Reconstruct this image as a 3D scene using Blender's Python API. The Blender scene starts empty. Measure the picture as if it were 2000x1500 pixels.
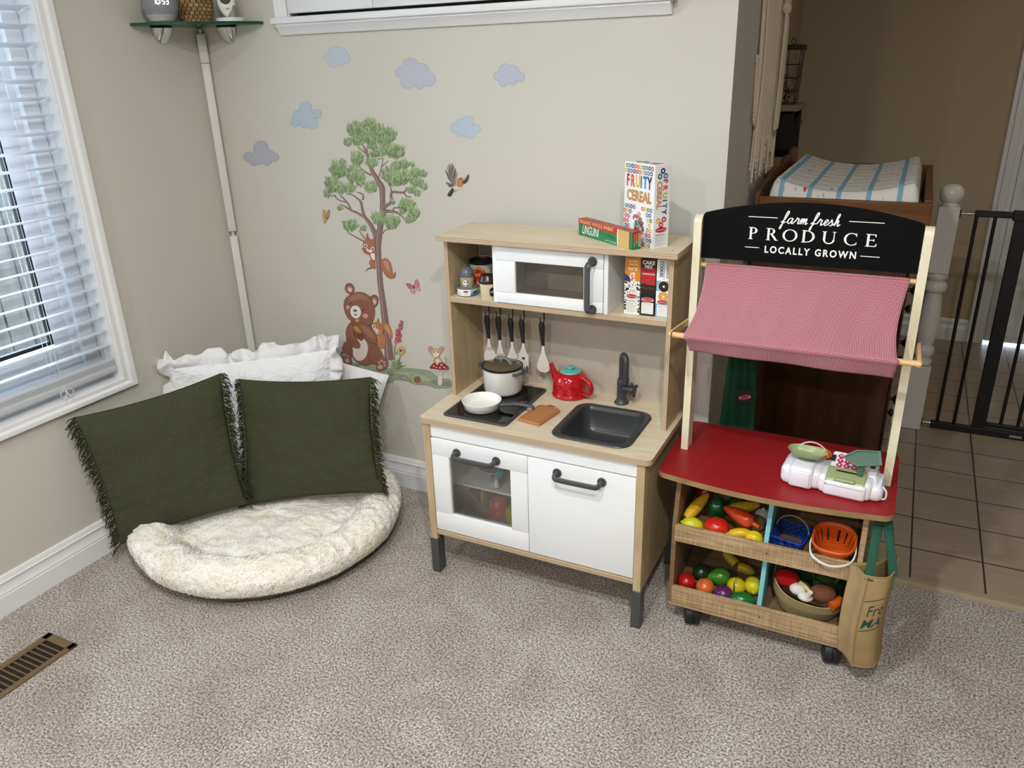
import bpy, bmesh, math, random
from mathutils import Matrix, Vector, Euler
from math import sin, cos, pi, radians as rad, sqrt

scene = bpy.context.scene
COL = scene.collection

# ------------------------------------------------------------------ camera
CAM_P = Vector((2.3191, -2.2351, 1.5283))
_Y, _P, _R, FPX = 0.4694, -0.3878, -0.0306, 1537.7
_F = Vector((-sin(_Y)*cos(_P), cos(_Y)*cos(_P), sin(_P)))
_r = Vector((cos(_Y), sin(_Y), 0)); _u = _r.cross(_F)
_RR = _r*cos(_R) + _u*sin(_R); _UU = _u*cos(_R) - _r*sin(_R)
cd = bpy.data.cameras.new('camera'); cam = bpy.data.objects.new('camera', cd); COL.objects.link(cam)
cd.sensor_fit = 'HORIZONTAL'; cd.sensor_width = 36; cd.lens = 36*FPX/2000; cd.clip_start = .02; cd.clip_end = 60
cam.matrix_world = Matrix(((_RR.x, _UU.x, -_F.x, CAM_P.x), (_RR.y, _UU.y, -_F.y, CAM_P.y), (_RR.z, _UU.z, -_F.z, CAM_P.z), (0, 0, 0, 1)))
scene.camera = cam

def ray(u, v): return _F + _RR*((u-1000)/FPX) - _UU*((v-750)/FPX)
def on(ax, val, u, v):                      # measured point of the photo on an axis-aligned plane of the room
    d = ray(u, v); return CAM_P + d*((val-CAM_P[ax])/d[ax])
def PX(x, u, v): return on(0, x, u, v)
def PY(y, u, v): return on(1, y, u, v)
def PZ(z, u, v): return on(2, z, u, v)

# ------------------------------------------------------------------ world, lights, exposure
w = bpy.data.worlds.new('sky'); scene.world = w; w.use_nodes = True
bg = w.node_tree.nodes['Background']; bg.inputs[0].default_value = (.66, .82, 1, 1); bg.inputs[1].default_value = 28
scene.view_settings.view_transform = 'Standard'; scene.view_settings.look = 'None'
scene.view_settings.exposure = 0.05; scene.view_settings.gamma = 1; scene.view_settings.use_curve_mapping = False

def lamp(name, p, e, size=.08, c=(1, .995, .975)):
    l = bpy.data.lights.new(name, 'AREA'); l.shape = 'DISK'; l.size = size; l.energy = e; l.color = c
    o = bpy.data.objects.new(name, l); o.location = p; COL.objects.link(o); return o
# recessed ceiling lights of the play room; the last two are added rear fill
for i, (x, y, e) in enumerate([(2.42, -2.12, 29), (1.72, -1.74, 21), (.80, -1.28, 3.5), (1.05, -3.7, 36), (2.5, -3.8, 22)]):
    lamp('ceiling_and_fill_lamp', (x, y, 2.425), e)
lamp('ceiling_and_fill_lamp', (3.6, 1.4, 2.42), 2.9, .3, (1, .86, .68))  # added warm fill that lifts the hall, whose own light is off

# ------------------------------------------------------------------ materials
def lin(h):
    h = h.lstrip('#'); r = []
    for i in (0, 2, 4):
        c = int(h[i:i+2], 16)/255; r.append(c/12.92 if c <= .04045 else ((c+.055)/1.055)**2.4)
    return (*r, 1)
def mat(name, hx, rough=.5, metal=0, spec=.5, bump=0, bscale=200, vary=None, vscale=6, stretch=(1, 1, 1), trans=0, sheen=0, coat=0, emit=0, coords='Object', detail=3, bstretch=None):
    m = bpy.data.materials.new(name); m.use_nodes = True; n = m.node_tree.nodes; L = m.node_tree.links; p = n['Principled BSDF']
    p.inputs['Base Color'].default_value = lin(hx); p.inputs['Roughness'].default_value = rough; p.inputs['Metallic'].default_value = metal
    p.inputs['Specular IOR Level'].default_value = spec; p.inputs['Transmission Weight'].default_value = trans
    p.inputs['Sheen Weight'].default_value = sheen; p.inputs['Coat Weight'].default_value = coat
    if emit: p.inputs['Emission Color'].default_value = lin(hx); p.inputs['Emission Strength'].default_value = emit
    tc = n.new('ShaderNodeTexCoord')
    if vary:
        mp = n.new('ShaderNodeMapping'); mp.inputs['Scale'].default_value = stretch; L.new(tc.outputs[coords], mp.inputs[0])
        t = n.new('ShaderNodeTexNoise'); t.inputs['Scale'].default_value = vscale; t.inputs['Detail'].default_value = detail; L.new(mp.outputs[0], t.inputs[0])
        r = n.new('ShaderNodeValToRGB'); r.color_ramp.elements[0].position = .32; r.color_ramp.elements[1].position = .68
        r.color_ramp.elements[0].color = lin(vary); r.color_ramp.elements[1].color = lin(hx)
        L.new(t.outputs[0], r.inputs[0]); L.new(r.outputs[0], p.inputs['Base Color'])
    if bump:
        mp = n.new('ShaderNodeMapping'); mp.inputs['Scale'].default_value = bstretch or stretch; L.new(tc.outputs[coords], mp.inputs[0])
        t = n.new('ShaderNodeTexNoise'); t.inputs['Scale'].default_value = bscale; t.inputs['Detail'].default_value = 3; L.new(mp.outputs[0], t.inputs[0])
        b = n.new('ShaderNodeBump'); b.inputs['Strength'].default_value = bump; b.inputs['Distance'].default_value = .002
        L.new(t.outputs[0], b.inputs['Height']); L.new(b.outputs[0], p.inputs['Normal'])
    return m
def nodes_of(m): return m.node_tree.nodes, m.node_tree.links, m.node_tree.nodes['Principled BSDF']
def mathn(n, L, op, a, b=None, c=None):
    k = n.new('ShaderNodeMath'); k.operation = op
    for i, x in enumerate((a, b, c)):
        if x is None: continue
        if isinstance(x, (int, float)): k.inputs[i].default_value = x
        else: L.new(x, k.inputs[i])
    return k.outputs[0]
def mixc(n, L, f, a, b):
    k = n.new('ShaderNodeMix'); k.data_type = 'RGBA'
    if isinstance(f, (int, float)): k.inputs[0].default_value = f
    else: L.new(f, k.inputs[0])
    for i, x in ((6, a), (7, b)):
        if isinstance(x, str): k.inputs[i].default_value = lin(x)
        else: L.new(x, k.inputs[i])
    return k.outputs[2]

M = {}
M['wall'] = mat('wall_paint', '#cbc8bd', .75, bump=.12, bscale=420)
M['rearwall'] = mat('rear_wall_low_bounce', '#8f887b', .8)  # unseen right and rear walls, darkened to cut bounce light in the room
M['hallwall'] = mat('hall_wall_paint', '#b8aa8c', .75, bump=.12, bscale=420)
M['ceil'] = mat('ceiling_paint', '#eeeeea', .8)
M['trim'] = mat('white_trim_paint', '#e9eaec', .32)
M['blind'] = mat('blind_white', '#eff1f4', .4)
m = M['blind']; n, L, p = nodes_of(m); tr = n.new('ShaderNodeBsdfTranslucent'); tr.inputs[0].default_value = lin('#f4f7fb'); mx = n.new('ShaderNodeMixShader'); mx.inputs[0].default_value = .45; L.new(p.outputs[0], mx.inputs[1]); L.new(tr.outputs[0], mx.inputs[2]); L.new(mx.outputs[0], n['Material Output'].inputs[0])
M['vinyl'] = mat('window_vinyl', '#eef2f8', .3)
M['gasket'] = mat('window_gasket', '#10151c', .5)
M['chrome'] = mat('chrome', '#d8dadc', .12, 1)
M['black'] = mat('black_plastic', '#16181a', .4)
M['dgrey'] = mat('dark_grey_plastic', '#3d3f42', .38)
M['dgrey2'] = mat('handle_grey', '#47494b', .42)
M['white'] = mat('white_lacquer', '#eef0f2', .35)
M['wplast'] = mat('white_plastic', '#f2f2ee', .28)
M['offwhite'] = mat('offwhite_plastic', '#e9e6dc', .4)
M['ply'] = mat('birch_plywood', '#dbceb4', .5, vary='#cdbd9f', vscale=7, stretch=(1.2, 9, 6), detail=5)
M['plyside'] = mat('birch_plywood_side', '#c2ae8a', .5, vary='#b29c76', vscale=6, stretch=(6, 6, 1.2), detail=5)
M['post'] = mat('cream_painted_post', '#e9e3ca', .5, vary='#e2d9b8', vscale=5, stretch=(8, 8, 1))
M['pine'] = mat('pine_dowel', '#e0bd86', .5, vary='#cda468', vscale=14, stretch=(1, 8, 8))
M['redtop'] = mat('red_laminate', '#95191f', .42, spec=.35, bump=.04, bscale=300)
M['blackboard'] = mat('black_sign_board', '#060709', .6, spec=.12)
M['paint'] = mat('white_lettering', '#f2f2f0', .6)
M['dark'] = mat('dark_stained_wood', '#4c2c12', .42, vary='#351e0b', vscale=5, stretch=(7, 7, 1.2), detail=6)
M['dark2'] = mat('brown_stained_wood', '#6f4722', .38, vary='#523214', vscale=5, stretch=(1.2, 7, 9), detail=6)
M['iron'] = mat('black_iron', '#0d0e0f', .45)
M['rubber'] = mat('caster_rubber', '#131415', .55)
M['teal'] = mat('teal_divider', '#7cc4d0', .5)
M['steel'] = mat('steel', '#b8b6b0', .3, 1)
M['back'] = mat('greige_back_panel', '#b9b0a2', .6)

# plywood edge with thin darker plies, running along world z for flat boards and x for upright ones
def plyedge(name, axis):
    m = mat(name, '#c8ae8c', .6); n, L, p = nodes_of(m)
    tc = n.new('ShaderNodeTexCoord'); sx = n.new('ShaderNodeSeparateXYZ'); L.new(tc.outputs['Object'], sx.inputs[0])
    ns = n.new('ShaderNodeTexNoise'); ns.inputs['Scale'].default_value = 18; L.new(tc.outputs['Object'], ns.inputs[0])
    a = mathn(n, L, 'MULTIPLY_ADD', ns.outputs[0], .0016, sx.outputs[axis])
    s = mathn(n, L, 'SINE', mathn(n, L, 'MULTIPLY', a, 1250))
    f = mathn(n, L, 'MULTIPLY_ADD', s, .5, .5)
    L.new(mixc(n, L, f, '#a58a72', '#c9b295'), p.inputs['Base Color']); return m
M['edge'] = plyedge('plywood_edge', 2); M['edgex'] = plyedge('plywood_edge_upright', 0)

# oak-look boards of the market stand
def oak(name, axis):
    m = mat(name, '#b9986b', .5, vary='#a3815a', vscale=5, stretch=(1.5, 1.5, 12)); n, L, p = nodes_of(m)
    tc = n.new('ShaderNodeTexCoord'); mp = n.new('ShaderNodeMapping'); mp.inputs['Scale'].default_value = [(2.5, 8, 60), (60, 8, 3)][axis]
    L.new(tc.outputs['Object'], mp.inputs[0])
    t = n.new('ShaderNodeTexNoise'); t.inputs['Scale'].default_value = 4; t.inputs['Detail'].default_value = 4; L.new(mp.outputs[0], t.inputs[0])
    mp2 = n.new('ShaderNodeMapping'); mp2.inputs['Scale'].default_value = (90, 8, 5); L.new(tc.outputs['Object'], mp2.inputs[0])
    t2 = n.new('ShaderNodeTexNoise'); t2.inputs['Scale'].default_value = 3; t2.inputs['Detail'].default_value = 2; L.new(mp2.outputs[0], t2.inputs[0])
    f = mathn(n, L, 'ADD', mathn(n, L, 'MULTIPLY', t.outputs[0], .6), mathn(n, L, 'MULTIPLY', t2.outputs[0], .4))
    r = n.new('ShaderNodeValToRGB'); r.color_ramp.elements[0].position = .36; r.color_ramp.elements[1].position = .62
    r.color_ramp.elements[0].color = lin('#8e7350'); r.color_ramp.elements[1].color = lin('#c2a680')
    L.new(f, r.inputs[0]); L.new(r.outputs[0], p.inputs['Base Color']); return m
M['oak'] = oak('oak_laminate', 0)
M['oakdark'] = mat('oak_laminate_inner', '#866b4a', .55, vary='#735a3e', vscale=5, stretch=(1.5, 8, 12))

def glassmat(name, tint, refl=.12, rough=.02):
    m = bpy.data.materials.new(name); m.use_nodes = True; n = m.node_tree.nodes; L = m.node_tree.links
    n.remove(n['Principled BSDF']); o = n['Material Output']
    t = n.new('ShaderNodeBsdfTransparent'); t.inputs[0].default_value = lin(tint)
    g = n.new('ShaderNodeBsdfGlossy'); g.inputs['Roughness'].default_value = rough
    fr = n.new('ShaderNodeFresnel'); fr.inputs[0].default_value = 1.5
    f = mathn(n, L, 'MULTIPLY_ADD', fr.outputs[0], .9, refl*.3)
    mx = n.new('ShaderNodeMixShader'); L.new(f, mx.inputs[0]); L.new(t.outputs[0], mx.inputs[1]); L.new(g.outputs[0], mx.inputs[2]); L.new(mx.outputs[0], o.inputs[0])
    return m
M['smoked'] = glassmat('smoked_acrylic', '#ffffff', .04, .06); M['pane'] = glassmat('clear_glass', '#f4f8f8', .05)
M['shelfglass'] = glassmat('shelf_glass', '#cfe6dc', .1)
M['glassedge'] = mat('green_glass_edge', '#14503f', .12)
M['lidglass'] = glassmat('pot_lid_smoked', '#8a7f6c', .15)

# carpet
m = M['carpet'] = mat('carpet', '#b3a59b', .95, spec=.1, sheen=.15); n, L, p = nodes_of(m)
tc = n.new('ShaderNodeTexCoord')
a = n.new('ShaderNodeTexNoise'); a.inputs['Scale'].default_value = 170; a.inputs['Detail'].default_value = 3; a.inputs['Roughness'].default_value = .7; L.new(tc.outputs['Object'], a.inputs[0])
b = n.new('ShaderNodeTexNoise'); b.inputs['Scale'].default_value = 5.5; b.inputs['Detail'].default_value = 4; b.inputs['Distortion'].default_value = .8; L.new(tc.outputs['Object'], b.inputs[0])
r = n.new('ShaderNodeValToRGB'); e = r.color_ramp.elements; e[0].position = .38; e[0].color = lin('#6e6761'); e[1].position = .62; e[1].color = lin('#e8e2db')
k = e.new(.5); k.color = lin('#b6aea6'); L.new(a.outputs[0], r.inputs[0])
r2 = n.new('ShaderNodeValToRGB'); e = r2.color_ramp.elements; e[0].position = .35; e[0].color = lin('#e8e2de'); e[1].position = .65; e[1].color = (1, 1, 1, 1); L.new(b.outputs[0], r2.inputs[0])
mx = n.new('ShaderNodeMix'); mx.data_type = 'RGBA'; mx.blend_type = 'MULTIPLY'; mx.inputs[0].default_value = 1; L.new(r.outputs[0], mx.inputs[6]); L.new(r2.outputs[0], mx.inputs[7]); L.new(mx.outputs[2], p.inputs['Base Color'])
bp = n.new('ShaderNodeBump'); bp.inputs['Strength'].default_value = 1; bp.inputs['Distance'].default_value = .006; L.new(a.outputs[0], bp.inputs['Height']); L.new(bp.outputs[0], p.inputs['Normal'])

# tiled hall floor (square tiles, dark grout)
m = M['tile'] = mat('floor_tile', '#b8a893', .35); n, L, p = nodes_of(m)
tc = n.new('ShaderNodeTexCoord'); sx = n.new('ShaderNodeSeparateXYZ'); L.new(tc.outputs['Object'], sx.inputs[0])
def grid1(o, off):
    f = mathn(n, L, 'FRACT', mathn(n, L, 'MULTIPLY', mathn(n, L, 'ADD', o, off), 1/.2073))
    return mathn(n, L, 'GREATER_THAN', mathn(n, L, 'ABSOLUTE', mathn(n, L, 'SUBTRACT', f, .5)), .4865)
g = mathn(n, L, 'MAXIMUM', grid1(sx.outputs[0], 5*.2073-2.4908+2.073), grid1(sx.outputs[1], 5*.2073-.3171))
mp = n.new('ShaderNodeMapping'); mp.inputs['Scale'].default_value = (2, 14, 1); L.new(tc.outputs['Object'], mp.inputs[0])
t = n.new('ShaderNodeTexNoise'); t.inputs['Scale'].default_value = 3; t.inputs['Detail'].default_value = 5; L.new(mp.outputs[0], t.inputs[0])
c = mixc(n, L, t.outputs[0], '#93856f', '#b3a58f'); c = mixc(n, L, g, c, '#352a20'); L.new(c, p.inputs['Base Color'])
bp = n.new('ShaderNodeBump'); bp.inputs['Strength'].default_value = .5; bp.inputs['Distance'].default_value = .002; bp.invert = True; L.new(g, bp.inputs['Height']); L.new(bp.outputs[0], p.inputs['Normal'])

# ------------------------------------------------------------------ mesh builder
WM = {}     # world matrix of every object built
class B:
    def __init__(s): s.v = []; s.f = []; s.m = []; s.uv = []; s.T = Matrix()
    def add(s, vs, fs, m=0, uv=None):
        o = len(s.v); s.v += [s.T @ Vector(v) for v in vs]
        for i, f in enumerate(fs):
            s.f.append([o+k for k in f]); s.m.append(m[i] if isinstance(m, list) else m)
            s.uv.append([uv[k] for k in f] if uv else None)
        return s
    def box(s, x0, x1, y0, y1, z0, z1, m=0, bev=0, seg=2):
        if bev:
            bm = bmesh.new(); bmesh.ops.create_cube(bm, size=1)
            for v in bm.verts: v.co = Vector((x0+(v.co.x+.5)*(x1-x0), y0+(v.co.y+.5)*(y1-y0), z0+(v.co.z+.5)*(z1-z0)))
            bmesh.ops.bevel(bm, geom=bm.edges[:], offset=bev, segments=seg, profile=.5, affect='EDGES')
            return s.bm(bm, m)
        v = [(x, y, z) for x in (x0, x1) for y in (y0, y1) for z in (z0, z1)]
        return s.add(v, [(0, 1, 3, 2), (4, 6, 7, 5), (0, 4, 5, 1), (2, 3, 7, 6), (0, 2, 6, 4), (1, 5, 7, 3)], m)
    def bm(s, bm, m=0):
        bm.verts.index_update(); s.add([v.co.copy() for v in bm.verts], [[v.index for v in f.verts] for f in bm.faces], m); bm.free(); return s
    def poly(s, pts, m=0): return s.add(pts, [list(range(len(pts)))], m)
    def prism(s, poly, ax, lo, hi, m=0, ms=None):       # poly in the other two axes
        k = [i for i in range(3) if i != ax]
        def P(a, h):
            q = [0, 0, 0]; q[k[0]] = a[0]; q[k[1]] = a[1]; q[ax] = h; return q
        n = len(poly); v = [P(a, lo) for a in poly]+[P(a, hi) for a in poly]
        ms = m if ms is None else ms
        s.add(v, [list(range(n)), list(range(2*n-1, n-1, -1))]+[(i, (i+1) % n, n+(i+1) % n, n+i) for i in range(n)], [m, m]+[ms]*n)
        return s
    def lathe(s, pr, c=(0, 0, 0), n=32, m=0, mf=None, R=None):    # profile (r, z)
        c = Vector(c); R = R or Matrix.Identity(3); v = []; f = []; mm = []
        for r, z in pr:
            for i in range(n):
                a = 2*pi*i/n; k = mf(a, z) if mf else 1
                v.append(c+R@Vector((r*k*cos(a), r*k*sin(a), z)))
        for j in range(len(pr)-1):
            for i in range(n):
                f.append((j*n+i, j*n+(i+1) % n, (j+1)*n+(i+1) % n, (j+1)*n+i)); mm.append(m[j] if isinstance(m, list) else m)
        f.append(list(range(n-1, -1, -1))); mm.append(m[0] if isinstance(m, list) else m)
        f.append([(len(pr)-1)*n+i for i in range(n)]); mm.append(m[-1] if isinstance(m, list) else m)
        return s.add(v, f, mm)
    def cyl(s, a, b, r, r2=None, n=16, m=0):
        a = Vector(a); b = Vector(b); d = b-a; R = d.to_track_quat('Z', 'Y').to_matrix()
        return s.lathe([(r, 0), (r if r2 is None else r2, d.length)], a, n, m, R=R)
    def tube(s, pts, r, n=8, m=0, flat=None, up=None):     # flat=(a,b): elliptical section
        P = [Vector(p) for p in pts]; v = []; f = []; q = len(P); prev = None
        for i, p in enumerate(P):
            t = (P[min(i+1, q-1)]-P[max(i-1, 0)])
            t = t.normalized() if t.length > 1e-9 else Vector((0, 0, 1))
            if prev is None:
                ref = Vector(up) if up else (Vector((0, 0, 1)) if abs(t.z) < .9 else Vector((1, 0, 0)))
            else: ref = prev
            a = (ref-t*ref.dot(t)); a = a.normalized() if a.length > 1e-6 else t.orthogonal().normalized()
            prev = a; b = t.cross(a); rr = r[i] if isinstance(r, (list, tuple)) else r
            fa, fb = flat or (1, 1)
            for k in range(n):
                th = 2*pi*k/n; v.append(p+a*(rr*fa*cos(th))+b*(rr*fb*sin(th)))
        for i in range(q-1):
            for k in range(n): f.append((i*n+k, i*n+(k+1) % n, (i+1)*n+(k+1) % n, (i+1)*n+k))
        f.append(list(range(n-1, -1, -1))); f.append([(q-1)*n+k for k in range(n)])
        return s.add(v, f, m)
    def ell(s, c, r, m=0, n=20, k=12, R=None, fn=None):
        c = Vector(c); R = R or Matrix.Identity(3); r = r if isinstance(r, (tuple, list)) else (r, r, r); v = []; f = []
        for j in range(1, k):
            ph = pi*j/k
            for i in range(n):
                a = 2*pi*i/n; d = Vector((sin(ph)*cos(a), sin(ph)*sin(a), cos(ph))); q = fn(d) if fn else 1
                v.append(c+R@Vector((d.x*r[0]*q, d.y*r[1]*q, d.z*r[2]*q)))
        t = len(v); q0 = fn(Vector((0, 0, 1))) if fn else 1; q1 = fn(Vector((0, 0, -1))) if fn else 1
        v += [c+R@Vector((0, 0, r[2]*q0)), c+R@Vector((0, 0, -r[2]*q1))]
        for j in range(k-2):
            for i in range(n): f.append((j*n+i, (j+1)*n+i, (j+1)*n+(i+1) % n, j*n+(i+1) % n))
        for i in range(n):
            f.append((t, i, (i+1) % n)); f.append((t+1, (k-2)*n+(i+1) % n, (k-2)*n+i))
        return s.add(v, f, m)
    def grid(s, fn, nu, nv, m=0, cu=False, us=1, vs=1, mfn=None):
        v = []; uv = []; f = []; mm = []
        for j in range(nv+1):
            for i in range(nu+1):
                v.append(fn(i/nu, j/nv)); uv.append((i/nu*us, j/nv*vs))
        for j in range(nv):
            for i in range(nu):
                a = j*(nu+1)+i; f.append((a, a+1, a+nu+2, a+nu+1)); mm.append(mfn((i+.5)/nu, (j+.5)/nv) if mfn else m)
        return s.add(v, f, mm, uv)
    def text(s, str_, size, F, m=0, sx=1, al='CENTER', bold=0, sp=1, warp=None, shear=0, th=0):
        for v, fs in [textmesh(str_, size, al, bold, sp, shear)]:
            V = []
            for x, y in v:
                x *= sx
                V.append(warp(x, y) if warp else F @ Vector((x, y, .0004)))
            s.add(V, fs, m)
        return s
    def build(s, name, mats, parent=None, smooth=35, bevel=0, sub=0, weld=0, origin=None, label=None, solid=0, seg=2):
        me = bpy.data.meshes.new(name)
        if parent is not None: Wm = WM[parent.name]
        else:
            if origin is None:
                xs = [v.x for v in s.v]; ys = [v.y for v in s.v]; zs = [v.z for v in s.v]
                origin = ((min(xs)+max(xs))/2, (min(ys)+max(ys))/2, min(zs))
            Wm = Matrix.Translation(origin)
        I = Wm.inverted()
        me.from_pydata([I @ v for v in s.v], [], s.f)
        for mt in (mats if isinstance(mats, (list, tuple)) else [mats]): me.materials.append(mt)
        me.polygons.foreach_set('material_index', s.m)
        if any(s.uv):
            ul = me.uv_layers.new(name='UVMap'); k = 0
            for p, u in zip(me.polygons, s.uv):
                for j, li in enumerate(p.loop_indices): ul.data[li].uv = u[j] if u else (0, 0)
        if weld:
            bm = bmesh.new(); bm.from_mesh(me); bmesh.ops.remove_doubles(bm, verts=bm.verts, dist=weld); bm.to_mesh(me); bm.free()
        bm = bmesh.new(); bm.from_mesh(me); bmesh.ops.recalc_face_normals(bm, faces=bm.faces)
        bm.to_mesh(me); bm.free()
        if smooth:
            me.polygons.foreach_set('use_smooth', [True]*len(me.polygons)); me.set_sharp_from_angle(angle=rad(smooth))
        me.update()
        o = bpy.data.objects.new(name, me); COL.objects.link(o)
        if parent is not None: o.parent = parent
        else: o.matrix_world = Wm
        WM[o.name] = Wm
        if solid:
            md = o.modifiers.new('solid', 'SOLIDIFY'); md.thickness = solid; md.offset = 0
        if bevel:
            md = o.modifiers.new('bevel', 'BEVEL'); md.width = bevel; md.segments = seg; md.limit_method = 'ANGLE'; md.angle_limit = rad(40); md.harden_normals = False
        if sub:
            md = o.modifiers.new('sub', 'SUBSURF'); md.levels = sub; md.render_levels = sub
        if label: o['label'] = label
        return o

_tc = {}
def textmesh(t, size, al, bold, sp, shear):
    key = (t, al, bold, sp, shear)
    if key not in _tc:
        c = bpy.data.curves.new('t', 'FONT'); c.body = t; c.size = 1; c.align_x = al; c.offset = bold; c.space_character = sp; c.shear = shear
        c.resolution_u = 3; c.fill_mode = 'FRONT'
        o = bpy.data.objects.new('t', c); me = bpy.data.meshes.new_from_object(o)
        _tc[key] = ([(v.co.x, v.co.y) for v in me.vertices], [list(p.vertices) for p in me.polygons])
        bpy.data.objects.remove(o); bpy.data.meshes.remove(me); bpy.data.curves.remove(c)
    v, f = _tc[key]; return [(x*size, y*size) for x, y in v], f

def frame(o, ux, uy):                       # local (a, b, c) -> world
    ux = Vector(ux).normalized(); uy = Vector(uy).normalized(); uz = ux.cross(uy); o = Vector(o)
    return Matrix(((ux.x, uy.x, uz.x, o.x), (ux.y, uy.y, uz.y, o.y), (ux.z, uy.z, uz.z, o.z), (0, 0, 0, 1)))

def tag(o, label, cat, group=None):
    o['label'] = label; o['category'] = cat
    if group: o['group'] = group
    return o
def struct(o): o['kind'] = 'structure'; return o
def thing(name, label, cat, loc, rz=0, group=None):
    o = bpy.data.objects.new(name, None); o.empty_display_size = .05; COL.objects.link(o)
    W = Matrix.Translation(loc) @ Matrix.Rotation(rz, 4, 'Z'); o.matrix_world = W; WM[o.name] = W
    return tag(o, label, cat, group)
def spline(pts, k=6, closed=True):
    n = len(pts); out = []
    dim = len(pts[0])
    for i in range(n if closed else n-1):
        p = [pts[(i+j-1) % n] if closed else pts[min(max(i+j-1, 0), n-1)] for j in range(4)]
        for q in range(k):
            t = q/k; r = []
            for d in range(dim):
                a, b, c, e = (p[j][d] for j in range(4))
                r.append(.5*((2*b)+(-a+c)*t+(2*a-5*b+4*c-e)*t*t+(-a+3*b-3*c+e)*t**3))
            out.append(tuple(r))
    if not closed: out.append(tuple(pts[-1]))
    return out
def rrect(x0, x1, y0, y1, r, k=5):
    o = []
    for cx, cy, a in ((x1-r, y1-r, 0), (x0+r, y1-r, 90), (x0+r, y0+r, 180), (x1-r, y0+r, 270)):
        for i in range(k+1): t = rad(a+90*i/k); o.append((cx+r*cos(t), cy+r*sin(t)))
    return o
random.seed(7)

# ================================================================== SETTING
def wallbox(name, boxes, m):
    b = B()
    for q in boxes: b.box(*q)
    return struct(b.build(name, m, smooth=0))
CZ = 2.44
# play-room floor: carpet, laid to the strip; tiles beyond
b = B(); b.box(-.02, 4.65, -4.3, 0, -.05, 0); b.box(1.861, 4.65, 0, .095, -.05, 0); struct(b.build('floor', M['carpet'], smooth=0, origin=(0, 0, 0)))
b = B(); b.box(1.66, 4.65, .125, 2.75, -.05, .0); struct(b.build('floor_tiles', M['tile'], smooth=0, origin=(0, 0, 0)))
b = B(); b.prism([(.085, -.01), (.088, .007), (.100, .012), (.122, .012), (.132, .006), (.134, -.01)], 0, 1.861, 4.65)
struct(b.build('trim_1', mat('beige_floor_strip', '#a6987e', .4), smooth=0))
# window openings: left wall y -1.75..-.60, z .60..2.05 ; back wall x .42..1.60, z 1.665..2.2
wy0, wy1, wz0, wz1 = -1.75, -.603, .572, 2.1
wallbox('wall_left', [(-.16, 0, wy1, .12, 0, CZ), (-.16, 0, -4.3, wy0, 0, CZ), (-.16, 0, wy0, wy1, 0, wz0), (-.16, 0, wy0, wy1, wz1, CZ)], M['wall'])
bx0, bx1, bz0, bz1 = .405, 1.63, 1.685, 2.2
wallbox('wall_back', [(0, bx0, 0, .12, 0, CZ), (bx1, 1.861, 0, .12, 0, CZ), (bx0, bx1, 0, .12, 0, bz0), (bx0, bx1, 0, .12, bz1, CZ), (bx0, bx1, .09, .12, bz0, bz1)], M['wall'])
wallbox('wall_return', [(1.74, 1.861, .12, .80, 0, CZ)], M['wall'])
wallbox('wall_hall_left', [(1.58, 1.66, .80, 2.8, 0, CZ), (1.58, 1.74, .72, .80, 0, CZ)], M['hallwall'])
wallbox('wall_hall_back', [(1.66, 2.80, 2.65, 2.75, 0, CZ), (3.62, 4.65, 2.65, 2.75, 0, CZ), (2.80, 3.62, 2.65, 2.75, 2.06, CZ)], M['hallwall'])
wallbox('wall_right', [(4.6, 4.7, -4.3, 2.75, 0, CZ)], M['rearwall'])
wallbox('wall_rear', [(-.16, 4.7, -4.4, -4.3, 0, CZ)], M['rearwall'])
b = B(); b.box(-.16, 4.7, -4.4, 2.75, CZ, CZ+.05); struct(b.build('ceiling', M['ceil'], smooth=0))

BP = [(0, 0), (.016, 0), (.016, .062), (.0135, .064), (.0135, .068), (.0155, .070), (.0115, .078), (.0095, .090), (.0095, .100), (.013, .103), (.013, .106), (.0095, .108), (.0085, .118), (.006, .123), (0, .124)]
def baseboard(name, a, c, nrm):                      # from a to c (xy), profile grows along nrm
    b = B(); a = Vector(a); c = Vector(c); nrm = Vector(nrm); n = len(BP)
    v = [(p.x+nrm.x*d, p.y+nrm.y*d, z) for p in (a, c) for d, z in BP]
    b.add(v, [list(range(n)), list(range(2*n-1, n-1, -1))]+[(i, (i+1) % n, n+(i+1) % n, n+i) for i in range(n)])
    return struct(b.build(name, M['trim'], smooth=25))
baseboard('baseboard_left', (0, -4.3), (0, -.0), (1, 0))
baseboard('baseboard_back', (0.0, 0), (1.861, 0), (0, -1))
baseboard('baseboard_return', (1.861, 0), (1.861, .80), (1, 0))
baseboard('baseboard_hall', (1.66, 2.65), (2.715, 2.65), (0, -1))
baseboard('baseboard_hall_left', (1.66, .8), (1.66, 2.65), (1, 0))

# ---- left window: casing, frame, glass
CP = [(0, 0), (.009, 0), (.011, .004), (.011, .020), (.014, .024), (.018, .028), (.020, .034), (.020, .046), (.017, .047), (0, .047)]   # (out, across) inner->outer
def casing(b, pts, nrm, closed=False):
    """pts: inner corner polyline given as (inner point, outward-diagonal)"""
    n = len(CP); v = []
    for p, d in pts:
        for o, a in CP: v.append(Vector(p)+Vector(d)*a+Vector(nrm)*o)
    f = []
    for j in range(len(pts)-1):
        for i in range(n): f.append((j*n+i, j*n+(i+1) % n, (j+1)*n+(i+1) % n, (j+1)*n+i))
    f += [list(range(n)), [(len(pts)-1)*n+i for i in range(n)]]
    b.add(v, f)
w1 = struct(bpy.data.objects.new('window_1', None)); COL.objects.link(w1); w1.matrix_world = Matrix.Translation((0, wy0, wz0)); WM[w1.name] = w1.matrix_world.copy()
b = B()
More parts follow.
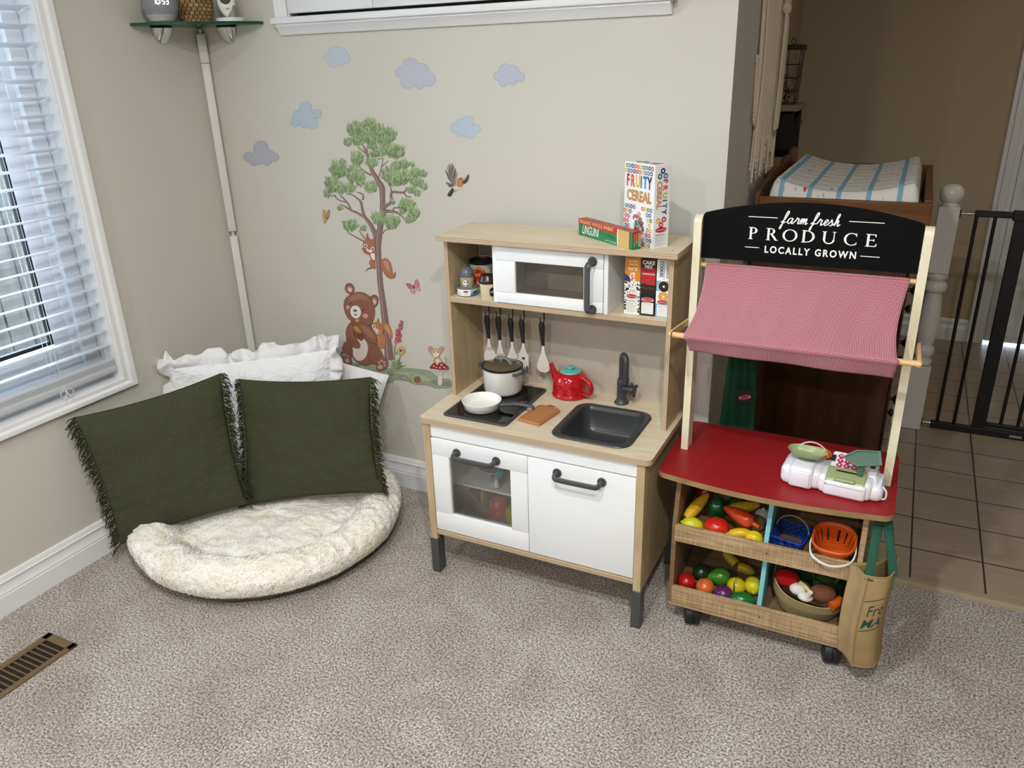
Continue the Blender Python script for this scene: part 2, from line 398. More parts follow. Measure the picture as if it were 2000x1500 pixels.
casing(b, [((0, wy0, wz1), (0, -1, 1)), ((0, wy1, wz1), (0, 1, 1)), ((0, wy1, wz0), (0, 1, -.75)), ((0, wy0, wz0), (0, -1, -.75)), ((0, wy0, wz1), (0, -1, 1))], (1, 0, 0))
b.build('casing', M['trim'], w1, smooth=25)
b = B()   # reveal boards
b.box(-.16, .0035, wy1-.004, wy1-.0006, wz0, wz1); b.box(-.16, .0035, wy0+.0006, wy0+.004, wz0, wz1); b.box(-.16, .003, wy0+.004, wy1-.004, wz0+.0006, wz0+.004); b.box(-.16, .003, wy0+.004, wy1-.004, wz1-.004, wz1-.0006)
b.build('reveal', M['trim'], w1, smooth=0)
def rect_frame(b, y0, y1, z0, z1, wd, x0, x1, m=0, bev=.003):
    b.box(x0, x1, y0, y0+wd, z0, z1, m, bev); b.box(x0, x1, y1-wd, y1, z0, z1, m, bev)
    b.box(x0, x1, y0+wd, y1-wd, z0, z0+wd, m, bev); b.box(x0, x1, y0+wd, y1-wd, z1-wd, z1, m, bev)
b = B(); rect_frame(b, wy0+.005, wy1-.005, wz0+.01, wz1-.005, .052, -.12, -.075); rect_frame(b, wy0+.05, wy1-.05, wz0+.06, wz1-.05, .03, -.115, -.095)
b.build('window_frame', M['vinyl'], w1, smooth=30)
b = B(); rect_frame(b, wy0+.08, wy1-.078, wz0+.088, wz1-.08, .055, -.135, -.10)
b.build('sash', M['vinyl'], w1, smooth=30)
gy0, gy1, gz0, gz1 = wy0+.13, -.742, .735, 2.0
b = B(); rect_frame(b, gy0-.012, gy1+.010, gz0-.012, gz1+.01, .013, -.118, -.104, 0, 0); b.build('gasket', M['gasket'], w1, smooth=0)
b = B(); b.box(-.124, -.120, gy0, gy1, gz0, gz1); b.build('pane', M['pane'], w1, smooth=0)
# ---- slatted blind hanging in the window
t = thing('window_blind', 'white horizontal slatted blind hanging open in the left window', 'blind', (-.03, (wy0+wy1)/2, .60))
b = B(); z = .690; by0, by1 = wy0+.01, wy1-.012
while z < 2.05:
    a = rad(-12); c, s_ = cos(a), sin(a); n_ = 6; pr = []
    for i in range(n_+1):
        q = (i/n_-.5)*.05; pr.append((q, .0035*(1-(2*i/n_-1)**2)))
    up = [(-.028+q*c-h*s_, z-(q*s_)+h) for q, h in pr]; lo = [(x, zz-.0024) for x, zz in reversed(up)]
    b.prism(up+lo, 1, by0, by1); z += .0487
b.build('slats', M['blind'], t, smooth=50)
b = B()
for i in range(6): b.box(-.055+.001*(i % 2), .0-.001*(i % 2), by0, by1, .622+i*.004, .6248+i*.004, 0, .001)
b.box(-.055, .002, by0-.003, by1+.003, .600, .621, 0, .003); b.build('bottom_rail', M['blind'], t)
b = B(); b.box(-.058, .0, by0-.005, by1+.005, 2.03, 2.09, 0, .004); b.build('headrail', M['blind'], t)
b = B()
for y in (-.805, -1.32):
    for x in (-.053, -.003, -.028): b.tube([(x, y, .61), (x, y, 2.05)], .0009, 5)
    for sgn in (-1, 1):
        k = [(.004, y, .612), (.006, y+sgn*.010, .606), (.010, y+sgn*.022, .600), (.010, y+sgn*.016, .585), (.008, y+sgn*.004, .590), (.008, y, .600)]
        b.tube(spline(k, 4, False), .0014, 6)
        b.tube(spline([(.006, y, .603), (.012, y+sgn*.006, .585), (.009, y+sgn*.014, .565), (.012, y+sgn*.010, .548)], 4, False), .0013, 6)
    b.ell((.007, y, .603), .0045, n=8, k=6)
for y in (-.63,):
    for x in (-.05, -.004, -.012): b.tube([(x, y, .61), (x, y, 2.05)], .0009, 5)
b.build('ladder_cords', M['blind'], t)

# ---- outside: fence, low siding and shrubs (lit by the sky)
fm = mat('weathered_fence_boards', '#39342e', .85, vary='#211d18', vscale=4, stretch=(4, 4, .8))
t = thing('garden_fence', 'weathered grey plank fence outside the left window', 'fence', (-2.6, -1.6, -.6))
for i in range(34):
    b = B(); y = -3.8+i*.145; b.box(-2.62, -2.59, y, y+.132, -.6, 1.55+.01*(i % 3), 0, .003); b.build('plank', fm, t)
b = B(); b.box(-2.68, -2.62, -3.8, 1.1, .1, .2); b.box(-2.68, -2.62, -3.8, 1.1, 1.1, 1.2); b.build('rail', fm, t, smooth=0)
b = B(); b.box(-6, -.17, -6, 3, -.65, -.6); struct(b.build('ground', mat('garden_soil', '#3a3930', .9, vary='#2f3628', vscale=5), smooth=0))
leafm = [mat('shrub_leaf', '#2f5226', .6), mat('shrub_leaf_light', '#4a7038', .6)]
b = B()
for i in range(1500):
    th = random.uniform(0, 2*pi); r_ = random.random()**.5; zz = random.random()
    p = Vector((-2.1+.3*r_*cos(th), -.42+.33*r_*sin(th)*(1-.3*zz), -.6+1.0*zz))
    R = Euler((random.uniform(0, 6), random.uniform(0, 6), random.uniform(0, 6))).to_matrix(); l = random.uniform(.02, .035)
    b.add([p+R@Vector(q) for q in ((0, -l, 0), (l*.5, 0, .004), (0, l, 0), (-l*.5, 0, .004))], [(0, 1, 2, 3)], i % 2)
sh = thing('garden_shrub', 'light green leafy shrub by the fence outside the window', 'shrub', (-2.1, -.42, -.6))
b.build('foliage', leafm, sh, smooth=0)
b = B()
for i in range(7): b.tube([(-2.1+.02*cos(i), -.42+.02*sin(i), -.6), (-2.1+.2*cos(i), -.42+.2*sin(i), .2)], [.008, .003], 6)
b.build('stem', M['dark'], sh)

# ---- window above the decals: casing, sill, apron and closed white shutters
w2 = struct(bpy.data.objects.new('window_2', None)); COL.objects.link(w2); w2.matrix_world = Matrix.Translation((bx0, 0, bz0)); WM[w2.name] = w2.matrix_world.copy()
sx0, sx1 = .358, 1.705
b = B(); b.box(sx0, sx1, -.042, .09, bz0-.020, bz0, 0, .004)
b.build('sill', M['trim'], w2)
b = B(); pr = [(0, bz0-.020), (-.030, bz0-.020), (-.030, bz0-.026), (-.024, bz0-.030), (-.012, bz0-.048), (-.009, bz0-.052), (0, bz0-.052)]
n_ = len(pr); v = [(x+k*(-1 if j else 1)*0, y, z_) for j, x in ((0, sx0+.012), (1, sx1-.012)) for k, (y, z_) in enumerate(pr)]
b.add(v, [list(range(n_)), list(range(2*n_-1, n_-1, -1))]+[(i, (i+1) % n_, n_+(i+1) % n_, n_+i) for i in range(n_)])
b.build('apron', M['trim'], w2, smooth=25)
b = B()
for xa, dx in ((bx0, -1), (bx1, 1)):
    v = []
    for z_ in (bz0, bz1):
        for o_, a_ in CP: v.append((xa+dx*a_*.9, -o_, z_))
    n_ = len(CP); b.add(v, [list(range(n_)), [n_+i for i in range(n_)]]+[(i, (i+1) % n_, n_+(i+1) % n_, n_+i) for i in range(n_)])
b.box(bx0-.05, bx1+.05, -.022, 0, bz1, bz1+.06); b.box(bx0, bx0+.004, 0, .09, bz0, bz1); b.box(bx1-.004, bx1, 0, .09, bz0, bz1)
b.build('casing', M['trim'], w2, smooth=25)
b = B(); b.box(bx0, bx1, .06, .066, bz0, bz1); b.build('pane', M['pane'], w2, smooth=0)
b = B(); b.box(bx0, bx1, .040, .044, bz0, bz1); b.build('backing', M['gasket'], w2, smooth=0)
for i, (xa, xb) in enumerate(((bx0+.010, .7465), (.7485, 1.19), (1.192, bx1-.008))):
    b = B(); b.box(xa, xb, -.008, .018, bz0+.011, bz1-.01, 0, .002); b.build('shutter', M['trim'], w2)

# ---- corner cord cover
t = B(); t.T = Matrix.Translation((.016, -.016, 0)) @ Matrix.Rotation(rad(45), 4, 'Z')
t.box(-.014, .014, -.012, .008, .12, .943, 0, .002); t.box(-.014, .014, -.013, .009, .962, 1.555, 0, .002); t.box(-.005, .005, -.004, .004, .93, 1.665, 0, .001); t.box(-.0145, .0145, -.0135, .009, 1.556, 1.650, 0, .002)
tag(t.build('cord_cover', mat('cord_cover_offwhite', '#d9d8d0', .4)), 'off-white plastic cord cover running up the room corner below the glass shelf', 'cord cover')
# ---- floor vent
t = thing('floor_vent', 'brown slotted metal floor vent set in the carpet', 'vent', (.283, -1.45, 0))
bm_ = mat('brown_vent_metal', '#7b6648', .4, .3)
x0, x1, y0, y1 = .2195, .3455, -1.70, -1.174
b = B(); b.box(x0, x1, y0, y0+.03, .001, .006, 0, .0015); b.box(x0, x1, y1-.026, y1, .001, .006, 0, .0015); b.box(x0, x0+.022, y0, y1, .001, .006, 0, .0015); b.box(x1-.018, x1, y0, y1, .001, .006, 0, .0015)
b.build('rim', bm_, t)
b = B(); y = y1-.026
while y > y0+.03:
    y -= .0165; b.box(x0+.02, x1-.016, y-.002, y+.002, .0008, .005)
b.build('louvers', bm_, t, smooth=0)
b = B(); b.box(x0+.004, x1-.004, y0+.004, y1-.004, .0004, .001); b.build('shade_sheet', mat('painted_recess_shade', '#1a130c', .6), t, smooth=0)  # flat dark sheet, paints the shade of the recess below the louvers

# ================================================================== WALL DECALS (flat vinyl stickers on the back wall)
DM = {}
def dm(h):
    if h not in DM: DM[h] = mat('decal_'+h[1:], h, .6)
    return DM[h]
class Dec:
    def __init__(s, ox, oy, sc): s.o = (ox, oy, sc); s.b = B(); s.mats = []; s.h = .0004
    def mi(s, c):
        if c not in s.mats: s.mats.append(c)
        return s.mats.index(c)
    def W(s, x, y):
        p = PY(0, s.o[0]+x/s.o[2], s.o[1]+y/s.o[2]); return Vector((p.x, -s.h, p.z))
    def up(s, k=1): s.h += .00005*k; return s
    def poly(s, pts, c):
        v = [s.W(*p) for p in pts]; bm = bmesh.new(); f = bm.faces.new([bm.verts.new(q) for q in v]); bmesh.ops.triangulate(bm, faces=[f]); s.b.bm(bm, s.mi(c)); return s
    def blob(s, pts, c, out=None, k=5, ow=1.5):
        q = spline(pts, k)
        if out: s.line(q+[q[0]], out, ow*2); s.up()
        s.poly(q, c); s.up(); return s
    def el(s, x, y, rx, ry, c, a=0, out=None, n=22, ow=1.5):
        A = rad(a)
        if out: s.el(x, y, rx+ow, ry+ow, out, a, n=n)
        s.poly([(x+rx*cos(t)*cos(A)-ry*sin(t)*sin(A), y+rx*cos(t)*sin(A)+ry*sin(t)*cos(A)) for t in [2*pi*i/n for i in range(n)]], c); s.up(); return s
    def line(s, pts, c, w):
        n = len(pts); L_ = []; R_ = []
        for i, p in enumerate(pts):
            a = pts[max(i-1, 0)]; e = pts[min(i+1, n-1)]; dx, dy = e[0]-a[0], e[1]-a[1]; d = sqrt(dx*dx+dy*dy) or 1
            ww = (w[i] if isinstance(w, (list, tuple)) else w)/2; L_.append((p[0]-dy/d*ww, p[1]+dx/d*ww)); R_.append((p[0]+dy/d*ww, p[1]-dx/d*ww))
        v = [s.W(*p) for p in L_]+[s.W(*p) for p in R_]
        for i in range(n): v[i].y -= i*2e-6; v[n+i].y -= i*2e-6
        s.b.add(v, [(i, i+1, n+i+1, n+i) for i in range(n-1)], s.mi(c)); return s
    def limb(s, pts, c='#816861', out='#523f3c', hl='#9c857e'):      # (x, y, w)
        s.h += .000007; q = spline(pts, 5, False); P = [(a, b_) for a, b_, _ in q]; Wd = [k for *_, k in q]
        s.line(P, out, [k+2.5 for k in Wd]); s.h += .00014; s.line(P, c, Wd); s.h += .00014
        if Wd[0] > 14 or Wd[-1] > 14: s.line([(a-k*.18, b_) for a, b_, k in q], hl, [k*.22 for k in Wd])
        s.h -= .00028; return s
    def tuft(s, x, y, rx, ry, cols, n=46, seed=None, lean=0):
        R = random.Random(int(x*7+y)); s.poly([(x+rx*.88*cos(t), y+ry*.86*sin(t)) for t in [2*pi*i/20 for i in range(20)]], cols[1])
        h0 = s.h
        for i in range(n):
            r_ = sqrt(R.random())*.93; a = R.uniform(0, 2*pi); bx_, by_ = x+rx*r_*cos(a), y+ry*r_*sin(a)
            l = R.uniform(.22, .40)*min(rx, ry)+8; th = -pi/2+(bx_-x)/rx*.75+lean+R.uniform(-.15, .15); wd = l*.20+1.5
            c = cols[min(3, max(0, int(1.6-(y-by_)/ry*1.2+R.uniform(-1.3, 1.3)+1)))]
            ux, uy = cos(th), sin(th); s.h = h0+.0001+.0003*i/n
            p = [(bx_-ux*l*.6, by_-uy*l*.6), (bx_-uy*wd, by_+ux*wd), (bx_+ux*l*.25-uy*wd*.7, by_+uy*l*.25+ux*wd*.7), (bx_+ux*l, by_+uy*l), (bx_+ux*l*.2+uy*wd*.6, by_+uy*l*.2-ux*wd*.6), (bx_+uy*wd, by_-ux*wd)]
            s.poly(p, c)
        s.h = h0+.00001; return s
    def done(s, name, label, group=None, cat='wall decal'):
        o = s.b.build(name, [dm(c) for c in s.mats], smooth=0); return tag(o, label, cat, group)

clouds = [([(680,180,45),(720,190,45),(640,210,28),(750,212,34),(672,240,34),(722,240,24),(700,215,40)], '#b9c2cc', '#9aa9bb', 'small pale blue cloud decal nearest the window sill above'),
 ([(1172,265,55),(1240,300,55),(1110,305,36),(1290,350,48),(1155,360,50),(1232,385,30),(1200,330,60)], '#b9bac6', '#9b9fb3', 'largest lilac-grey cloud decal, above the tree to the right'),
 ([(1790,290,42),(1840,300,42),(1742,328,30),(1885,335,34),(1778,365,34),(1838,365,24),(1815,330,45)], '#b5bac6', '#98a0b2', 'small lilac-grey cloud decal farthest right of the clouds'),
 ([(490,540,43),(440,580,30),(565,575,30),(425,625,34),(535,635,38),(480,640,28),(500,600,50)], '#b0bccb', '#8fa3ba', 'blue-grey cloud decal left of the treetop'),
 ([(1543,630,42),(1500,640,34),(1462,665,32),(1600,672,30),(1560,700,38),(1500,695,28),(1540,670,45)], '#b4c1cd', '#90a7bb', 'light blue cloud decal above the flying bird'),
 ([(200,800,50),(120,855,34),(250,850,42),(290,857,28),(155,880,34),(240,880,32),(190,860,45)], '#adb0ba', '#8f94a5', 'grey-lilac cloud decal lowest and farthest left, near the corner')]
for cs, c1, c2, lb in clouds:
    d = Dec(450, 50, 3.3333)
    for x, y, r_ in cs: d.poly([(x+r_*cos(t), y+r_*1.02*sin(t)) for t in [2*pi*i/26 for i in range(26)]], c2); d.up(.12)
    d.up()
    for x, y, r_ in cs: d.poly([(x+(r_-3)*cos(t), y+(r_-3)*1.02*sin(t)) for t in [2*pi*i/26 for i in range(26)]], c1); d.up(.12)
    d.done('cloud_decal', lb, 'cloud decals on the back wall')

# tree
G = ['#b3bf98', '#9cae82', '#869b6e', '#6b8059']
t_ = Dec(620, 220, 5.77); t_.h = .0003
for L_ in ([(520,376,16),(560,470,24),(610,640,42),(680,760,52),(728,850,66),(735,1000,56),(738,1110,68),(718,1250,56),(690,1400,78),(684,1520,66),(690,1620,60),(698,1750,60),(712,1950,62),(738,2130,66),(762,2330,74),(790,2560,84),(812,2790,100)],
           [(665,1400,60),(600,1260,42),(530,1170,34),(505,1080,26),(490,1000,30)], [(530,1180,26),(450,1130,22),(380,1100,20),(300,1050,11)], [(380,1090,16),(335,1010,13),(255,930,9)],
           [(330,1010,12),(240,985,9),(190,930,7)], [(490,1000,20),(400,930,12),(330,915,7)], [(510,985,22),(515,925,14),(445,895,8)],
           [(740,1065,48),(830,1010,32),(838,900,26),(970,900,20),(1010,840,9)], [(970,900,14),(1010,945,10),(1060,950,7)], [(836,890,16),(825,845,10),(795,800,7)],
           [(740,1110,46),(880,1120,22),(970,1180,9)], [(850,1110,12),(870,1072,12),(950,1080,7)], [(692,730,10),(725,600,8),(742,510,5)], [(728,605,8),(800,540,5)],
           [(610,705,20),(545,672,13),(470,606,7)], [(712,1390,14),(770,1322,9),(830,1310,6)], [(530,1455,14),(410,1390,9),(340,1352,6)], [(535,1425,10),(470,1330,6)],
           [(550,462,13),(455,385,7)], [(560,450,10),(562,390,7)], [(680,522,9),(740,515,6)], [(150,940,9),(210,930,6)], [(256,1030,6),(300,1050,8)]): t_.limb(L_)
t_.h = .0009
for i, (x, y, rx, ry) in enumerate([(600,150,75,100),(440,190,105,108),(700,200,75,85),(800,250,95,90),(350,330,55,58),(470,310,90,75),(620,270,130,90),(620,375,70,45),(760,320,90,65),(640,462,75,42),(720,440,80,68),(880,440,110,85),(800,420,70,60),(880,395,60,50),
    (450,520,85,98),(610,560,82,58),(235,640,100,110),(285,580,42,70),(390,690,66,105),(480,730,65,112),(170,800,95,98),(260,850,85,72),(360,850,82,62),(600,840,78,75),(105,915,46,48),(256,1075,38,36),(375,1270,92,74),(520,1300,40,40),(690,1190,88,85),(835,1230,98,85),
    (900,590,66,55),(980,580,62,56),(1070,585,34,32),(830,700,112,92),(950,730,98,88),(870,770,85,66),(1100,680,66,62),(1190,690,48,46),(1120,780,88,62),(1200,830,44,50),(1060,870,62,44),(1130,910,44,42),(850,1005,33,36),(1010,1040,108,74),(1090,1130,78,66),(1040,1200,72,48),(960,1110,36,36)]):
    t_.tuft(x, y, rx, ry, G, int(14+(rx*ry)/150)); t_.h = .0009+.000014*i
t_.done('tree_decal', 'tall pine tree wall decal with tufted green foliage and thin brown trunk')

Q = (600, 400, 3.75)
# grassy ground with stones
d = Dec(*Q); d.h = .00035
d.blob([(245,1150),(340,1158),(420,1165),(560,1195),(700,1195),(830,1205),(905,1220),(960,1262),(1050,1285),(1056,1332),(960,1345),(880,1322),(800,1316),(720,1290),(640,1283),(630,1300),(590,1302),(560,1275),(480,1250),(350,1228),(245,1205)], '#94a184', '#7f8f72')
d.blob([(300,1175),(400,1190),(470,1215),(540,1228),(460,1232),(360,1212)], '#a9b498'); d.blob([(640,1225),(760,1225),(850,1250),(930,1290),(850,1290),(740,1262)], '#a6b195'); d.blob([(900,1290),(960,1285),(1045,1305),(1040,1325),(950,1320)], '#7f9170')
d.el(590, 1237, 26, 11, '#b9b8b0', 0, '#777'+'777'); d.el(705, 1264, 30, 17, '#8c8c88', 8, '#66665f'); d.el(712, 1270, 22, 10, '#a1a19c', 8)
for x, y in ((370,1160),(400,1150),(430,1160),(520,1220),(600,1215),(615,1225)):
    for k in range(5): d.line([(x+k*5-10, y+25), (x+(k-2)*11, y-5-8*(k % 2))], '#5f7a55', [4, 1])
d.done('ground_decal', 'green grassy mound wall decal with grey stones under the bear')
# snail
d = Dec(*Q); d.h = .0011
d.blob([(765,1240),(772,1262),(785,1290),(820,1302),(832,1310),(790,1314),(768,1296),(758,1265)], '#b7ad8d', '#7d745c'); d.line([(770,1248),(764,1232)], '#7d745c', 3); d.line([(776,1246),(782,1233)], '#7d745c', 3)
d.el(808, 1281, 23, 24, '#8a5f4c', 0, '#5c3b2e'); d.el(808, 1281, 15, 16, '#a0725c'); d.el(810, 1280, 8, 9, '#7d5341')
d.done('snail_decal', 'small brown-shelled snail wall decal on the grass')
# squirrel on the trunk
O, OD, OL = '#ab6a52', '#7d4636', '#c08a70'
d = Dec(*Q); d.h = .0013
d.blob([(548,402),(578,393),(608,418),(622,465),(625,500),(640,505),(643,488),(649,505),(642,532),(612,540),(580,520),(553,478),(540,435)], O, OD); d.blob([(560,415),(582,410),(602,445),(606,490),(590,480),(570,450)], OL)
d.blob([(497,395),(470,400),(456,425),(470,450),(500,470),(500,430)], O, OD); d.blob([(497,345),(460,345),(462,380),(480,405),(500,410)], O, OD); d.blob([(495,352),(470,350),(468,375),(482,400),(496,400)], '#e9ddd0')
d.line([(406,316),(425,342),(455,358)], OD, [14, 20, 20]).up().line([(408,318),(426,341),(455,357)], O, [9, 15, 16]).up()
d.blob([(432,258),(436,225),(443,205),(450,232),(460,255)], O, OD, 2); d.blob([(470,262),(484,250),(497,230),(500,262)], O, OD, 2)
d.blob([(425,258),(455,250),(480,258),(498,272),(498,345),(470,352),(435,335),(412,300),(415,275)], O, OD)
d.blob([(432,318),(450,322),(478,335),(470,350),(445,340)], '#e9ddd0')
for x, y, r_ in ((430,299,14),(482,321,13)): d.el(x, y, r_, r_, '#f3efe8', 0, OD); d.el(x-1, y, r_*.62, r_*.68, '#1d1a1a'); d.el(x-4, y-4, 3, 3, '#ffffff')
d.el(455, 325, 5, 4, '#4a2a22')
d.line([(430,488),(445,470),(475,458)], '#5a4440', [3, 6, 10])
d.done('squirrel_decal', 'red squirrel wall decal climbing the upper tree trunk', 'squirrel decals')
# bear
Bc, BD, BL = '#8a5b49', '#5c3a2d', '#9c6e5a'
d = Dec(*Q); d.h = .0014
for x, y, rx, ry, a in ((313,613,32,38,-20), (488,705,34,45,15)): d.el(x, y, rx, ry, Bc, a, BD, ow=3); d.el(x+1, y+5, rx*.62, ry*.66, '#b08a72', a); d.el(x+2, y+9, rx*.42, ry*.42, '#d8c6b4', a)
d.blob([(330,850),(295,905),(288,970),(302,1030),(330,1110),(380,1160),(460,1170),(520,1120),(530,1010),(505,930),(470,870),(400,850)], Bc, BD)
d.el(390, 1058, 57, 84, '#d9cfc6', 5, '#a58f80')
d.blob([(310,870),(285,930),(300,1000),(340,1042),(382,1050),(390,1022),(368,985),(348,950),(345,890)], Bc, BD); d.blob([(372,945),(400,940),(415,965),(405,992),(385,988),(368,965)], '#74463a', BD)
d.blob([(340,905),(355,885),(385,898),(408,925),(395,940),(365,925)], '#b08a4c')
d.blob([(262,1040),(282,1003),(315,1010),(335,1060),(330,1110),(295,1118),(270,1085)], Bc, BD); d.blob([(250,1080),(275,1078),(315,1105),(330,1150),(312,1172),(280,1160),(255,1120)], '#8f6552', BD)
d.el(297, 1140, 15, 18, '#c9a1a3', -30); d.el(262, 1100, 7, 8, '#c9a1a3'); d.el(282, 1096, 7, 8, '#c9a1a3'); d.el(302, 1108, 7, 8, '#c9a1a3')
d.blob([(450,1110),(455,1065),(490,1042),(530,1055),(555,1095),(560,1135),(530,1165),(480,1165)], Bc, BD); d.blob([(515,1150),(530,1120),(560,1112),(590,1135),(595,1172),(570,1205),(530,1213),(510,1195)], '#8f6552', BD)
d.el(538, 1186, 17, 15, '#c9a1a3', -10); d.el(530, 1153, 8, 8, '#c9a1a3'); d.el(549, 1140, 8, 8, '#c9a1a3'); d.el(567, 1152, 8, 8, '#c9a1a3'); d.el(572, 1174, 7, 8, '#c9a1a3')
d.blob([(330,650),(385,638),(440,655),(480,700),(497,770),(488,840),(455,880),(410,885),(345,862),(295,815),(273,750),(282,690)], Bc, BD); d.blob([(335,662),(380,650),(425,665),(455,700),(400,690),(330,700),(300,700)], BL)
d.el(302, 748, 14, 15, '#cf8f85'); d.el(430, 812, 19, 18, '#cf8f85'); d.el(359, 783, 38, 47, '#e6ddd3', -12, '#b89c8b'); d.el(354, 772, 15, 9, '#1b1717', 10); d.el(350, 769, 5, 3, '#ffffff')
d.line([(357,780),(358,795)], '#3a2620', 3).line([(344,793),(352,802),(363,808),(373,797)], '#3a2620', 3).up(); d.blob([(350,800),(362,800),(368,804),(358,810)], '#7d2f2f')
d.el(317, 718, 8, 11, '#17120f'); d.el(411, 763, 8, 11, '#17120f'); d.el(315, 714, 3, 4, '#ffffff'); d.el(409, 759, 3, 4, '#ffffff'); d.line([(306,695),(318,690)], BD, 3).line([(404,735),(418,733)], BD, 3)
d.blob([(388,858),(366,850),(368,868),(385,900),(420,955),(465,1003),(505,1018),(522,1000),(505,940),(470,895),(425,872)], Bc, BD); d.blob([(405,880),(440,893),(480,930),(500,980),(455,960),(415,915)], BL); d.el(371, 846, 14, 11, '#c49a63', 0, '#8c6a3e')
d.done('bear_decal', 'brown bear wall decal sitting on the grass and eating')
# squirrel behind the bear
O, OD, OL = '#b57850', '#855030', '#c7946a'
d = Dec(*Q); d.h = .0022
d.blob([(545,872),(575,862),(605,885),(622,930),(622,975),(605,975),(590,945),(572,915),(548,900)], O, OD); d.blob([(565,878),(590,885),(608,920),(610,950),(592,930),(570,900)], OL)
d.blob([(512,940),(545,935),(572,960),(577,1010),(560,1045),(530,1050),(512,1010),(508,970)], O, OD); d.blob([(508,960),(522,958),(535,985),(525,1020),(512,1005)], OL)
d.blob([(505,866),(515,850),(524,830),(527,862)], O, OD, 2); d.blob([(545,880),(558,868),(572,866),(560,895)], O, OD, 2)
d.blob([(490,862),(520,858),(548,880),(560,915),(545,945),(515,950),(488,925),(474,890),(478,870)], O, OD); d.blob([(486,905),(500,900),(535,925),(525,945),(500,938)], '#eadccf')
for x, y, r_ in ((490,890,13),(524,931,12)): d.el(x, y, r_, r_, '#f3efe8', 0, OD); d.el(x, y, r_*.6, r_*.66, '#1d1a1a'); d.el(x-3, y-3, 3, 3, '#ffffff')
d.el(503, 920, 4, 4, '#4a2a22')
d.done('squirrel_decal', 'orange squirrel wall decal peeking from behind the bear', 'squirrel decals')
# foxglove and daisy
R = random.Random(3)
d = Dec(*Q); d.h = .0020
d.line(spline([(655,1190), (640,1110), (650,1020), (680,930), (700,850)], 5, False), '#6f8560', 6).up()
for k in range(16):
    a = rad(-160+k*9.3); l = R.uniform(45, 85); d.line([(655,1200),(655+cos(a)*l*.5, 1200+sin(a)*l*.62),(655+cos(a)*l, 1200+sin(a)*l)], R.choice(['#7c9468', '#66805a', '#8fa67a']), [7, 11, 1]); d.h += .00002
for x, y in ((640,1060),(668,1050),(625,1020)): d.up().line([(652,1095),(x,y)], '#6f8560', [4, 2])
for i in range(24):
    f = i/23; x = 655+(695-655)*f+R.uniform(-26, 24)*(1-f*.75); y = 1000-150*f+R.uniform(-6, 6); r_ = 13-7*f; d.el(x, y, r_, r_*1.25, R.choice(['#b75b60', '#c7737a', '#a84a52']), R.uniform(-20, 20), '#8d3d45', 12, 1)
d.el(700, 855, 9, 6, '#6f8560'); d.el(688, 872, 7, 6, '#7c9468')
d.up(2); d.line([(665,1180),(690,1100)], '#6f8560', 5).up(2)
for k in range(12): a = 2*pi*k/12; d.el(692+19*cos(a), 1064+21*sin(a), 12, 5, '#d3b274', math.degrees(a), '#9a7a45', 10, 1)
d.el(692, 1064, 10, 10, '#7a5233')
d.done('flower_decal', 'pink foxglove and yellow daisy wall decal beside the tree trunk')
# mouse on toadstool
d = Dec(*Q); d.h = .0020
d.blob([(964,1235),(985,1235),(992,1290),(985,1316),(965,1318),(958,1290)], '#d8d4ca', '#98948a'); d.blob([(950,1228),(975,1215),(1000,1230),(990,1245),(960,1245)], '#c9c4ba', '#8a867c')
d.blob([(905,1200),(970,1222),(1038,1202),(1010,1218),(930,1216)], '#d3cfc6', '#98948a')
d.blob([(900,1192),(925,1162),(965,1148),(1005,1160),(1038,1200),(975,1205),(930,1198)], '#97292e', '#6d1a20')
for x, y, r_ in ((930,1180,6),(955,1165,7),(950,1190,5),(985,1170,7),(1005,1188,6),(975,1192,5),(1020,1195,4)): d.el(x, y, r_, r_*.8, '#e9e4dd')
d.line(spline([(985,1150),(1005,1158),(1022,1140),(1008,1120),(1015,1115)], 5, False), '#9b7f68', 3).up()
d.blob([(940,1120),(965,1112),(978,1130),(988,1150),(960,1158),(930,1152)], '#c6a77e', '#8f7352'); d.el(958, 1140, 12, 15, '#e0d8cb')
for x in (905, 984): d.el(x, 1057, 15, 22, '#bd9484', -15 if x < 950 else 15, '#8f7352')
d.el(944, 1083, 34, 30, '#cfae80', 0, '#8f7352'); d.blob([(925,1085),(945,1075),(968,1085),(960,1108),(935,1110)], '#e6ded0'); d.el(933, 1078, 4, 5, '#4a3a2a'); d.el(962, 1078, 4, 5, '#4a3a2a'); d.el(946, 1092, 4, 3, '#a8605a')
d.done('mouse_decal', 'little mouse on a red toadstool wall decal by the play kitchen')
# butterflies
d = Dec(*Q); d.h = .0006
for pts, c in (([(117,50),(128,38),(142,75),(145,95),(118,95)], '#c7a36d'), ([(150,45),(162,40),(164,70),(155,95),(145,95)], '#b08a52'), ([(120,98),(146,98),(140,125),(125,135)], '#c7a36d')): d.blob(pts, c, '#5c4223', 4, 2)
for a, c in (((122,50),(142,92)), ((118,75),(142,95)), ((130,130),(143,98))): d.line([a, c], '#5c4223', 2)
d.line([(148,108),(152,92)], '#2a1d12', 6); d.line([(150,100),(176,88)], '#2a1d12', 1.5)
d.done('butterfly_decal', 'tan butterfly wall decal left of the tree trunk', 'butterfly decals')
d = Dec(*Q); d.h = .0006
for pts, c in (([(726,578),(755,580),(778,598),(775,608),(748,612),(735,595)], '#b9666b'), ([(802,546),(818,570),(822,596),(800,604),(784,596),(790,565)], '#c57a7b'), ([(760,618),(778,610),(790,640),(778,650),(765,640)], '#cf9c99'), ([(792,606),(822,604),(829,630),(812,628)], '#cf9c99')): d.blob(pts, c, '#5d2a2e', 4, 2)
d.line([(780,590),(786,614)], '#2a1515', 5)
d.done('butterfly_decal', 'pink butterfly wall decal between the tree and the play kitchen', 'butterfly decals')
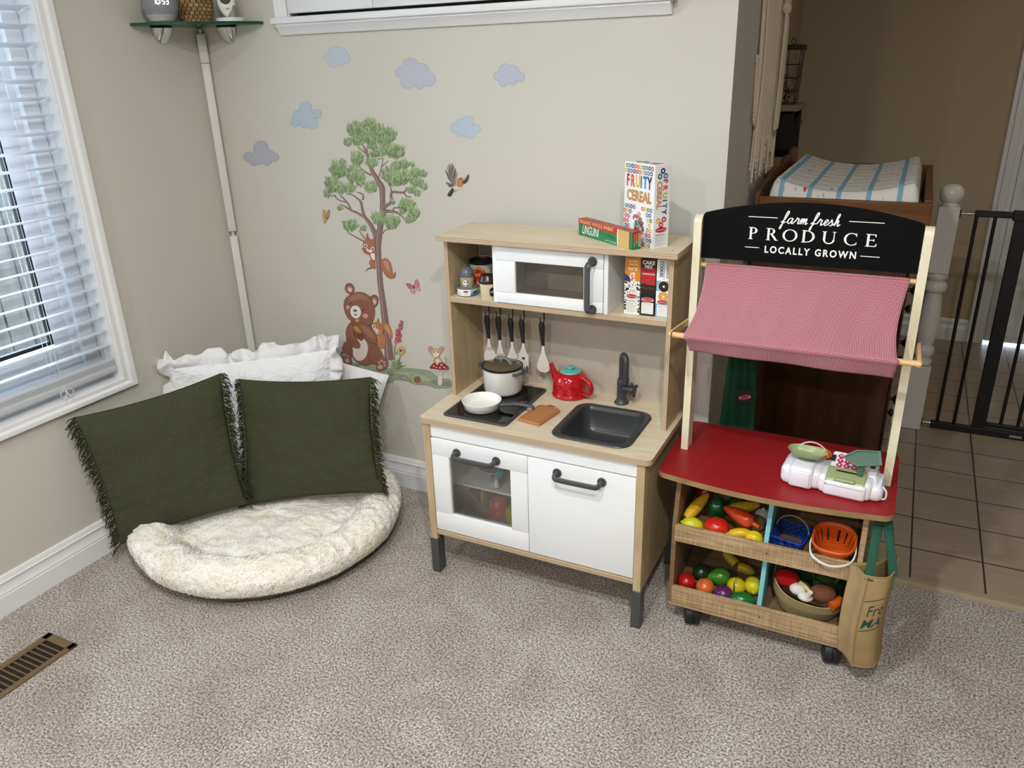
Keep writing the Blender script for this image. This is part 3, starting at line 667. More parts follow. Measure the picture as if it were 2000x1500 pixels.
# bird
d = Dec(450, 50, 3.3333); d.h = .0006
d.blob([(1445,1058),(1458,1068),(1445,1095),(1433,1112),(1414,1104),(1425,1085)], '#3d3a3a', '#222222', 4)
d.blob([(1455,1050),(1490,1025),(1512,1040),(1500,1058),(1475,1072),(1458,1072)], '#d2c3b8', '#8c7b70', 4)
for i in range(8):
    f = i/7; tx, ty = 1400+f*78, 985-95*sin(f*2.2+.5)+f*10; d.line([(1462-8*(1-f), 1040), ((1462+tx)/2-6, (1040+ty)/2), (tx, ty)], ['#5b5550', '#8d857e'][i % 2], [10, 17, 4]); d.h += .00005
for i in range(5): d.line([(1455, 1040), (1402+i*6, 1020+i*8)], '#6b645e', [8, 5]); d.h += .00004
d.blob([(1482,1000),(1500,990),(1515,1000),(1512,1035),(1495,1050),(1478,1040)], '#bb7a45', '#8a5226', 4)
d.blob([(1512,1020),(1530,1000),(1552,970),(1548,1005),(1528,1027)], '#4a4441', '#2a2625', 4); d.el(1501, 1000, 3, 3, '#111111'); d.line([(1478,1004),(1486,1000)], '#333333', 3); d.line([(1468,1070),(1467,1084)], '#333333', 2)
d.done('bird_decal', 'orange-breasted bird wall decal flying right of the treetop')

# ================================================================== READING NOOK
def noise3(p, s=1.0): 
    from mathutils import noise
    return noise.noise(Vector(p)*s)
# plush floor bed
plush = mat('cream_plush', '#faf8f2', .95, bump=.6, bscale=120, vary='#f1ebda', vscale=12, sheen=.3, detail=5)
olive = mat('olive_cotton', '#4b4d35', .9, bump=.3, bscale=300)
bc = Vector((.452, -.468, 0)); RB = .455
t = thing('floor_cushion', 'round cream plush floor cushion with puffy rim and olive base', 'cushion', (bc.x, bc.y, 0))
PR = [(0, .088), (.08, .090), (.16, .090), (.22, .087), (.262, .082), (.290, .082), (.312, .098), (.340, .124), (.368, .138), (.398, .140), (.428, .130), (.450, .108), (.455, .080), (.445, .050), (.425, .032)]
PS = spline(PR, 9, False)
def fn(u, v):
    r_, z = PS[min(int(v*(len(PS)-1)+.5), len(PS)-1)]; a = u*2*pi
    sx = 1; rr = r_
    d = noise3((cos(a)*rr*9, sin(a)*rr*9, z*9+3))*.014+noise3((cos(a)*rr*22, sin(a)*rr*34, z*24))*.0055+noise3((cos(a)*rr*60, sin(a)*rr*60, z*60))*.004+noise3((cos(a)*rr*150, sin(a)*rr*150, z*150))*.002
    pin = max(0, 1-abs(r_-.305)/.10); d += pin*.006*sin(a*17)+(.010*sin(a*5+1)+.006*sin(a*8))*(.4 if r_ > .3 else .15)
    x, y = cos(a)*(rr+d*.7*(r_/.45)), sin(a)*(rr+d*.7*(r_/.45)); zz = z+d*(1 if z > .05 else .2)
    if a > 0:   # the far side is squashed into the corner
        x = max(x, -bc.x+.006); y = min(y, -bc.y-.020)
    return bc+Vector((x, y, zz))
b = B(); b.grid(fn, 420, len(PS)-1)
R = random.Random(21)
for i in range(42000):                       # woolly tufts of the pile
    u, v = R.random(), .02+.98*R.random()**.9; p0 = fn(u, v)
    if v < .45 and R.random() > max(.12, v/.45): continue
    e1 = (fn(min(1, u+.004), v)-p0); e2 = (fn(u, min(1, v+.02))-p0); nn = e1.cross(e2)
    if nn.length < 1e-9: continue
    nn.normalize(); nn = -nn if nn.z < 0 and v < .8 else nn
    if v >= .8 and nn.dot(p0-bc) < 0: nn = -nn
    e1 = (e1.normalized() if e1.length > 1e-7 else nn.orthogonal()); e2 = nn.cross(e1); a = R.uniform(0, 2*pi); d = e1*cos(a)+e2*sin(a); sd_ = nn.cross(d)
    l = R.uniform(.004, .008); w_ = R.uniform(.0012, .0022); k = p0-nn*.001
    b.add([k-sd_*w_, k+sd_*w_, k+d*l*.6+nn*l*.45+sd_*w_*.8, k+d*l+nn*l*.30, k+d*l*.6+nn*l*.45-sd_*w_*.8], [(0, 1, 2, 3, 4)])
b.build('plush_top', plush, t, smooth=60)
b = B()
def fn2(u, v):
    a = u*2*pi; k = [(.0, .004), (.38, .004), (.415, .012), (.428, .026), (.420, .036)][int(v*4+.5)]
    x, y = k[0]*cos(a), k[0]*sin(a); return bc+Vector((max(x, -bc.x+.01), min(y, -bc.y-.022), k[1]+.0015*sin(a*23)))
b.grid(fn2, 120, 4); b.build('base', olive, t, weld=.0001)

gauze = mat('green_gauze', '#4b5039', .95, spec=.1)
n, L, p = nodes_of(gauze); tc = n.new('ShaderNodeTexCoord'); hs = []
for ax, sc in ((0, 105), (1, 130)):
    sx = n.new('ShaderNodeSeparateXYZ'); L.new(tc.outputs['UV'], sx.inputs[0]); ns = n.new('ShaderNodeTexNoise'); ns.inputs['Scale'].default_value = 9; ns.inputs['Detail'].default_value = 3
    mp = n.new('ShaderNodeMapping'); mp.inputs['Scale'].default_value = (3, 1, 1) if ax else (1, 3, 1); L.new(tc.outputs['UV'], mp.inputs[0]); L.new(mp.outputs[0], ns.inputs[0])
    q = mathn(n, L, 'MULTIPLY_ADD', ns.outputs[0], .035, sx.outputs[ax]); hs.append(mathn(n, L, 'SINE', mathn(n, L, 'MULTIPLY', q, 6.283*sc/2)))
ns = n.new('ShaderNodeTexNoise'); ns.inputs['Scale'].default_value = 5; L.new(tc.outputs['UV'], ns.inputs[0])
h = mathn(n, L, 'ADD', mathn(n, L, 'MULTIPLY', hs[0], .35), hs[1]); bp = n.new('ShaderNodeBump'); bp.inputs['Strength'].default_value = .75; bp.inputs['Distance'].default_value = .0012; L.new(h, bp.inputs['Height']); L.new(bp.outputs[0], p.inputs['Normal'])
L.new(mixc(n, L, mathn(n, L, 'MULTIPLY_ADD', h, .15, .5), '#40432f', '#50533e'), p.inputs['Base Color'])
fringe = mat('green_fringe', '#383c26', .95, spec=.08)

def pillow(name, label, cn, thick, m, group=None, edge_in=.022, nu=48, lump=.006, seed=0, cat='cushion', back=1):
    """cn: BL, BR, TR, TL corners in world"""
    BL, BR, TR, TL = [Vector(c) for c in cn]; c = (BL+BR+TR+TL)/4; nrm = ((BR-BL).cross(TL-BL)).normalized()
    if nrm.y > 0: nrm = -nrm
    t = thing(name, label, cat, (c.x, c.y, min(BL.z, BR.z)), 0, group)
    def surf(sg):
        def f(u, v):
            e = 1-(1-(2*u-1)**2)*(1-(2*v-1)**2)
            # edges bow inwards between the corners
            uu = u+(edge_in*(1-2*u))*(4*v*(1-v)); vv = v+(edge_in*(1-2*v))*(4*u*(1-u))
            P = (BL*(1-uu)+BR*uu)*(1-vv)+(TL*(1-uu)+TR*uu)*vv
            h = max(0, (1-(2*u-1)**4)*(1-(2*v-1)**4))**.5
            h *= .62+.38*(1-(2*u-1)**2)*(1-(2*v-1)**2)
            w_ = noise3((u*4+seed, v*4, sg), 1)*lump*2+noise3((u*11+seed, v*11, sg), 1)*lump*.7
            edge = max(0, 1-min(u, 1-u)/.16); w_ += edge*.0035*sin(v*75+3*sin(v*9+seed))*(h > .05)
            return P+nrm*(sg*(h*thick+w_*min(1, h*2)))
        return f
    b = B(); b.grid(surf(1), nu, nu); b.grid(surf(-back), nu, nu)
    return t, b, (BL, BR, TR, TL, nrm), surf
def fringe_edge(t, A, C, nrm, out, n=64, seed=1, ln=.034, inw=.02):
    R = random.Random(seed); b = B(); A = Vector(A); C = Vector(C); out = Vector(out).normalized(); al = (C-A).normalized()
    for i in range(n):
        f = (i+.5)/n; P = A.lerp(C, f)-out*(inw*4*f*(1-f))
        for k in range(3):
            d = out*R.uniform(.6, 1.1)+al*R.uniform(-.6, .6)+nrm*R.uniform(-.35, .55)+Vector((0, 0, -.45))
            l = ln*R.uniform(.7, 1.25); bend = al*R.uniform(-.5, .5)+nrm*R.uniform(-.4, .4)+Vector((0, 0, -.5))
            p0 = P+al*R.uniform(-.003, .003); p1 = p0+d*l*.5; p2 = p1+(d*.4+bend*.7)*l*.6
            b.tube([p0, p0.lerp(p1, .55)+nrm*.002, p1, p2], [.0016, .0019, .0017, .0010], 5)
    return b.build('fringe', fringe, t)
# left green cushion
cn = [PY(-.83, 235, 1065), PY(-.535, 483, 985), PY(-.43, 432, 728), PY(-.825, 142, 815)]
cn[0] = Vector((max(cn[0].x, .075), cn[0].y, cn[0].z)); cn[3] = Vector((max(cn[3].x, .04), cn[3].y, cn[3].z))
t, b, (BL, BR, TR, TL, nrm), sf = pillow('throw_pillow', 'dark green fringed throw pillow on the left, tilted against the wall under the window', cn, .055, gauze, 'green gauze pillows', .03, 56, .006, 2)
b.build('cover', gauze, t, smooth=80, weld=.0002)
fringe_edge(t, BL, TL, nrm, TL-TR, 60, 3, inw=.012); fringe_edge(t, BR, TR, nrm, TR-TL, 60, 4, inw=.012)
# right green cushion
cn = [PY(-.50, 478, 988), PY(-.31, 746, 962), PY(-.155, 724, 736), PY(-.36, 466, 740)]
t, b, (BL, BR, TR, TL, nrm), sf = pillow('throw_pillow', 'dark green fringed throw pillow on the right, upright near the bear decal', cn, .055, gauze, 'green gauze pillows', .03, 56, .006, 7)
b.build('cover', gauze, t, smooth=80, weld=.0002)
fringe_edge(t, BL, TL, nrm, TL-TR, 60, 5, .026, .012); fringe_edge(t, BR, TR, nrm, TR-TL, 60, 6, inw=.012)

# big white ruffled pillow behind them
quilt = mat('white_quilted_cotton', '#f0f1f4', .9, sheen=.3, bump=.5, bscale=28, coords='UV')
n, L, p = nodes_of(quilt); vo = n.new('ShaderNodeTexVoronoi'); vo.feature = 'SMOOTH_F1'; vo.inputs['Scale'].default_value = 26; ns = n.new('ShaderNodeTexNoise'); ns.inputs['Scale'].default_value = 7; tc = n.new('ShaderNodeTexCoord')
va = n.new('ShaderNodeVectorMath'); va.operation = 'MULTIPLY_ADD'; L.new(ns.outputs[1], va.inputs[0]); va.inputs[1].default_value = (.25, .25, .25); L.new(tc.outputs['UV'], va.inputs[2]); L.new(tc.outputs['UV'], ns.inputs[0]); L.new(va.outputs[0], vo.inputs[0])
bp = n.new('ShaderNodeBump'); bp.inputs['Strength'].default_value = .9; bp.inputs['Distance'].default_value = .006; L.new(vo.outputs[0], bp.inputs['Height']); L.new(bp.outputs[0], p.inputs['Normal'])
linen = mat('white_ruffle_cotton', '#ebebee', .85, sheen=.2)
A = Vector((.075, -.50, .13)); Bq = Vector((.54, -.195, .13)); Cq = Vector((.505, -.115, .580)); Dq = Vector((.055, -.43, .555))
t, b, (BL, BR, TR, TL, nrm), sf = pillow('pillow', 'big white quilted pillow with ruffled edge behind the two green pillows', [A, Bq, Cq, Dq], .052, quilt, None, .012, 60, .009, 11, 'pillow', .7)
b.build('cover', quilt, t, smooth=80, weld=.0002)
b = B()
def ruffle(P0, P1, outd, w0, n_=90, seed=0):
    L_ = (P1-P0).length; al = (P1-P0)/L_
    def f(u, v):
        s_ = u*L_; ph = s_*75+3*sin(s_*21+seed)+seed; amp = .017*v
        wv = w0*(1+.28*sin(s_*33+seed*2)+.18*sin(s_*71+1.3*seed))
        nz = noise3((s_*22+seed*5, v*1.5, seed))
        wv = min(wv*(1+max(-.35, min(.3, .45*nz))), w0*1.22)
        return P0.lerp(P1, u)-outd*.012*(4*u*(1-u))+outd*(wv*v)+nrm*(amp*sin(ph+2*nz)+.006*sin(v*4)+.010*v*noise3((s_*60, v*3, seed+9)))+al*(.010*v*sin(ph*.5+1)+.008*v*noise3((s_*40, v*2, seed+3)))
    b.grid(f, n_, 8)
upd = ((TL-BL).normalized()); sd = ((TR-TL).normalized())
ruffle(TL-sd*.035, TR+sd*.03, upd, .050, 220, 1); ruffle(BL, TL+upd*.035, -sd, .050, 160, 2); ruffle(BR, TR+upd*.03, sd, .040, 110, 4)
b.build('ruffle', linen, t, smooth=80, solid=.0012)
# plain white pillow seen just above the right green one
cn = [(.45, -.125, .20), (.61, -.075, .22), (.695, -.032, .475), (.45, -.030, .50)]
t, b, _, _ = pillow('pillow', 'plain white pillow end peeking out behind the right green pillow', cn, .022, linen, None, .01, 30, .003, 5, 'pillow', .2)
b.build('cover', linen, t, smooth=80, weld=.0002)

# ================================================================== CORNER SHELF
t = thing('corner_shelf', 'green-edged glass corner shelf on chrome brackets', 'shelf', (.10, -.10, 1.676))
gz = 1.670
out = [(.001, -.001), (.001, -.290), (.02, -.296)] + [(x, y) for x, y in spline([(.02, -.296), (.12, -.245), (.215, -.16), (.298, -.03)], 6, False)][1:] + [(.294, -.001)]
b = B(); b.prism(out, 2, gz, gz+.0085, 0, 1); b.build('glass_panel', [M['shelfglass'], M['glassedge']], t, smooth=0)
def bracket(c, nrm, tan):
    b = B(); c = Vector(c); nrm = Vector(nrm); tan = Vector(tan)
    def f(u, v):
        a = pi*(u-.5); hw = .037*(1-v)**.45*cos(0)+.006; dep = .038*(1-v)**.8+.003
        return c+tan*(hw*sin(a))+nrm*(dep*cos(a))+Vector((0, 0, -.0045-v*.050))
    b.grid(f, 16, 10); b.poly([f(i/16, 0) for i in range(17)]); b.poly([f(i/16, 1) for i in range(17)])
    b.build('bracket', M['chrome'], t, smooth=60)
    b = B(); b.prism([(c.x+tan.x*.036*sin(a)+nrm.x*(.037*cos(a)), c.y+tan.y*.036*sin(a)+nrm.y*(.037*cos(a))) for a in [pi*(i/12-.5) for i in range(13)]], 2, gz-.0045, gz-.0005); b.build('rubber_pad', M['black'], t)
bracket((.001, -.172, gz), (1, 0, 0), (0, 1, 0)); bracket((.131, -.001, gz), (0, -1, 0), (1, 0, 0))
# smart speaker with clock
spk = mat('speaker_grey_fabric', '#8f9299', .85, bump=.35, bscale=900, vary='#7f828a', vscale=300); spb = mat('speaker_grey_base', '#b3b3b0', .5)
c = Vector((.076, -.226, gz+.0085)); t = thing('smart_speaker', 'grey fabric ball speaker with lit clock at the left of the glass shelf', 'speaker', c)
r_ = .056; zc = .050
pr = [(.028, 0), (.037, .003), (.039, .006)]+[(r_*sin(rad(a)), zc-r_*cos(rad(a))) for a in range(48, 61, 4)]
b = B(); b.lathe(pr, c, 40); b.build('base', spb, t, smooth=50)
pr = [(r_*sin(rad(a)), zc-r_*cos(rad(a))) for a in range(60, 181, 5)]
b = B(); b.lathe(pr, c, 40); b.build('fabric_shell', spk, t, smooth=60)
glow = mat('clock_digits', '#eef3ff', .5, emit=2.5)
d = (CAM_P-(c+Vector((0, 0, zc)))).normalized(); d.z = .12; d = (Matrix.Rotation(rad(4), 3, 'Z')@d).normalized(); ux = Vector((-d.y, d.x, 0)).normalized(); uy = d.cross(ux).normalized()
def seg(b, ch, x0, w_, h, W_):
    S = {'0': 'abcdef', '1': 'bc', '5': 'afgcd', '3': 'abgcd'}[ch]; g = .0022
    R = dict(a=(0, h, w_, h), d=(0, 0, w_, 0), g=(0, h/2, w_, h/2), b=(w_, h/2, w_, h), c=(w_, 0, w_, h/2), f=(0, h/2, 0, h), e=(0, 0, 0, h/2))
    for k in S:
        xa, ya, xb, yb = R[k]; q = g/2; hor = ya == yb
        pts = [(xa+(.0012 if hor else -q), ya+(-q if hor else .0006)), (xb-(.0012 if hor else -q), ya+(-q if hor else .0006)), (xb-(.0012 if hor else -q), yb+(q if hor else -.0006)), (xa+(.0012 if hor else -q), yb+(q if hor else -.0006))]
        b.poly([W_(x0+px, py) for px, py in pts])
def WS(x, y):
    sh_ = x+y*.05; p = c+Vector((0, 0, zc))+ux*sh_+uy*(y-.006); q = p-(c+Vector((0, 0, zc))); q = q+d*sqrt(max(0, (r_+.0006)**2-q.length_squared)); return c+Vector((0, 0, zc))+q
b = B(); h = .0165; x = -.022
for ch in '10':
    seg(b, ch, x, .0075, h, WS); x += .0105 if ch == '0' else .0113
b.poly([WS(x+.0008+px, .0045+py) for px, py in ((0, 0), (.002, 0), (.002, .002), (0, .002))]); b.poly([WS(x+.0008+px, .0105+py) for px, py in ((0, 0), (.002, 0), (.002, .002), (0, .002))]); x += .0052
for ch in '53': seg(b, ch, x, .0075, h, WS); x += .0110
b.build('clock_display', glow, t, smooth=0)
# woven basket
wv = mat('woven_seagrass', '#b79a68', .75)
n, L, p = nodes_of(wv); tc = n.new('ShaderNodeTexCoord'); br = n.new('ShaderNodeTexBrick'); br.inputs['Scale'].default_value = 1; br.inputs['Brick Width'].default_value = .045; br.inputs['Row Height'].default_value = .115; br.inputs['Mortar Size'].default_value = .006; br.inputs['Mortar Smooth'].default_value = 1
br.inputs['Color1'].default_value = lin('#b39461'); br.inputs['Color2'].default_value = lin('#84673d'); br.inputs['Mortar'].default_value = lin('#3c2712'); L.new(tc.outputs['UV'], br.inputs[0]); L.new(br.outputs[0], p.inputs['Base Color'])
bp = n.new('ShaderNodeBump'); bp.invert = True; bp.inputs['Strength'].default_value = 1; bp.inputs['Distance'].default_value = .003; L.new(br.outputs[1], bp.inputs['Height']); L.new(bp.outputs[0], p.inputs['Normal'])
c = Vector((.103, -.110, gz+.0085)); b = B()
def fb(u, v):
    a = u*2*pi; k = v*.10; rr = .045+.015*sin(min(1, k/.07)*pi/2)+.0018*sin(a*22+(int(v*9) % 2)*pi); return c+Vector((rr*cos(a), rr*sin(a), k))
b.grid(fb, 132, 36); b.lathe([(.0, .002), (.045, .002)], c, 24); tag(b.build('woven_basket', wv, smooth=60, origin=c), 'brown woven seagrass basket in the middle of the glass shelf', 'basket')
# baby camera
c = Vector((.203, -.056, gz+.0085)); t = thing('baby_camera', 'white nursery camera on round foot at the right of the glass shelf', 'camera', c)
b = B(); b.lathe([(.044, 0), (.046, .002), (.046, .010), (.043, .013), (.012, .0145)], c, 36); b.build('foot', M['wplast'], t)
b = B(); b.cyl(c+Vector((.006, .006, .01)), c+Vector((.008, .008, .05)), .016, .013, 20); b.build('neck', mat('camera_grey', '#8d8b86', .4), t)
d = (CAM_P-c).normalized(); d.z = 0; d.normalize(); F_ = frame(c+Vector((-.004, -.004, .058)), Vector((-d.y, d.x, 0)), (0, 0, 1))
b = B(); b.T = F_@Matrix.Rotation(rad(8), 4, 'Z'); b.ell((0, 0, 0), (.028, .044, .017), 0, 28, 18); b.build('head', M['wplast'], t, smooth=60)
b = B(); b.T = F_@Matrix.Rotation(rad(8), 4, 'Z'); b.lathe([(.017, .0), (.017, .0035), (.015, .005)], (0, .012, .0135), 28); b.build('lens', M['black'], t)
b = B(); b.text('vtech', .0072, F_@Matrix.Rotation(rad(8), 4, 'Z')@Matrix.Translation((0, -.020, .0158)), bold=.01); b.build('lettering', M['black'], t, smooth=0)

# ================================================================== PLAY KITCHEN
KX, KX1, KY, HC = 1.0925, 1.8125, -.448, .552
kt = thing('play_kitchen', 'toy play kitchen of light plywood with white doors, sink and upper shelf', 'play kitchen', (1.4525, -.25, 0))
def bd(name, q, m=None, p=None, bev=.0012, **k):
    b = B(); b.box(*q); return b.build(name, m or M['ply'], p or kt, bevel=bev, **k)
# counter with cut-outs for hob and sink is one board; hob and sink drop into it
hob = (1.153, 1.368, -.409, -.108); snk = (1.500, 1.737, -.413, -.158)
b = B(); xs = [KX, snk[0]+.008, snk[1]-.008, KX1]; o = rrect(KX, KX1, KY, -.05, .018, 5)
bm = bmesh.new()
outer = [bm.verts.new((x, y, HC)) for x, y in o]; inner = [bm.verts.new((x, y, HC)) for x, y in rrect(snk[0]+.006, snk[1]-.006, snk[2]+.006, snk[3]-.006, .04, 5)]
ed = [bm.edges.new((outer[i], outer[(i+1) % len(outer)])) for i in range(len(outer))]+[bm.edges.new((inner[i], inner[(i+1) % len(inner)])) for i in range(len(inner))]
bmesh.ops.triangle_fill(bm, use_beauty=True, use_dissolve=False, edges=ed)
r_ = bmesh.ops.extrude_face_region(bm, geom=bm.faces[:]); nv = [v for v in r_['geom'] if isinstance(v, bmesh.types.BMVert)]
for v in nv: v.co.z -= .0165
bm.normal_update(); b.bm(bm)
b.m = [1 if abs((b.v[f[1]]-b.v[f[0]]).cross(b.v[f[2]]-b.v[f[0]]).normalized().z) < .5 else 0 for f in b.f]
b.build('countertop', [M['ply'], M['edge']], kt, smooth=0)
# lower carcass
for x0, x1 in ((1.1015, 1.1250), (1.7727, 1.7955)):
    b = B(); b.box(x0, x1, -.440, -.424, .10, .5350); b.build('front_stile', M['plyside'], kt, bevel=.001)
bd('side_panel', (1.1020, 1.1150, -.424, -.065, .125, .5350), M['plyside']); bd('side_panel', (1.7825, 1.7955, -.424, -.065, .125, .5350), M['plyside'])
bd('bottom_panel', (1.1255, 1.7722, -.439, -.065, .147, .162), M['edge'])
bd('oven_bounce_sheet', (1.1155, 1.1166, -.42, -.071, .163, .53), M['white'], bev=0)  # thin white sheet added to bounce light inside the oven
bd('divider', (1.4430, 1.4550, -.42, -.065, .163, .535), M['white']); bd('lower_back', (1.117, 1.782, -.070, -.066, .163, .535), M['offwhite'], bev=0)
bd('fascia', (1.1257, 1.7720, -.436, -.422, .491, .5352), M['white'])
for x0, x1 in ((1.099, 1.1275), (1.770, 1.798)):
    for y0, y1 in ((-.442, -.402), (-.100, -.062)):
        b = B(); b.box(x0, x1, y0, y1, 0, .128); b.build('leg', M['dgrey2'], kt, bevel=.002)
        if y0 > -.2: bd('rear_stile', (x0+.003, x1-.003, y0+.003, y1-.003, .10, .535), M['plyside'])
def handle(par, c, L_, ax, nrm=-1):
    """bow handle with round roses; c centre on the door face, ax 'x' or 'z'"""
    b = B(); c = Vector(c); h = L_/2
    d = Vector((1, 0, 0)) if ax == 'x' else Vector((0, 0, 1)); o_ = Vector((0, -1, 0)); sd = Vector((0, 0, -1)) if ax == 'x' else Vector((-1, 0, 0))
    for s_ in (-1, 1): b.cyl(c+d*(h*s_), c+d*(h*s_)+o_*.004, .0135, .0128, 24); b.cyl(c+d*(h*s_)+o_*.004, c+d*(h*s_)+o_*.018, .0065, .0065, 14)
    pts = [c-d*h+o_*.012, c-d*h+o_*.026, c-d*(h-.006)+o_*.032+sd*.002, c-d*(h-.02)+o_*.0335+sd*.003, c+d*(h-.02)+o_*.0335+sd*.003, c+d*(h-.006)+o_*.032+sd*.002, c+d*h+o_*.026, c+d*h+o_*.012]
    b.tube(spline(pts, 4, False), .0066, 14, 0, (1.42, .8), up=(0, 0, 1) if ax == 'x' else (1, 0, 0)); 
    return b.build('handle', M['dgrey2'], par, label='dark grey bow handle')
def frame_door(name, x0, x1, z0, z1, gx0, gx1, gz0, gz1, yf, th=.014):
    b = B(); b.box(x0, gx0, yf, yf+th, gz0, gz1, 0, .0012); b.box(gx1, x1, yf, yf+th, gz0, gz1, 0, .0012); b.box(x0, x1, yf, yf+th, gz1+.0006, z1, 0, .0012); b.box(x0, x1, yf, yf+th, z0, gz0-.0006, 0, .0012)
    b.box(gx0-.01, gx1+.01, yf+.003, yf+th-.002, gz1-.0, gz1+.002); b.box(gx0-.01, gx1+.01, yf+.003, yf+th-.002, gz0-.002, gz0)
    return b.build(name, M['white'], kt)
d1 = frame_door('oven_door', 1.1262, 1.4475, .1665, .4870, 1.1855, 1.3925, .2310, .4310, -.438)
b = B(); b.box(1.182, 1.396, -.4285, -.427, .228, .434); b.build('window_pane', M['smoked'], d1, smooth=0)
handle(d1, (1.2823, -.438, .4535), .133, 'x')
b = B(); b.box(1.4495, 1.7712, -.438, -.424, .1665, .4870, 0, .0012); d2 = b.build('cupboard_door', M['white'], kt)
handle(d2, (1.6082, -.438, .456), .133, 'x')
bd('oven_shelf', (1.127, 1.443, -.405, -.075, .3225, .3285), M['white'])
# upper unit
for x0, x1 in ((1.1025, 1.1150), (1.7845, 1.7970)):
    b = B(); b.box(x0, x1, -.256, -.064, HC, 1.0505)
    b.m = [1 if abs(sum((b.v[i].y for i in f))/4+.256) < .001 else 0 for f in b.f]; b.build('upper_side', [M['plyside'], M['edgex']], kt, smooth=0)
for nm, q in (('top_board', (KX, KX1, -.286, -.060, 1.0510, 1.066)), ('middle_shelf', (1.1153, 1.7842, -.258, -.064, .861, .876))):
    b = B(); b.box(*q); b.m = [0 if abs((b.v[f[1]]-b.v[f[0]]).cross(b.v[f[2]]-b.v[f[0]]).normalized().z) > .5 else 1 for f in b.f]; b.build(nm, [M['ply'], M['edge']], kt, smooth=0)
bd('splash_panel', (1.1155, 1.7840, -.0645, -.060, HC, 1.0505), M['back'], bev=0)
for x, y in ((1.107, -.25), (1.107, -.085), (1.79, -.25), (1.79, -.085)): b = B(); b.cyl((x, y, 1.0655), (x, y, 1.0664), .0025, n=10); b.build('screw_cover', M['dgrey'], kt)
for x0, x1 in ((1.2645, 1.2770), (1.6055, 1.6180)): bd('microwave_side', (x0, x1, -.258, -.068, .8763, 1.0507), M['white'])
d3 = frame_door('microwave_door', 1.2778, 1.6047, .8785, 1.0445, 1.3380, 1.5480, .9105, 1.0035, -.262)
b = B(); b.box(1.334, 1.552, -.2535, -.252, .907, 1.007); b.build('window_pane', M['smoked'], d3, smooth=0)
handle(d3, (1.5745, -.262, .9550), .135, 'z')
# hooks
HX = [PY(-.100, u, v) for u, v in ((953, 612), (975, 617), (999, 620), (1021, 624), (1060, 628))]
for i, p_ in enumerate(HX):
    x = p_.x; b = B(); b.tube([(x+.004, -.100, .8605), (x+.005, -.100, .786), (x+.005, -.104, .777), (x+.001, -.108, .773), (x-.004, -.108, .777), (x-.005, -.108, .792)], [.0024, .0024, .0022, .0022, .0022, .0016], 8); b.build('hook', M['black'], kt)
# hob
b = B(); b.prism(rrect(*hob, .014, 4), 2, HC+.0002, HC+.006); b.build('hob_rim', M['dgrey'], kt, bevel=.002)
gl = mat('hob_black_glass', '#0c0d0f', .08)
b = B(); b.prism(rrect(hob[0]+.009, hob[1]-.009, hob[2]+.009, hob[3]-.009, .006, 3), 2, HC+.004, HC+.0066); hb = b.build('hob_glass', gl, kt)
b = B()
for x, y, r_ in ((1.245, -.335, .058), (1.262, -.183, .068)):
    for rr in (r_, r_*.55):
        n_ = 48; v = [(x+q*cos(2*pi*i/n_), y+q*sin(2*pi*i/n_), HC+.0069) for q in (rr, rr-.0012) for i in range(n_)]; b.add(v, [(i, (i+1) % n_, n_+(i+1) % n_, n_+i) for i in range(n_)])
b.build('burner_ring', mat('burner_print', '#4a4c50', .4), hb, smooth=0)
b = B(); b.ell((1.338, -.238, HC+.0068), (.0045, .0045, .0004), 0, 14, 6); b.build('power_mark', mat('red_print', '#c03a30', .5), hb)
b = B(); b.cyl((1.352, -.235, HC+.0066), (1.352, -.235, HC+.0085), .006, n=16); b.cyl((1.352, -.243, HC+.0066), (1.352, -.243, HC+.0080), .004, n=12); b.build('knob', M['dgrey'], hb)
# sink
b = B(); rings = []
for ins, z, r_ in ((0, HC+.0005, .042), (.001, HC+.004, .042), (.006, HC+.0062, .040), (.014, HC+.0062, .036), (.020, HC+.003, .033), (.023, HC-.010, .031), (.030, HC-.060, .030), (.042, HC-.076, .030), (.070, HC-.080, .03)):
    rings.append([(x, y, z) for x, y in rrect(snk[0]+ins, snk[1]-ins, snk[2]+ins, snk[3]-ins, r_, 7)])
n_ = len(rings[0]); v = [p_ for rg in rings for p_ in rg]; f = [(j*n_+i, j*n_+(i+1) % n_, (j+1)*n_+(i+1) % n_, (j+1)*n_+i) for j in range(len(rings)-1) for i in range(n_)]+[list(range((len(rings)-1)*n_, len(rings)*n_))]
b.add(v, f); b.build('sink', mat('sink_dark_plastic', '#37393c', .3), kt, smooth=50)
# tap
tm = mat('tap_dark_grey', '#3c3e40', .42, bump=.05, bscale=300); c = Vector((1.617, -.112, HC))
b = B(); b.lathe([(.0225, 0), (.0225, .003), (.021, .006), (.0165, .010), (.0150, .016), (.0148, .062), (.0155, .066), (.0155, .074), (.0135, .078)], c, 32); tb = b.build('tap_body', tm, kt)
b = B(); dr = Vector((.62, -.78, 0)).normalized(); a0 = c+Vector((-.002, .002, .07)); pts = [a0, a0+Vector((0, 0, .07))]
R_ = .017
for i in range(1, 9): a = pi*i/8; pts.append(a0+Vector((0, 0, .07))+dr*(R_-R_*cos(a))+Vector((0, 0, R_*1.15*sin(a))))
e = pts[-1]; pts += [e+Vector((0, 0, -.03)), e+Vector((0, 0, -.05))]
b.tube(pts, .0088, 16); b.cyl(e+Vector((0, 0, -.045)), e+Vector((0, 0, -.066)), .0102, .0102, 20); b.build('spout', tm, kt, smooth=50)
b = B(); k = c+Vector((.010, -.006, .052)); d = Vector((1, -.25, .05)).normalized(); b.cyl(k, k+d*.022, .0118, .0118, 20); b.cyl(k+d*.022, k+d*.035, .0135, .0125, 20)
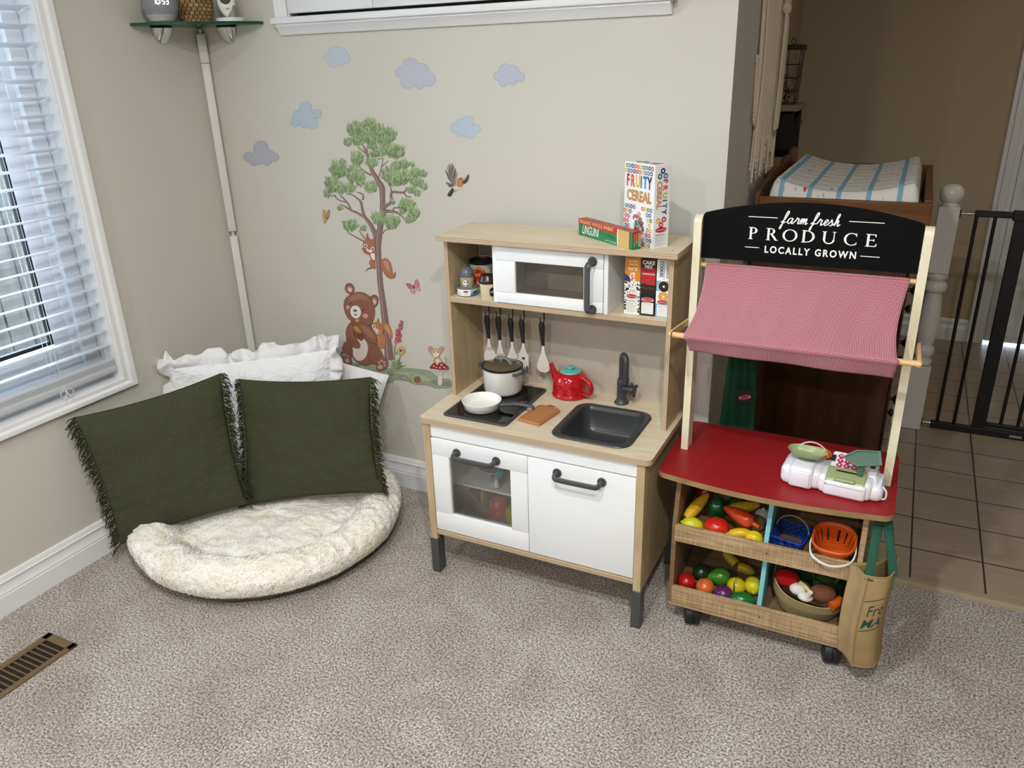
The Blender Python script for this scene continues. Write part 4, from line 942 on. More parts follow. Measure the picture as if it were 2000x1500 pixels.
ctr = k+d*.030; e1 = d.cross(Vector((0, 0, 1))).normalized(); e2 = d.cross(e1)
for s_ in range(4): q = e1*cos(s_*pi/2+.3)+e2*sin(s_*pi/2+.3); b.cyl(ctr, ctr+q*.0205, .0048, .0052, 10); b.ell(ctr+q*.0205, .0054, n=10, k=8)
b.build('valve', tm, kt)

# ---- utensils
hm = mat('utensil_handle_dark', '#26292c', .5); wm = mat('utensil_cream', '#e7e4dc', .4)
def utensil(i, label, headfn):
    p_ = HX[i]; x = p_.x; ztop = .773
    t = thing('utensil' if False else ['spatula', 'skimmer', 'turner', 'pasta_server', 'serving_spoon'][i], label, 'kitchen utensil', (x, -.106, .62), 0, 'toy utensils on hooks')
    b = B(); q = [(x-.001, -.106, ztop+.004), (x-.001, -.106, ztop-.004), (x, -.106, ztop-.028), (x+.001, -.105, ztop-.056), (x+.002, -.104, ztop-.072)]
    b.tube(spline(q, 4, False), [.0065, .0075, .008, .009, .0098, .0102, .0102, .0098, .0092, .0085, .0078, .0072, .0066, .0062, .006, .006, .006], 12, 0, (.72, 1), up=(0, 1, 0)); b.build('grip', hm, t)
    b = B(); b.T = Matrix.Translation((0, 0, (ztop-.070)))@Matrix.Diagonal((1, 1, .80, 1))@Matrix.Translation((0, 0, -(ztop-.070))); headfn(b, x+.002, -.104, ztop-.070); b.build('head', wm, t, smooth=60)
def spade(outline, dish=0, y0=0, holes=()):
    def f(b, x, y, z):
        q = spline(outline, 4, False); pts = [(x+a, z-c_) for a, c_ in q]; mir = [(x-a, z-c_) for a, c_ in reversed(q)]
        P = pts+mir; n_ = len(P)//2
        def yy(px, pz): k = (z-pz); return y+dish*4*max(0, (k-.03)/.06)*(1-abs(px-x)/.03)+(.006 if k > .05 else 0)*y0
        bm = bmesh.new(); vs = [bm.verts.new((a, 0, c_)) for a, c_ in P]; fc = [bm.faces.new([vs[i], vs[i+1], vs[len(P)-2-i], vs[len(P)-1-i]]) for i in range(n_-1)]
        bmesh.ops.subdivide_edges(bm, edges=[e for e in bm.edges if abs(e.verts[0].co.z-e.verts[1].co.z) < 1e-6 and abs(e.verts[0].co.x-e.verts[1].co.x) > .004], cuts=4, use_grid_fill=True)
        for v in bm.verts: v.co.y = yy(v.co.x, v.co.z)
        r_ = bmesh.ops.extrude_face_region(bm, geom=bm.faces[:])
        for v in r_['geom']:
            if isinstance(v, bmesh.types.BMVert): v.co.y -= .0022
        b.bm(bm)
    return f
utensil(0, 'cream spatula with dark grip, leftmost of the hanging utensils', spade([(.004, 0), (.0045, .02), (.010, .045), (.0215, .075), (.0225, .098), (.020, .103), (.0, .104)], -.0, 1))
h2 = spade([(.004, 0), (.005, .02), (.009, .045), (.017, .072), (.021, .090), (.019, .104), (.008, .114), (0, .115)], .0005)
def skim(b, x, y, z):
    h2(b, x, y, z); bb = b.m[:]
    for r_ in range(6):
        for k in range(5):
            px, pz = x-.012+k*.006+(r_ % 2)*.002, z-.062-r_*.008; n0 = len(b.f); b.cyl((px, y-.0035, pz), (px, y-.0045, pz), .0014, n=6, m=1)
utensil(1, 'perforated cream skimmer with dark grip, second hanging utensil from the left', skim)
utensil(2, 'pointed cream turner with dark grip, middle of the hanging utensils', spade([(.004, 0), (.0045, .025), (.010, .045), (.021, .078), (.022, .098), (.016, .112), (0, .116)], .0004))
def past(b, x, y, z):
    spade([(.004, 0), (.005, .02), (.012, .045), (.016, .06), (.016, .09), (.011, .10), (0, .103)], .0006)(b, x, y, z)
    for s_ in (-1, 1):
        for k in range(5): b.cyl((x+s_*.013, y-.001, z-.048-k*.011), (x+s_*.0215, y-.008, z-.055-k*.011), .0022, .0012, 8)
    for k in (-1, 0, 1): b.cyl((x+k*.006, y-.001, z-.098), (x+k*.008, y-.008, z-.112), .0022, .0012, 8)
    b.cyl((x+.001, y-.0042, z-.066), (x+.001, y-.0050, z-.066), .005, n=14, m=1)
utensil(3, 'toothed cream pasta server with dark grip, fourth hanging utensil from the left', past)
utensil(4, 'cream serving spoon with dark grip hanging apart at the right', spade([(.004, 0), (.0045, .02), (.008, .04), (.017, .068), (.0215, .088), (.019, .106), (.009, .116), (0, .118)], .0010))
for o in bpy.data.objects:
    if o.name.startswith('head') and o.data and len(o.data.materials) == 1: o.data.materials.append(M['dgrey'])

# ---- pot, pan, kettle, board
enam = mat('white_enamel', '#ecebe6', .22); grey = mat('slate_plastic', '#4a5058', .45)
c = Vector((1.2455, -.181, HC+.0068)); t = thing('cooking_pot', 'white toy stock pot with smoked lid on the hob', 'pot', c)
b = B(); b.lathe([(.050, 0), (.056, .004), (.0605, .012), (.0625, .078), (.0640, .082), (.0625, .083), (.0600, .078), (.058, .012), (.0, .008)], c, 48); b.build('body', enam, t, smooth=50)
hd = Vector((cos(rad(-8)), sin(rad(-8)), 0)); sdv = Vector((-hd.y, hd.x, 0))
for s_ in (-1, 1):
    b = B(); q = [c+hd*s_*.058+sdv*.026+Vector((0, 0, .074)), c+hd*s_*.074+sdv*.022+Vector((0, 0, .078)), c+hd*s_*.080+Vector((0, 0, .080)), c+hd*s_*.074-sdv*.022+Vector((0, 0, .078)), c+hd*s_*.058-sdv*.026+Vector((0, 0, .074))]
    b.tube(spline(q, 5, False), .0052, 10, 0, (.8, 1.2)); b.build('handle', grey, t)
b = B(); b.lathe([(.0625, .0835), (.0655, .085), (.0655, .088), (.061, .0895), (.061, .086)], c, 48); ld = b.build('lid_rim', M['black'], t, smooth=40)
b = B(); b.lathe([(.0615, .088), (.050, .0945), (.032, .099), (.012, .101), (.0, .101)], c, 40); b.build('lid_glass', mat('smoked_lid', '#5f5442', .12), t, smooth=60)
b = B(); q = [c-hd*.034+Vector((0, 0, .0945)), c-hd*.026+Vector((0, 0, .108)), c-hd*.008+Vector((0, 0, .115)), c+hd*.010+Vector((0, 0, .115)), c+hd*.026+Vector((0, 0, .108)), c+hd*.036+Vector((0, 0, .094))]
b.tube(spline(q, 4, False), .006, 10, 0, (.45, 1.1)); b.build('lid_handle', mat('lid_handle_grey', '#7d8087', .4), t)
c = Vector((1.246, -.3255, HC+.0068)); t = thing('frying_pan', 'small white toy frying pan on the front of the hob', 'pan', c)
b = B(); b.lathe([(.047, 0), (.053, .003), (.0580, .022), (.0605, .0280), (.0590, .0290), (.0560, .026), (.051, .0065), (0, .005)], c, 48); b.build('body', enam, t, smooth=50)
pe = PZ(HC+.020, 1044, 796); b = B(); dv = (pe-c); dv.z = 0; dv.normalize(); q = [c+dv*.054+Vector((0, 0, .014)), c+dv*.070+Vector((0, 0, .017)), c+dv*.085+Vector((0, 0, .018)), c+dv*.105+Vector((0, 0, .021)), c+dv*.135+Vector((0, 0, .020)), pe]
b.tube(spline(q, 4, False), [.0095]*4+[.007]*4+[.0075]*4+[.0088]*4+[.0075]*4+[.004], 12, 0, (.65, 1)); b.build('handle', grey, t)
# cutting board
t = thing('cutting_board', 'small brown toy cutting board beside the sink', 'cutting board', (1.431, -.297, HC))
cm = mat('board_brown', '#b3784a', .55, bump=.05, bscale=200)
W_ = Matrix.Translation((1.4275, -.299, HC+.0003))@Matrix.Rotation(rad(-9), 4, 'Z')
b = B(); b.T = W_; o = [(-.038, -.0635), (.038, -.0635), (.038, .050), (.030, .058), (.018, .060), (.012, .070), (-.012, .070), (-.018, .060), (-.030, .058), (-.038, .050)]
b.prism(o, 2, 0, .0095); b.build('board', cm, t, bevel=.002)
b = B(); b.T = W_; rr = rrect(-.033, .033, -.058, .048, .006, 3); r2 = rrect(-.031, .031, -.056, .046, .005, 3); n_ = len(rr); b.add([(x, y, .0098) for x, y in rr+r2], [(i, (i+1) % n_, n_+(i+1) % n_, n_+i) for i in range(n_)]); b.build('groove', mat('board_groove', '#99612f', .6), t, smooth=0)
b = B(); b.T = W_; b.prism(rrect(-.009, .009, .0585, .0635, .0024, 4), 2, .0094, .00985); b.build('hang_slot', mat('slot_dark', '#5c3a1c', .6), t, smooth=0)
# kettle
c = Vector((1.447, -.110, HC)); t = thing('toy_kettle', 'glossy red toy kettle with turquoise lid between hob and tap', 'kettle', c)
km = mat('kettle_red', '#b5121d', .12, coat=.5, bump=.03, bscale=120)
b = B(); b.lathe([(.054, .0005), (.0580, .003), (.0585, .010), (.0560, .0125), (.0555, .014), (.0565, .030), (.0560, .045), (.0530, .058), (.0470, .069), (.0375, .077), (.030, .079)], c, 56); b.build('body', km, t, smooth=50)
lm = mat('turquoise_plastic', '#62b7b4', .35)
b = B(); b.lathe([(.0315, .0775), (.033, .0785), (.0315, .081), (.020, .0835), (.009, .0845), (.009, .088), (.0135, .0905), (.0135, .0935), (.010, .095), (0, .0955)], c, 40); b.build('lid', lm, t, smooth=45)
sd_ = (PY(-.128, 1074, 708)-(c+Vector((0, 0, .05)))); tip = PY(-.128, 1076, 710)
b = B(); st = c+Vector((-.042, -.008, .048)); b.tube([st, st.lerp(tip, .35)+Vector((0, 0, -.002)), st.lerp(tip, .75), tip], [.016, .0115, .0078, .0074], 18); b.build('spout', km, t, smooth=50)
hh = Vector((.93, -.37, 0)); b = B(); q = [c+hh*.045+Vector((0, 0, .068)), c+hh*.060+Vector((0, 0, .070)), c+hh*.080+Vector((0, 0, .062)), c+hh*.089+Vector((0, 0, .045)), c+hh*.086+Vector((0, 0, .030)), c+hh*.074+Vector((0, 0, .019)), c+hh*.052+Vector((0, 0, .017))]
b.tube(spline(q, 5, False), .0070, 12, 0, (1.15, .95), up=(0, 1, 0)); b.build('handle', km, t, smooth=50)

# ---- groceries on the shelf
S = .8762
def logo(b, F, w_, m_oval, m_rim, m_txt):      # red oval maker's mark
    for sc, z, m in ((1, .0002, m_rim), (.9, .0004, m_oval)):
        b.add([F@Vector((w_/2*sc*cos(2*pi*i/24), w_*.19*sc*sin(2*pi*i/24), z)) for i in range(24)], [list(range(24))], m)
    b.text('Melissa & Doug', w_*.13, F@Matrix.Translation((0, -w_*.04, .0003)), m_txt, shear=.3)
def facts(b, F, w_, h_, mk, mw=None):
    if mw is not None: b.add([F@Vector(q) for q in ((-w_/2, -h_/2, .0002), (w_/2, -h_/2, .0002), (w_/2, h_/2, .0002), (-w_/2, h_/2, .0002))], [(0, 1, 2, 3)], mw)
    b.text('Nutrition Facts', w_*.125, F@Matrix.Translation((-w_*.44, h_*.34, 0)), mk, al='LEFT', bold=.01)
    for i in range(9):
        y = h_*(.24-.085*i); ln = [.88, .6, .88, .7, .88, .5, .88, .88, .65][i]
        b.add([F@Vector(q) for q in ((-w_*.44, y, .0005), (-w_*.44+w_*ln, y, .0005), (-w_*.44+w_*ln, y+h_*.010, .0005), (-w_*.44, y+h_*.010, .0005))], [(0, 1, 2, 3)], mk)
pm = lambda h, r=.35: mat('print_'+h[1:], h, r)
PW, PK, PR_, PB_, PG, PY_, PO = pm('#f1f1ee'), pm('#1b1b1d'), pm('#b8252c'), pm('#23367c'), pm('#1f7a3f'), pm('#e6c33c'), pm('#dd8a22')
# cylinder wrap: s is arc length around the can axis, 0 facing the given angle
def wrap(c, r, a0):
    def f(s_, z): a = a0+s_/r; return Vector((c[0]+(r+.0004)*cos(a), c[1]+(r+.0004)*sin(a), c[2]+z))
    return f
# tuna can
c = Vector((1.1505, -.212, S)); t = thing('toy_food_can', 'flat grey fish can on the left shelf with a shaker standing on it', 'toy food', c)
b = B(); b.lathe([(.030, 0), (.0318, .002), (.0318, .024), (.0325, .0265), (.0310, .028), (.0295, .026), (.0290, .0235), (0, .0235)], c, 40); b.build('tin', mat('tin_grey_plastic', '#6d757c', .4), t, smooth=40)
b = B(); F_ = wrap(c, .0319, rad(-55))
def wpoly(b, fn, pts, m):       # polygon laid on a curved surface
    bm = bmesh.new(); bm.faces.new([bm.verts.new((x, y, 0)) for x, y in pts]); bmesh.ops.triangulate(bm, faces=bm.faces[:])
    for _ in range(4):
        e = [e for e in bm.edges if abs(e.verts[0].co.x-e.verts[1].co.x) > .003]
        if not e: break
        bmesh.ops.subdivide_edges(bm, edges=e, cuts=1); bmesh.ops.triangulate(bm, faces=bm.faces[:])
    for v in bm.verts: v.co = fn(v.co.x, v.co.y)
    b.bm(bm, m)
def strip(b, F_, s0, s1, z0, z1, m, n_=24, off=0):
    v = []
    for i in range(n_+1):
        for z in (z0, z1): p_ = F_(s0+(s1-s0)*i/n_, z); v.append(p_+(p_-Vector((c.x, c.y, p_.z))).normalized()*off)
    b.add(v, [(2*i, 2*i+2, 2*i+3, 2*i+1) for i in range(n_)], m)
strip(b, F_, -.045, .006, .003, .0225, 0); strip(b, F_, .006, .046, .003, .0225, 1); strip(b, F_, .006, .046, .003, .009, 2, off=.0002); strip(b, F_, .009, .034, .0180, .0218, 3, off=.0002)
wt = lambda x, y: F_(x, y)+Vector((0, -.0004, 0))
b.text('TUNA', .0036, None, 4, warp=lambda x, y: wt(x+.021, y+.0187), bold=.02)
fish = [(.010, .012), (.016, .0145), (.024, .0155), (.030, .017), (.033, .021), (.0335, .016), (.0385, .0155), (.034, .0135), (.028, .0105), (.018, .0095)]
wpoly(b, lambda x, y: wt(x, y)+Vector((0, -.0003, 0)), fish, 5)
ov = [(-.008+.0085*cos(a), .0165+.0028*sin(a)) for a in [2*pi*i/18 for i in range(18)]]; wpoly(b, wt, ov, 6)
for k in range(4):
    for s0, s1 in ((-.032, -.020), (-.016, -.002)):
        strip(b, F_, s0, s1, .005+k*.0026, .0054+k*.0026, 4, 6, .0003)
b.build('label', [PW, pm('#8fc3dc'), pm('#2c68a8'), PY_, PK, PB_, PR_], t, smooth=60)
# shaker on top
c = Vector((1.1505, -.212, S+.0238)); t = thing('toy_salt_shaker', 'beige toy shaker with grey dome cap standing on the fish can', 'toy food', c)
b = B(); b.lathe([(.0195, 0), (.0205, .002), (.0215, .030), (.0215, .033)], c, 32); b.build('jar', mat('shaker_beige', '#b7a585', .45), t)
b = B(); b.lathe([(.0218, .0325), (.0222, .040)]+[(.0222*cos(rad(a)), .040+.0235*sin(rad(a))) for a in range(8, 91, 8)], c, 32); b.ell(c+Vector((.0185, -.008, .046)), (.005, .005, .0035)); b.build('cap', mat('cap_slate', '#5f6a74', .3), t, smooth=60)
b = B(); F_ = wrap(c, .0212, rad(-65)); wt = lambda x, y: F_(x, y)
for k, (rx, ry, m) in enumerate(((.0092, .0120, 0), (.0080, .0106, 1))): wpoly(b, lambda x, y, k=k: wt(x, y)+Vector((0, -.0003*k, 0)), [(-.004+rx*cos(2*pi*i/24), .0155+ry*sin(2*pi*i/24)) for i in range(24)], m)
for q in ([(-.009, .018), (-.004, .022), (-.002, .020), (-.007, .016)], [(-.001, .017), (.003, .021), (.004, .019), (.001, .015)], [(-.010, .0105), (.002, .0105), (.002, .0085), (-.010, .0085)]): wpoly(b, lambda x, y: wt(x, y)+Vector((0, -.0007, 0)), q, 0)
b.build('label', [PK, PW], t, smooth=60)
# alphabet soup
c = Vector((1.1560, -.125, S)); t = thing('toy_food_can', 'tall red and white soup can at the back of the left shelf', 'toy food', c)
b = B(); b.lathe([(.037, 0), (.0375, .002), (.0375, .080)], c, 40); b.build('tin', pm('#c9c7c2'), t)
b = B(); b.lathe([(.0378, .079), (.0392, .081), (.0392, .088), (.0375, .090), (.035, .090), (.034, .084), (0, .084)], c, 40); b.build('lid', M['black'], t, smooth=40)
b = B(); F_ = wrap(c, .0377, rad(-74)); W0_ = F_; F_ = lambda s_, z: W0_(s_, z*.90); wt = lambda x, y: F_(x, y)
arch = [(-.021, .012)]+[(-.021*cos(rad(a)), .052+.030*sin(rad(a))) for a in range(0, 181, 10)]+[(.021, .012)]
wpoly(b, wt, arch, 0)
# letters on an arc
for i, ch in enumerate('ALPHABET'):
    a = rad(152-i*17.5); b.text(ch, .0115, None, 1, warp=lambda x, y, a=a: wt(.0165*cos(a)+x*sin(a)+y*cos(a), .052+.021*sin(a)-x*cos(a)+y*sin(a))+Vector((.0001, -.0005, 0)), bold=.01)
b.text('SOUP', .0125, None, 1, warp=lambda x, y: wt(x, y+.050)+Vector((0, -.0005, 0)), bold=.01)
for rx, ry, m in ((.016, .016, 2), (.0135, .0135, 3)): wpoly(b, lambda x, y, m=m: wt(x, y)+Vector((0, -.0004-.0003*(m-2), 0)), [(.002+rx*cos(2*pi*i/24), .030+ry*sin(2*pi*i/24)) for i in range(24)], m)
b.text('ABC', .011, None, 4, warp=lambda x, y: wt(x*.9+.001-y*.3, y+.026+x*.35)+Vector((0, -.001, 0)), bold=.01)
b.build('label', [pm('#b7321c'), pm('#e9cf6a'), pm('#5b4a52'), pm('#d1562a'), pm('#f0dca6')], t, smooth=60)
# coffee cup
c = Vector((1.2335, -.2335, S)); t = thing('toy_coffee_cup', 'cream toy coffee cup with brown lid next to the microwave', 'toy food', c)
b = B(); b.lathe([(.0195, 0), (.0205, .002), (.0245, .052)], c, 36); b.build('cup', mat('cup_cream', '#d9cbaa', .45), t)
b = B(); b.lathe([(.0255, .050), (.0275, .053), (.0275, .059), (.0250, .063), (.0225, .070), (.0205, .0735), (.0185, .072), (0, .071)], c, 36); b.build('lid', mat('cup_lid_brown', '#33211d', .25), t, smooth=45)
b = B(); F_ = wrap(c, .0235, rad(-35)); wt = lambda x, y: F_(x, y)
wpoly(b, wt, [(.002+.0095*cos(2*pi*i/24), .026+.0135*sin(2*pi*i/24)) for i in range(24)], 0); b.text('Coffee', .0075, None, 1, warp=lambda x, y: wt(x+.002, y+.024)+Vector((.0005, -.0005, 0)), bold=.01, shear=.3)
b.build('label', [PK, PW], t, smooth=60)

# ---- carton boxes right of the microwave
def carton(name, label, x0, x1, yf, yb, z0, z1, side, deco, mats, group=None):
    t = thing(name, label, 'toy food box', ((x0+x1)/2, (yf+yb)/2, z0), 0, group); b = B(); b.box(x0, x1, yf, yb, z0, z1); b.build('carton', side, t, smooth=0, bevel=.0006)
    b = B(); F = frame(((x0+x1)/2, yf-.0002, z0), (1, 0, 0), (0, 0, 1)); deco(b, F, x1-x0, z1-z0); b.build('print', mats, t, smooth=0); return t
def rc(b, F, x0, x1, y0, y1, m, z=.0001): b.add([F@Vector(q) for q in ((x0, y0, z), (x1, y0, z), (x1, y1, z), (x0, y1, z))], [(0, 1, 2, 3)], m)
def rice(b, F, w_, h_):
    rc(b, F, -w_/2, w_/2, 0, h_, 0); rc(b, F, -w_/2, w_/2, h_*.55, h_, 1, .0003); b.add([F@Vector(q) for q in ((-w_/2, h_*.60, .0005), (-w_/2, h_*.72, .0005), (w_*.0, h_*.62, .0005), (-w_*.3, h_*.56, .0005))], [(0, 1, 2, 3)], 2)
    T_ = Matrix.Translation
    b.text('FLUFFY', .0083, F@T_((.002, h_*.915, .0004)), 3, bold=.02); b.text('WHITE', .0083, F@T_((.002, h_*.860, .0004)), 3, bold=.02); b.text('RICE', .0125, F@T_((.001, h_*.775, .0004)), 3, bold=.03)
    R = random.Random(5); b_n = 0
    rc(b, F, -w_*.49, w_*.49, h_*.28, h_*.57, 4, .0006)
    for i in range(170):
        y = h_*(R.uniform(.27, .58) if i > 14 else R.uniform(.58, .73)); x = R.uniform(-.48, .48)*w_*(1 if y < h_*.58 else .35); a = R.uniform(0, pi) if i > 14 else R.uniform(1.7, 2.6)
        l, k = .0042, .0013; ux, uy = cos(a), sin(a); b.add([F@Vector((x+ux*l*p_-uy*k*q, y+uy*l*p_+ux*k*q, .0008+i*.000002)) for p_, q in ((-1, 0), (-.6, 1), (.6, 1), (1, 0), (.6, -1), (-.6, -1))], [list(range(6))], 0)
    for i in range(26): x, y = (R.choice((-1, 1))*w_*R.uniform(.40, .48), h_*R.uniform(.02, .28)); rc(b, F, x-.0018, x+.0018, y, y+.0035, 4, .0004)
    logo(b, F@T_((0, h_*.325, .0012)), w_*.8, 5, 0, 0); facts(b, F@T_((0, h_*.145, .0003)), w_*.82, h_*.24, 4)
carton('rice_box', 'orange and white toy rice box right of the microwave', 1.6555, 1.6985, -.228, -.085, S, S+.158, PW, rice, [PW, PO, PB_, pm('#f5e9c8'), PK, PR_], 'boxes standing right of the microwave')
def cake(b, F, w_, h_):
    T_ = Matrix.Translation; rc(b, F, -w_/2, w_/2, 0, h_, 0); rc(b, F, -w_*.5, w_*.5, h_*.83, h_, 1, .0003); rc(b, F, -w_*.5, w_*.5, h_*.55, h_*.83, 2, .0003)
    b.add([F@Vector((w_*(i/12-.5), h_*(.55+.02*sin(i*.55)) if k else h_*.40, .0005)) for k in (0, 1) for i in range(13)], [(i, i+1, 14+i, 13+i) for i in range(12)], 3)
    b.add([F@Vector((w_*(i/12-.5)*.9, h_*(.49+.012*sin(i*1.1)+(.006 if k else -.006)), .0007)) for k in (0, 1) for i in range(13)], [(i, i+1, 14+i, 13+i) for i in range(12)], 5)
    b.text('CAKE', .0135, F@T_((0, h_*.905, .0004)), 4, bold=.03); b.text('MIX', .0125, F@T_((0, h_*.835, .0004)), 4, bold=.03); b.text('CHOCOLATE', .0058, F@T_((0, h_*.785, .0004)), 1, bold=.02); b.text('CHOCOLATE', .0058, F@T_((0, h_*.725, .0004)), 4, bold=.02)
    logo(b, F@T_((0, h_*.285, .0008)), w_*.85, 6, 4, 4); facts(b, F@T_((0, h_*.135, .0003)), w_*.82, h_*.2, 7, 4)
carton('cake_mix_box', 'black and red toy cake mix box between the rice and cookie boxes', 1.7010, 1.7415, -.228, -.085, S, S+.158, PK, cake, [PK, pm('#4b1416'), PR_, pm('#2a1c18'), PW, pm('#6b4a3a'), pm('#c02a2f'), pm('#333335')], 'boxes standing right of the microwave')
def cook(b, F, w_, h_):
    T_ = Matrix.Translation; R9 = Matrix.Rotation(rad(-90), 4, 'Z'); rc(b, F, -w_/2, w_/2, 0, h_, 0); rc(b, F, -w_/2, w_/2, h_*.46, h_*.64, 1, .0003); rc(b, F, -w_/2, w_/2, 0, h_*.24, 1, .0003); rc(b, F, 0, .001, h_*.66, h_*.98, 2, .0003)
    b.text('COOKIES', .0125, F@T_((-.011, h_*.98, .0004))@R9, 2, al='LEFT', bold=.03, sx=.82); b.text('SANDWICH', .0115, F@T_((.006, h_*.98, .0004))@R9, 3, al='LEFT', sx=.74)
    for y, m, m2 in ((.545, 4, 0), (.365, 5, 0)):
        for r_, mm, z in ((.0155, m2, .0005), (.0145, m, .0007), (.003, 0, .0009)): b.add([F@Vector((.001+r_*cos(2*pi*i/28), h_*y+r_*sin(2*pi*i/28), z)) for i in range(28)], [list(range(28))], mm)
        if m == 5:
            for k in range(6): b.add([F@Vector((.001+.009*cos(k*pi/3)+.001*cos(2*pi*i/8), h_*y+.009*sin(k*pi/3)+.001*sin(2*pi*i/8), .0009)) for i in range(8)], [list(range(8))], 4)
    logo(b, F@T_((0, h_*.27, .0008)), w_*.9, 6, 0, 0); facts(b, F@T_((.001, h_*.115, .0003)), w_*.84, h_*.2, 3, 0)
carton('cookie_box', 'white and blue toy sandwich cookie box against the right side panel', 1.7440, 1.7835, -.228, -.085, S, S+.158, PW, cook, [PW, pm('#7db3da'), PB_, PK, pm('#2b1d1a'), pm('#d6a25c'), PR_], 'boxes standing right of the microwave')

# ---- cereal and linguini boxes on top
Tz = 1.0662
A = Vector((1.7363, -.2531, Tz)); ang = math.atan2(-.2531+.1755, 1.7363-1.6302); fx = Vector((cos(ang), sin(ang), 0)); dx_ = Vector((-fx.y, fx.x, 0)); W1, D1, H1 = .131, .050, .212
O_ = A-fx*W1; t = thing('cereal_box', 'tall toy fruity cereal box covered in coloured rings on top of the play kitchen', 'toy food box', (A+O_)/2+dx_*.025)
b = B(); b.T = frame(O_, fx, dx_); b.box(0, W1, 0, D1, 0, H1); b.build('carton', pm('#e9e9ea'), t, smooth=0, bevel=.0006)
RC = [pm(h) for h in ('#c2282e', '#d8502a', '#d9b23a', '#2f7d3e', '#2a78b8', '#2b2a66')]; mats = RC+[pm('#c48a54'), pm('#e8e9f2'), PK, PW, PR_]
b = B(); F = frame(O_-dx_*.0003, fx, (0, 0, 1)); R = random.Random(4)
def ring(b, F, x, y, r_, m, z=.0003, k=.5, n_=14, clip=None):
    b.add([F@Vector((x+q*cos(2*pi*i/n_), y+q*sin(2*pi*i/n_), z)) for q in (r_, r_*k) for i in range(n_)], [(i, (i+1) % n_, n_+(i+1) % n_, n_+i) for i in range(n_)], m)
i = 0
for j in range(16):
    for k in range(11):
        x = .0058+k*.0122+(j % 2)*.0045; y = .0062+j*.0131
        if x > W1-.004 or x < .005 or y > H1-.005 or H1*.51 < y < H1*.865: continue
        if ((x-.067)/.040)**2+((y-.052)/.047)**2 < 1: continue
        i += 1; ring(b, F, x, y, .0056, (i*7+j*3) % 6)
for r1, r2, m, z in ((.040, .047, 7, .0002), (.034, .040, 9, .0004)): b.add([F@Vector((.067+r1*cos(2*pi*q/40), .052+r2*sin(2*pi*q/40), z)) for q in range(40)], [list(range(40))], m)
for q in range(60):
    a = R.uniform(0, 6.28); rr = sqrt(R.random())*.9; ring(b, F, .067+.028*rr*cos(a), .054+.034*rr*sin(a), .0048, q % 6, .0005+q*.00001, .45, 10)
x = .010
for ch, m, w_ in zip('FRUITY', (0, 1, 2, 3, 4, 5), (.019, .021, .021, .012, .019, .020)): b.text(ch, .042, F@Matrix.Translation((x, H1*.715, .0004)), m, sx=.66, al='LEFT', bold=.035); x += w_
b.text('CEREAL', .037, F@Matrix.Translation((.066, H1*.545, .0004)), 6, sx=.83, bold=.04)
# narrow side
F2 = frame(A+fx*.0003, dx_, (0, 0, 1)); R9 = Matrix.Rotation(rad(-90), 4, 'Z')
for x, y, m in ((.024, .197, 5), (.015, .184, 3), (.033, .184, 4), (.015, .072, 2), (.033, .074, 0), (.024, .061, 0)): ring(b, F2, x, y, .0072, m, .0003, .45, 18)
y = .176
for ch, m, w_ in zip('FRUITY', (0, 1, 2, 3, 4, 5), (.0155, .0175, .018, .010, .0155, .016)): b.text(ch, .0205, F2@Matrix.Translation((.026, y, .0002))@R9, m, al='LEFT', bold=.03); y -= w_
b.text('CEREAL', .0205, F2@Matrix.Translation((.008, .172, .0002))@R9, 6, al='LEFT', bold=.03, sx=.98)
logo(b, F2@Matrix.Translation((.025, .048, .0003)), .036, 10, 10, 9); facts(b, F2@Matrix.Translation((.0245, .022, .0003)), .040, .036, 8)
F3 = frame(O_+Vector((0, 0, H1+.0002)), fx, dx_)
for q in range(26): ring(b, F3, R.uniform(.03, .11), R.uniform(.012, .038), .0055, q % 6, .0003+q*.00001)
b.build('print', mats, t, smooth=0)
# linguini
A = Vector((1.4835, -.137, Tz)); C_ = Vector((1.690, -.2813, Tz)); fx = (C_-A).normalized(); dx_ = Vector((-fx.y, fx.x, 0)); W2 = (C_-A).length; D2, H2 = .028, .0465
t = thing('linguini_box', 'long green and red toy linguini box lying against the cereal box', 'toy food box', (A+C_)/2+dx_*.014)
b = B(); b.T = frame(A, fx, dx_); b.box(0, W2, 0, D2, 0, H2); b.m = [1 if all(abs(b.v[i].z-Tz-H2) < .001 for i in f) else 0 for f in b.f]; b.build('carton', [pm('#1e7b46'), pm('#a3232a')], t, smooth=0, bevel=.0006)
b = B(); F = frame(A-dx_*.0003, fx, (0, 0, 1))
b.add([F@Vector(q) for q in ((0, H2*.70, .0003), (W2*.8, H2*.62, .0003), (W2*.8, H2, .0003), (0, H2, .0003))], [(0, 1, 2, 3)], 0)
pts = [(W2*.955, 0), (W2*.955, H2*.98), (W2*.76, H2*.98), (W2*.755, H2*.5), (W2*.765, 0)]; b.add([F@Vector((x-.004 if x < W2*.8 else x, y, .0005)) for x, y in pts], [list(range(5))], 1)
b.add([F@Vector((x, y, .0007)) for x, y in pts], [list(range(5))], 2)
for i in range(16): b.add([F@Vector(q) for q in ((W2*.765, H2*i/16, .0009), (W2*.955, H2*i/16, .0009), (W2*.955, H2*i/16+.0008, .0009), (W2*.765, H2*i/16+.0008, .0009))], [(0, 1, 2, 3)], 3)
b.text('ORGANIC WHOLE WHEAT', .0148, F@Matrix.Translation((.004, H2*.755, .0005)), 4, al='LEFT', sx=.92, bold=.01); b.text('LINGUINI', .034, F@Matrix.Translation((.020, H2*.17, .0005)), 1, al='LEFT', sx=.56, shear=.3, bold=.006)
b.text('NET WT. 12OZ (340g)', .0055, F@Matrix.Translation((W2*.735, H2*.09, .0004)), 1, al='RIGHT')
